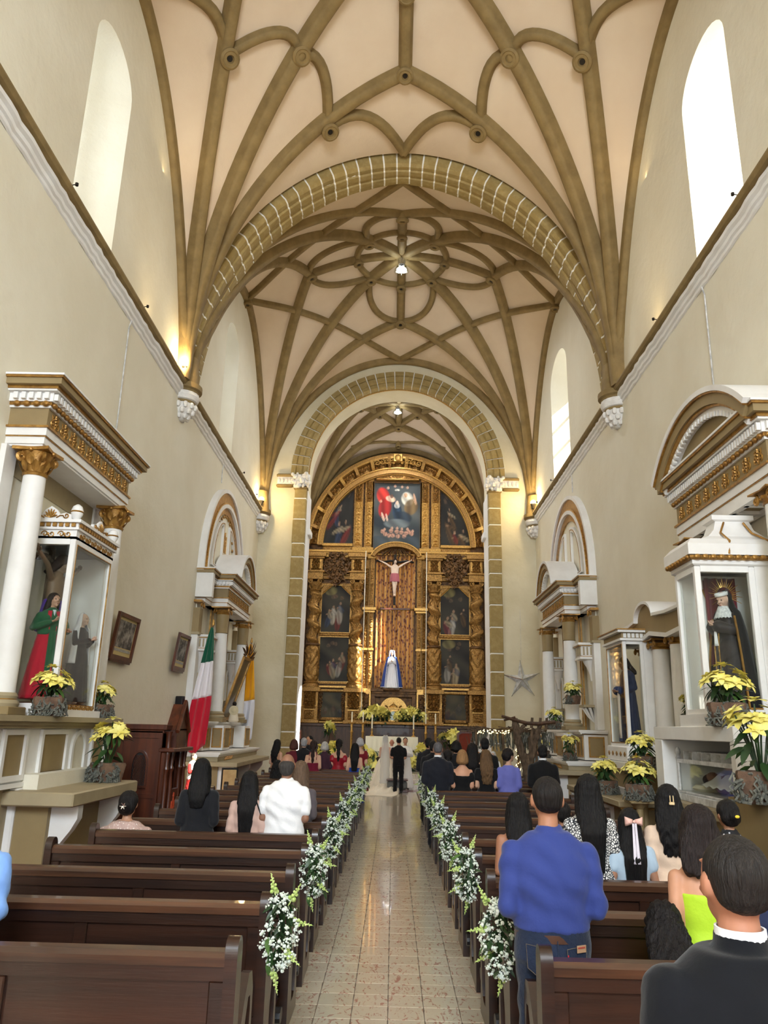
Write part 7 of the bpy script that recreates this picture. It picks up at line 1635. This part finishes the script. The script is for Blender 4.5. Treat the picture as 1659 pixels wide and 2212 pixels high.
crucifix('dark crucified figure with a purple satin loincloth inside the left glass case', (-4.62, 10.17, 2.52), -PI / 2, 1.60, (122, 98, 76), fabric((88, 52, 168), .45), .6, 'bark')
t, k, dz, hm = statue('statue in black and white habit at the far side of the left glass case', (-4.42, 10.72, 2.14), -PI / 2 - .2, 1.25, 'w', PALE, None, [O('robe', (30, 28, 32), z1=1.45, hem=.05, flare=.10, sleeve='long')]); mantle(t, fabric((226, 226, 230)), k, .75, .22, 1.75, None, .6)
tag(MB().box(-4.92, -4.28, 9.72, 10.9, 2.08, 2.14, .01).build('case_board', M['wood']), 'brown board under the figures in the left glass case', 'board')
# sorrowful statue in the right case
t, k, dz, hm = statue('sorrowful statue in black with lace collar and rayed halo, right glass case', (4.25, 9.78, 2.2), PI / 2 + .35, 1.52, 'w', (218, 178, 156), None, [O('robe', fabric((18, 17, 19), .6, rgb2=(44, 38, 40), scale=4, kind='edge', lo=.0, hi=.08), z1=1.45, hem=.02, flare=.14, sleeve='long', bell=.04)], head=(.2, .3))
mantle(t, fabric((22, 21, 24)), k, .05, .34, 1.745, M['goldp'], .7)
P = [[((.075 + .09 * q) * math.cos(a), .03 + (.085 + .06 * q) * math.sin(a), 1.50 - .17 * q - .015 * (j % 2) * q) for j, a in enumerate([PI * (i / 20) for i in range(21)])] for q in [i / 6 for i in range(7)]]
o = MB().grid(P).rot(Matrix.Scale(k, 4)).build('lace_collar', fabric((232, 234, 236), rgb2=(180, 184, 190), scale=40), t, sharp=1.5); md = o.modifiers.new('s', 'SOLIDIFY'); md.thickness = .006
P = [[(.088 * math.cos(a), .02 + .102 * math.sin(a) * .98, 1.715 - .2 * q) for a in [.35 + (PI - .7) * (0 if True else 0) + (2 * PI) * i / 24 for i in range(25)] if not (.9 < a % (2 * PI) < 2.24 and q > .28)] for q in [i / 8 for i in range(3)]]
o = MB().grid(P).rot(hm).rot(Matrix.Scale(k, 4)).build('white_coif', fabric((236, 236, 238)), t); md = o.modifiers.new('s', 'SOLIDIFY'); md.thickness = .006
c = MB()
for i in range(26):
    a = -.6 + (PI + 1.2) * i / 25; L = .27 if i % 2 else .20; c.tube([(.12 * math.cos(a), -.05, 1.66 + .12 * math.sin(a)), (L * math.cos(a), -.06, 1.66 + L * math.sin(a))], [.009, .003], 4)
c.rot(hm).rot(Matrix.Scale(k, 4)).build('halo_ray', M['goldb'], t, kind='stuff')
for x in (-.03, .05): MB().tube([(x, .2, 1.1), (x, .22, .9), (x + .01, .21, .55)], .009, 6).ball((x + .01, .21, .52), (.02, .02, .045), 8, 6).rot(Matrix.Scale(k, 4)).build('gilt_cord', M['goldb'], t)
P = [[(.06 * (j / 6 - .5) * (.5 + q), .235 + .01 * math.sin(j * 2), 1.24 - .32 * q) for j in range(7)] for q in [i / 6 for i in range(7)]]
o = MB().grid(P).rot(Matrix.Scale(k, 4)).build('handkerchief', fabric((240, 240, 244)), t); md = o.modifiers.new('s', 'SOLIDIFY'); md.thickness = .006
t = thing('case_drape', 'dark red drape with gold fringe at the back of the right glass case', 'curtain', (4.46, 10.02, 2.2), -PI / 2)
o = MB().grid([[(.0 + .02 * math.sin(i * 1.3), -.36 + .4 * i / 16 , .6 + 1.14 * j / 8) for j in range(9)] for i in range(17)]).build('drape', M['maroon'], t); md = o.modifiers.new('s', 'SOLIDIFY'); md.thickness = .012
for s in (0, 1): 
    o = MB().grid([[(-.05, -.36 + .2 * s + .2 * u, 1.72 - (.12 + .22 * math.sin(PI * u)) * v_) for v_ in (0, .5, 1)] for u in [i / 10 for i in range(11)]]).build('valance', M['maroon'], t); md = o.modifiers.new('s', 'SOLIDIFY'); md.thickness = .01
    MB().tube([(-.06, -.36 + .2 * s + .2 * u, 1.60 - .22 * math.sin(PI * u)) for u in [i / 12 for i in range(13)]], .018, 6).build('gold_fringe', M['goldp'], t)
# figure in the narrow case
t, k, dz, hm = statue('statue in a dark blue robe with bound hands in the narrow right glass case', (4.19, 14.02, 1.76), PI / 2 + .2, 1.50, 'm', (150, 112, 90), ('long', (28, 22, 20), 1.3), [O('robe', (38, 48, 78), z1=1.45, hem=.04, flare=.08, sleeve='long', bell=.05)], 'front', head=(.1, .45))
P = [[(.08 * (j / 6 - .5), .21, 1.0 - .9 * q) for j in range(7)] for q in [i / 6 for i in range(7)]]; o = MB().grid(P).rot(Matrix.Scale(k, 4)).build('sash', fabric((206, 196, 178)), t); md = o.modifiers.new('s', 'SOLIDIFY'); md.thickness = .008
# recumbent figure in the coffin
t = thing('recumbent_statue', 'recumbent statue under a white sheet in the glass coffin', 'statue', (4.22, 10.62, 1.28))
H = MB().ball((0, 0, .10), (.085, .11, .085), 16, 11); H.join(cap_mb((0, -.03, .175), (0, -.06, .175), .012, .016, 8)); H.join(cap_mb((0, -.1, .06), (0, -.3, .05), .05, .06)); H.join(cap_mb((0, -.3, .05), (0, -.9, .04), .12, .10)); job(H, 'body', skinmat((150, 110, 90)), t, .012)
C = MB().ball((0, .05, .08), (.11, .12, .08), 14, 9); job(C, 'hair', hairmat((52, 32, 26)), t, .012, 3, strands(.004, 1))
P = [[(-.26 + .52 * j / 14, -.26 - 1.25 * i / 24, .015 + .15 * math.exp(-((j - 7) / 4.2) ** 2) * (1 - .25 * i / 24) + .014 * math.sin(i * 1.5 + j) ) for j in range(15)] for i in range(25)]
o = MB().grid(P).build('sheet', fabric((236, 234, 232)), t, sharp=1.4); md = o.modifiers.new('s', 'SOLIDIFY'); md.thickness = .008
# small altar server figure before the confessional
t, k, dz, hm = statue('small painted altar-server statue in white and red by the confessional', (-4.1, 16.4, .28), -PI / 2 - .3, 1.06, 'm', (226, 178, 148), ('short', (74, 62, 52), 0), [O('robe', (204, 40, 36), z1=1.2, hem=.02, flare=.10, sleeve='long'), O('shirt', (240, 236, 228), e=.03, sleeve=None, z0=.55, n='surplice')], 'pray')
t = thing('statue_stand', 'low orange and white stand under the altar-server statue', 'stand', (-4.1, 16.4, 0)); MB().box(-.16, .16, -.16, .16, 0, .23, .01).build('block', fabric((232, 110, 40)), t); MB().box(-.2, .2, -.2, .2, .23, .28, .01).build('top', M['white'], t)
# ================================================================ CONFESSIONAL, STAR, NATIVITY
t = thing('confessional', 'dark red-brown wooden confessional with a lattice window and pointed gable', 'confessional', (0, 0, 0))
def cb(name, m, *bs, bev=.0, par=None):
    mb = MB()
    for b_ in bs: mb.box(*b_, bev)
    return mb.build(name, M[m], par or t)
sp = cb('side_panel', 'wood', (-4.62, -3.52, 12.6, 12.64, .1, 1.82)); cb('side_panel', 'wood', (-4.62, -3.52, 14.26, 14.3, .1, 1.82)); cb('back_panel', 'wood', (-4.95, -4.6, 12.62, 14.28, .1, 1.8)); cb('roof_board', 'wood', (-4.9, -3.44, 12.54, 14.36, 1.82, 1.90), (-4.9, -3.48, 12.57, 14.33, 1.77, 1.82), bev=.01)
cb('plinth', 'wood', (-4.9, -3.4, 12.56, 14.34, 0, .12), bev=.01); cb('wing_panel', 'wood', (-4.95, -4.6, 12.7, 12.76, .1, 1.45), bev=.01); cb('wing_cap', 'wood', (-4.97, -4.58, 12.66, 12.8, 1.45, 1.5), bev=.008); cb('stile', 'wood', (-4.62, -4.54, 12.57, 12.64, .1, 1.8), (-3.6, -3.5, 12.57, 12.64, .1, 1.8), (-4.54, -3.6, 12.57, 12.64, 1.7, 1.8), (-4.54, -3.6, 12.57, 12.64, .84, .9), (-4.54, -3.6, 12.57, 12.64, .1, .2))
ao = [(-4.28, .98), (-3.82, .98), (-3.82, 1.3)] + arc(-4.05, 1.3, .23, .23, 0, PI, 12)[1:-1] + [(-4.28, 1.3)]; ai = [(-4.24, 1.02), (-3.86, 1.02), (-3.86, 1.3)] + arc(-4.05, 1.3, .19, .19, 0, PI, 12)[1:-1] + [(-4.24, 1.3)]
f = MB().ring(ao, ai, 12.55, 12.6).build('window_frame', M['wood'], t); MB().prism(ai, 12.594, 12.6).build('window_back', M['black'], f)
L = MB()
for i in range(-14, 15):
    for s in (-1, 1):
        pts = [(-4.05 + i * .045 + s * q * .3, 1.27 + q * .3) for q in (-1, -.8, -.6, -.4, -.2, 0, .2, .4, .6, .8, 1)]; pts = [p for p in pts if -4.24 < p[0] < -3.86 and 1.02 < p[1] < (1.3 + math.sqrt(max(0, .19 ** 2 - (p[0] + 4.05) ** 2)))]
        if len(pts) > 1: L.tube([(x, 12.585, z) for x, z in pts], .006, 4)
L.build('lattice', M['wood'], f, kind='stuff')
for y in (12.68, 13.1, 13.8, 14.22):
    MB().lathe([(.05, .12), (.05, .5), (.035, .55), (.05, .6), (.03, .65), (.045, 1.0), (.03, 1.2), (.05, 1.25), (.03, 1.3), (.045, 1.45), (.05, 1.5), (.035, 1.55), (.04, 1.75), (.06, 1.8)], 12, (-3.42, y, 0)).build('turned_column', M['wood'], t)
cb('front_panel', 'wood', (-3.5, -3.44, 12.62, 13.1, .12, 1.5), bev=.01); cb('front_panel', 'wood', (-3.5, -3.44, 13.8, 14.28, .12, 1.5), bev=.01); cb('front_door', 'wood', (-3.46, -3.4, 13.12, 13.78, .12, .95), bev=.012); cb('front_cornice', 'wood', (-3.56, -3.30, 12.56, 14.34, 1.5, 1.56), bev=.012)
MB().prism([(12.98, 1.82), (13.92, 1.82), (13.45, 2.22)], -3.56, -3.36, 'yz').build('gable', M['wood'], t); MB().tube([(-3.34, 12.92, 1.8), (-3.34, 13.45, 2.26), (-3.34, 13.98, 1.8)], .035, 6).build('gable_moulding', M['wood'], t); MB().box(-3.5, -3.36, 13.0, 13.9, 1.56, 1.84).build('transom', M['wood'], t)
E_ = MB(); bz = .55
for pts in ([(13.28, bz), (13.28, bz + .22)], [(13.36, bz), (13.36, bz + .22)], [(13.46, bz), (13.46, bz + .22)], [(13.36, bz + .11), (13.46, bz + .11)], [(13.54, bz + .03), (13.58, bz), (13.62, bz + .06), (13.55, bz + .15), (13.59, bz + .22), (13.63, bz + .19)], [(13.41, bz + .22), (13.41, bz + .34)], [(13.37, bz + .29), (13.45, bz + .29)]): E_.tube([(-3.395, y, z) for y, z in pts], .011, 5)
E_.build('carved_letter', mat('red_letters', (190, 74, 40), .4), t)
for c_ in t.children_recursive:
    for v_ in c_.data.vertices:
        v_.co.y = 12.0 + (v_.co.y - 12.6) * .647
        if v_.co.x < -3.5: v_.co.x = -3.5 + (v_.co.x + 3.5) * .56
for z_, w_ in ((1.82, .0), (1.45, .25)): cb('wall_panel', 'wood', (-4.96, -4.1 - w_, 12.2 + w_, 12.3 + w_, 0, z_ - .3), bev=.01)
# pale board leaning under the left arched altar table
t = thing('board', 'pale yellow panel leaning under the left altar table', 'board', (-3.45, 17.0, 0), .35); MB().box(-.14, .14, -.02, .02, .1, 1.0, .008).build('panel', mat('pale_panel', (206, 178, 122), .6, rgb2=(178, 146, 92), scale=4), t); MB().box(-.17, .17, .02, .05, 0, 1.04, .01).build('backing', M['iron'], t)
# star on the chancel arch wall
t = thing('wall_star', 'silver five-pointed star hanging on the wall right of the chancel arch', 'star', (4.36, 26.5, 3.62)); mb = MB(); R0, R1 = .66, .2
ring = [((R0 if i % 2 == 0 else R1) * math.cos(PI / 2 + i * PI / 5 + .06), (R0 if i % 2 == 0 else R1) * math.sin(PI / 2 + i * PI / 5 + .06)) for i in range(10)]
mb.v = [(x, .06, z) for x, z in ring] + [(0, -.12, 0), (0, .09, 0)]; mb.f = [(i, (i + 1) % 10, 10) for i in range(10)] + [((i + 1) % 10, i, 11) for i in range(10)]; mb.build('star_body', M['silver'], t, sharp=.2)
MB().tube([(0, .03, .6), (0, .04, 2.4)], .004, 4).build('string', M['silver'], t); E2 = MB()
for i in range(0, 10, 2): E2.tube([(ring[i][0], .055, ring[i][1]), (0, -.125, 0)], .012, 5)
E2.build('star_ridge', M['chrome'], t)
# nativity shelter of driftwood at the end of the right wall
t = thing('driftwood_tree', 'forked driftwood trunk holding up the nativity shelter', 'tree trunk', (2.93, 17.35, 0)); r = random.Random(6)
def limb(p, rr, n=10): return MB().tube([Vector(q) for q in p], rr, n)
T = limb([(0, 0, 0), (.02, .0, .5), (-.02, .02, .95), (.02, 0, 1.3)], [.12, .10, .095, .12]); T.join(limb([(.0, 0, 1.2), (-.12, .02, 1.5), (-.22, 0, 1.85), (-.25, .02, 2.2)], [.11, .085, .08, .07])); T.join(limb([(.0, 0, 1.2), (.12, .0, 1.5), (.2, .03, 1.8), (.32, 0, 2.12)], [.1, .075, .07, .05])); T.join(limb([(.1, 0, 1.45), (.07, -.05, 1.75), (.14, -.05, 2.0)], [.06, .05, .035])); T.join(limb([(-.2, 0, 1.8), (-.1, .04, 2.0), (.02, .05, 2.1)], [.05, .04, .03]))
def barkpost(co, no): 
    d = .010 * np.sin(np.arctan2(co[:, 1], co[:, 0] + .03) * 9 + 8 * np.sin(co[:, 2] * 3)) + .006 * np.sin(co[:, 2] * 50); return co + no * d[:, None]
job(T, 'trunk', M['bark'], t, .018, 2, barkpost)
t = thing('driftwood_beam', 'dark crooked branch laid across the top of the driftwood fork', 'beam', (2.93, 17.3, 2.12)); limb([(-.55, 0, .12), (-.3, 0, .05), (0, .02, -.02), (.25, 0, -.03), (.62, .02, .02)], [.03, .035, .04, .045, .04], 8).join(limb([(-.5, .02, .03), (-.25, .0, .10)], [.025, .03], 6)).build('branch', M['dado'], t)
for x in (.1, .28, .42): limb([(x, .02, -.12), (x + .02, 0, .1)], [.035, .03], 6).build('branch_stub', M['bark'], t)
t = thing('nativity_hut', 'mossy stick hut with fairy lights beside the driftwood trunk', 'hut', (2.35, 18.3, 0)); st = MB()
for i in range(60): x, y = r.uniform(-.5, .95), r.uniform(-.35, .4); st.tube([(x, y, 1.92 + r.uniform(-.03, .05)), (x + r.uniform(-.5, .5), y + r.uniform(-.2, .2), 1.95 + r.uniform(-.06, .08))], .012, 4)
st.build('thatch', M['bark'], t, kind='stuff'); ms = MB()
for i in range(150):
    p = Vector((r.uniform(-.5, 1.3), r.uniform(-.4, .3), 1.92)); pts = [p]
    for k_ in range(4): pts.append(pts[-1] + Vector((r.uniform(-.03, .03), r.uniform(-.03, .03), -r.uniform(.03, .14))))
    ms.tube(pts, r.uniform(.008, .018), 4)
ms.build('hanging_moss', M['moss'], t, kind='stuff')
for x, y in ((-.45, -.3), (.15, -.35), (.9, -.25), (-.45, .35), (.9, .35)): limb([(x, y, 0), (x + .02, y, 1.0), (x - .02, y, 1.95)], [.035, .03, .03], 7).build('corner_stick', M['bark'], t)
for i in range(7): a = r.uniform(-1, 1); limb([(-.5, -.3, r.uniform(.6, 1.5)), (-.62 + .1 * a, -.32, r.uniform(1.0, 1.8)), (-.7 + .3 * a, -.3, r.uniform(1.3, 2.1))], [.012, .008, .004], 5).build('twig', M['bark'], t)
fl_ = MB()
for i in range(46): fl_.ball((r.uniform(-.45, .3), -.42 + r.uniform(-.05, .05), 1.9 + r.uniform(-.04, .05)), .011, 5, 4)
for i in range(60): q = i / 60; fl_.ball((.48 + .05 * math.cos(i * .9), -.3 + .05 * math.sin(i * .9), .3 + 1.4 * q), .011, 5, 4)
fl_.build('fairy_light', M['fairy'], t, kind='stuff'); limb([(.48, -.3, 0), (.5, -.3, 1.0), (.46, -.3, 1.95)], [.03, .03, .025], 7).build('light_pole', M['bark'], t)
person('statue of a kneeling figure with white hair and green mantle in the hut', (2.3, 18.25, .35), PI - .3, 1.12, 'm', (206, 170, 146), ('bob', (206, 204, 200), 1.48), [O('robe', (230, 228, 222), z1=1.45, hem=.02, flare=.1, sleeve='long'), O('shirt', (58, 92, 78), e=.03, sleeve=None, z0=.95, n='mantle')], 'pray', .016, name='statue', cat='statue', face=True, shoes=None)
person('statue of a figure in white and pale blue behind the driftwood fork', (3.3, 18.55, .4), PI, 1.2, 'w', (214, 178, 154), None, [O('robe', (176, 204, 226), z1=1.45, hem=.02, flare=.1, sleeve='long')], 'pray', .016, name='statue', cat='statue', face=True, shoes=None)
t = thing('nativity_platform', 'low mossy platform carrying the nativity figures', 'platform', (2.9, 18.5, 0)); MB().box(-.75, .95, -.3, .6, 0, .36, .03).build('platform_box', M['moss'], t)
bake_jobs()
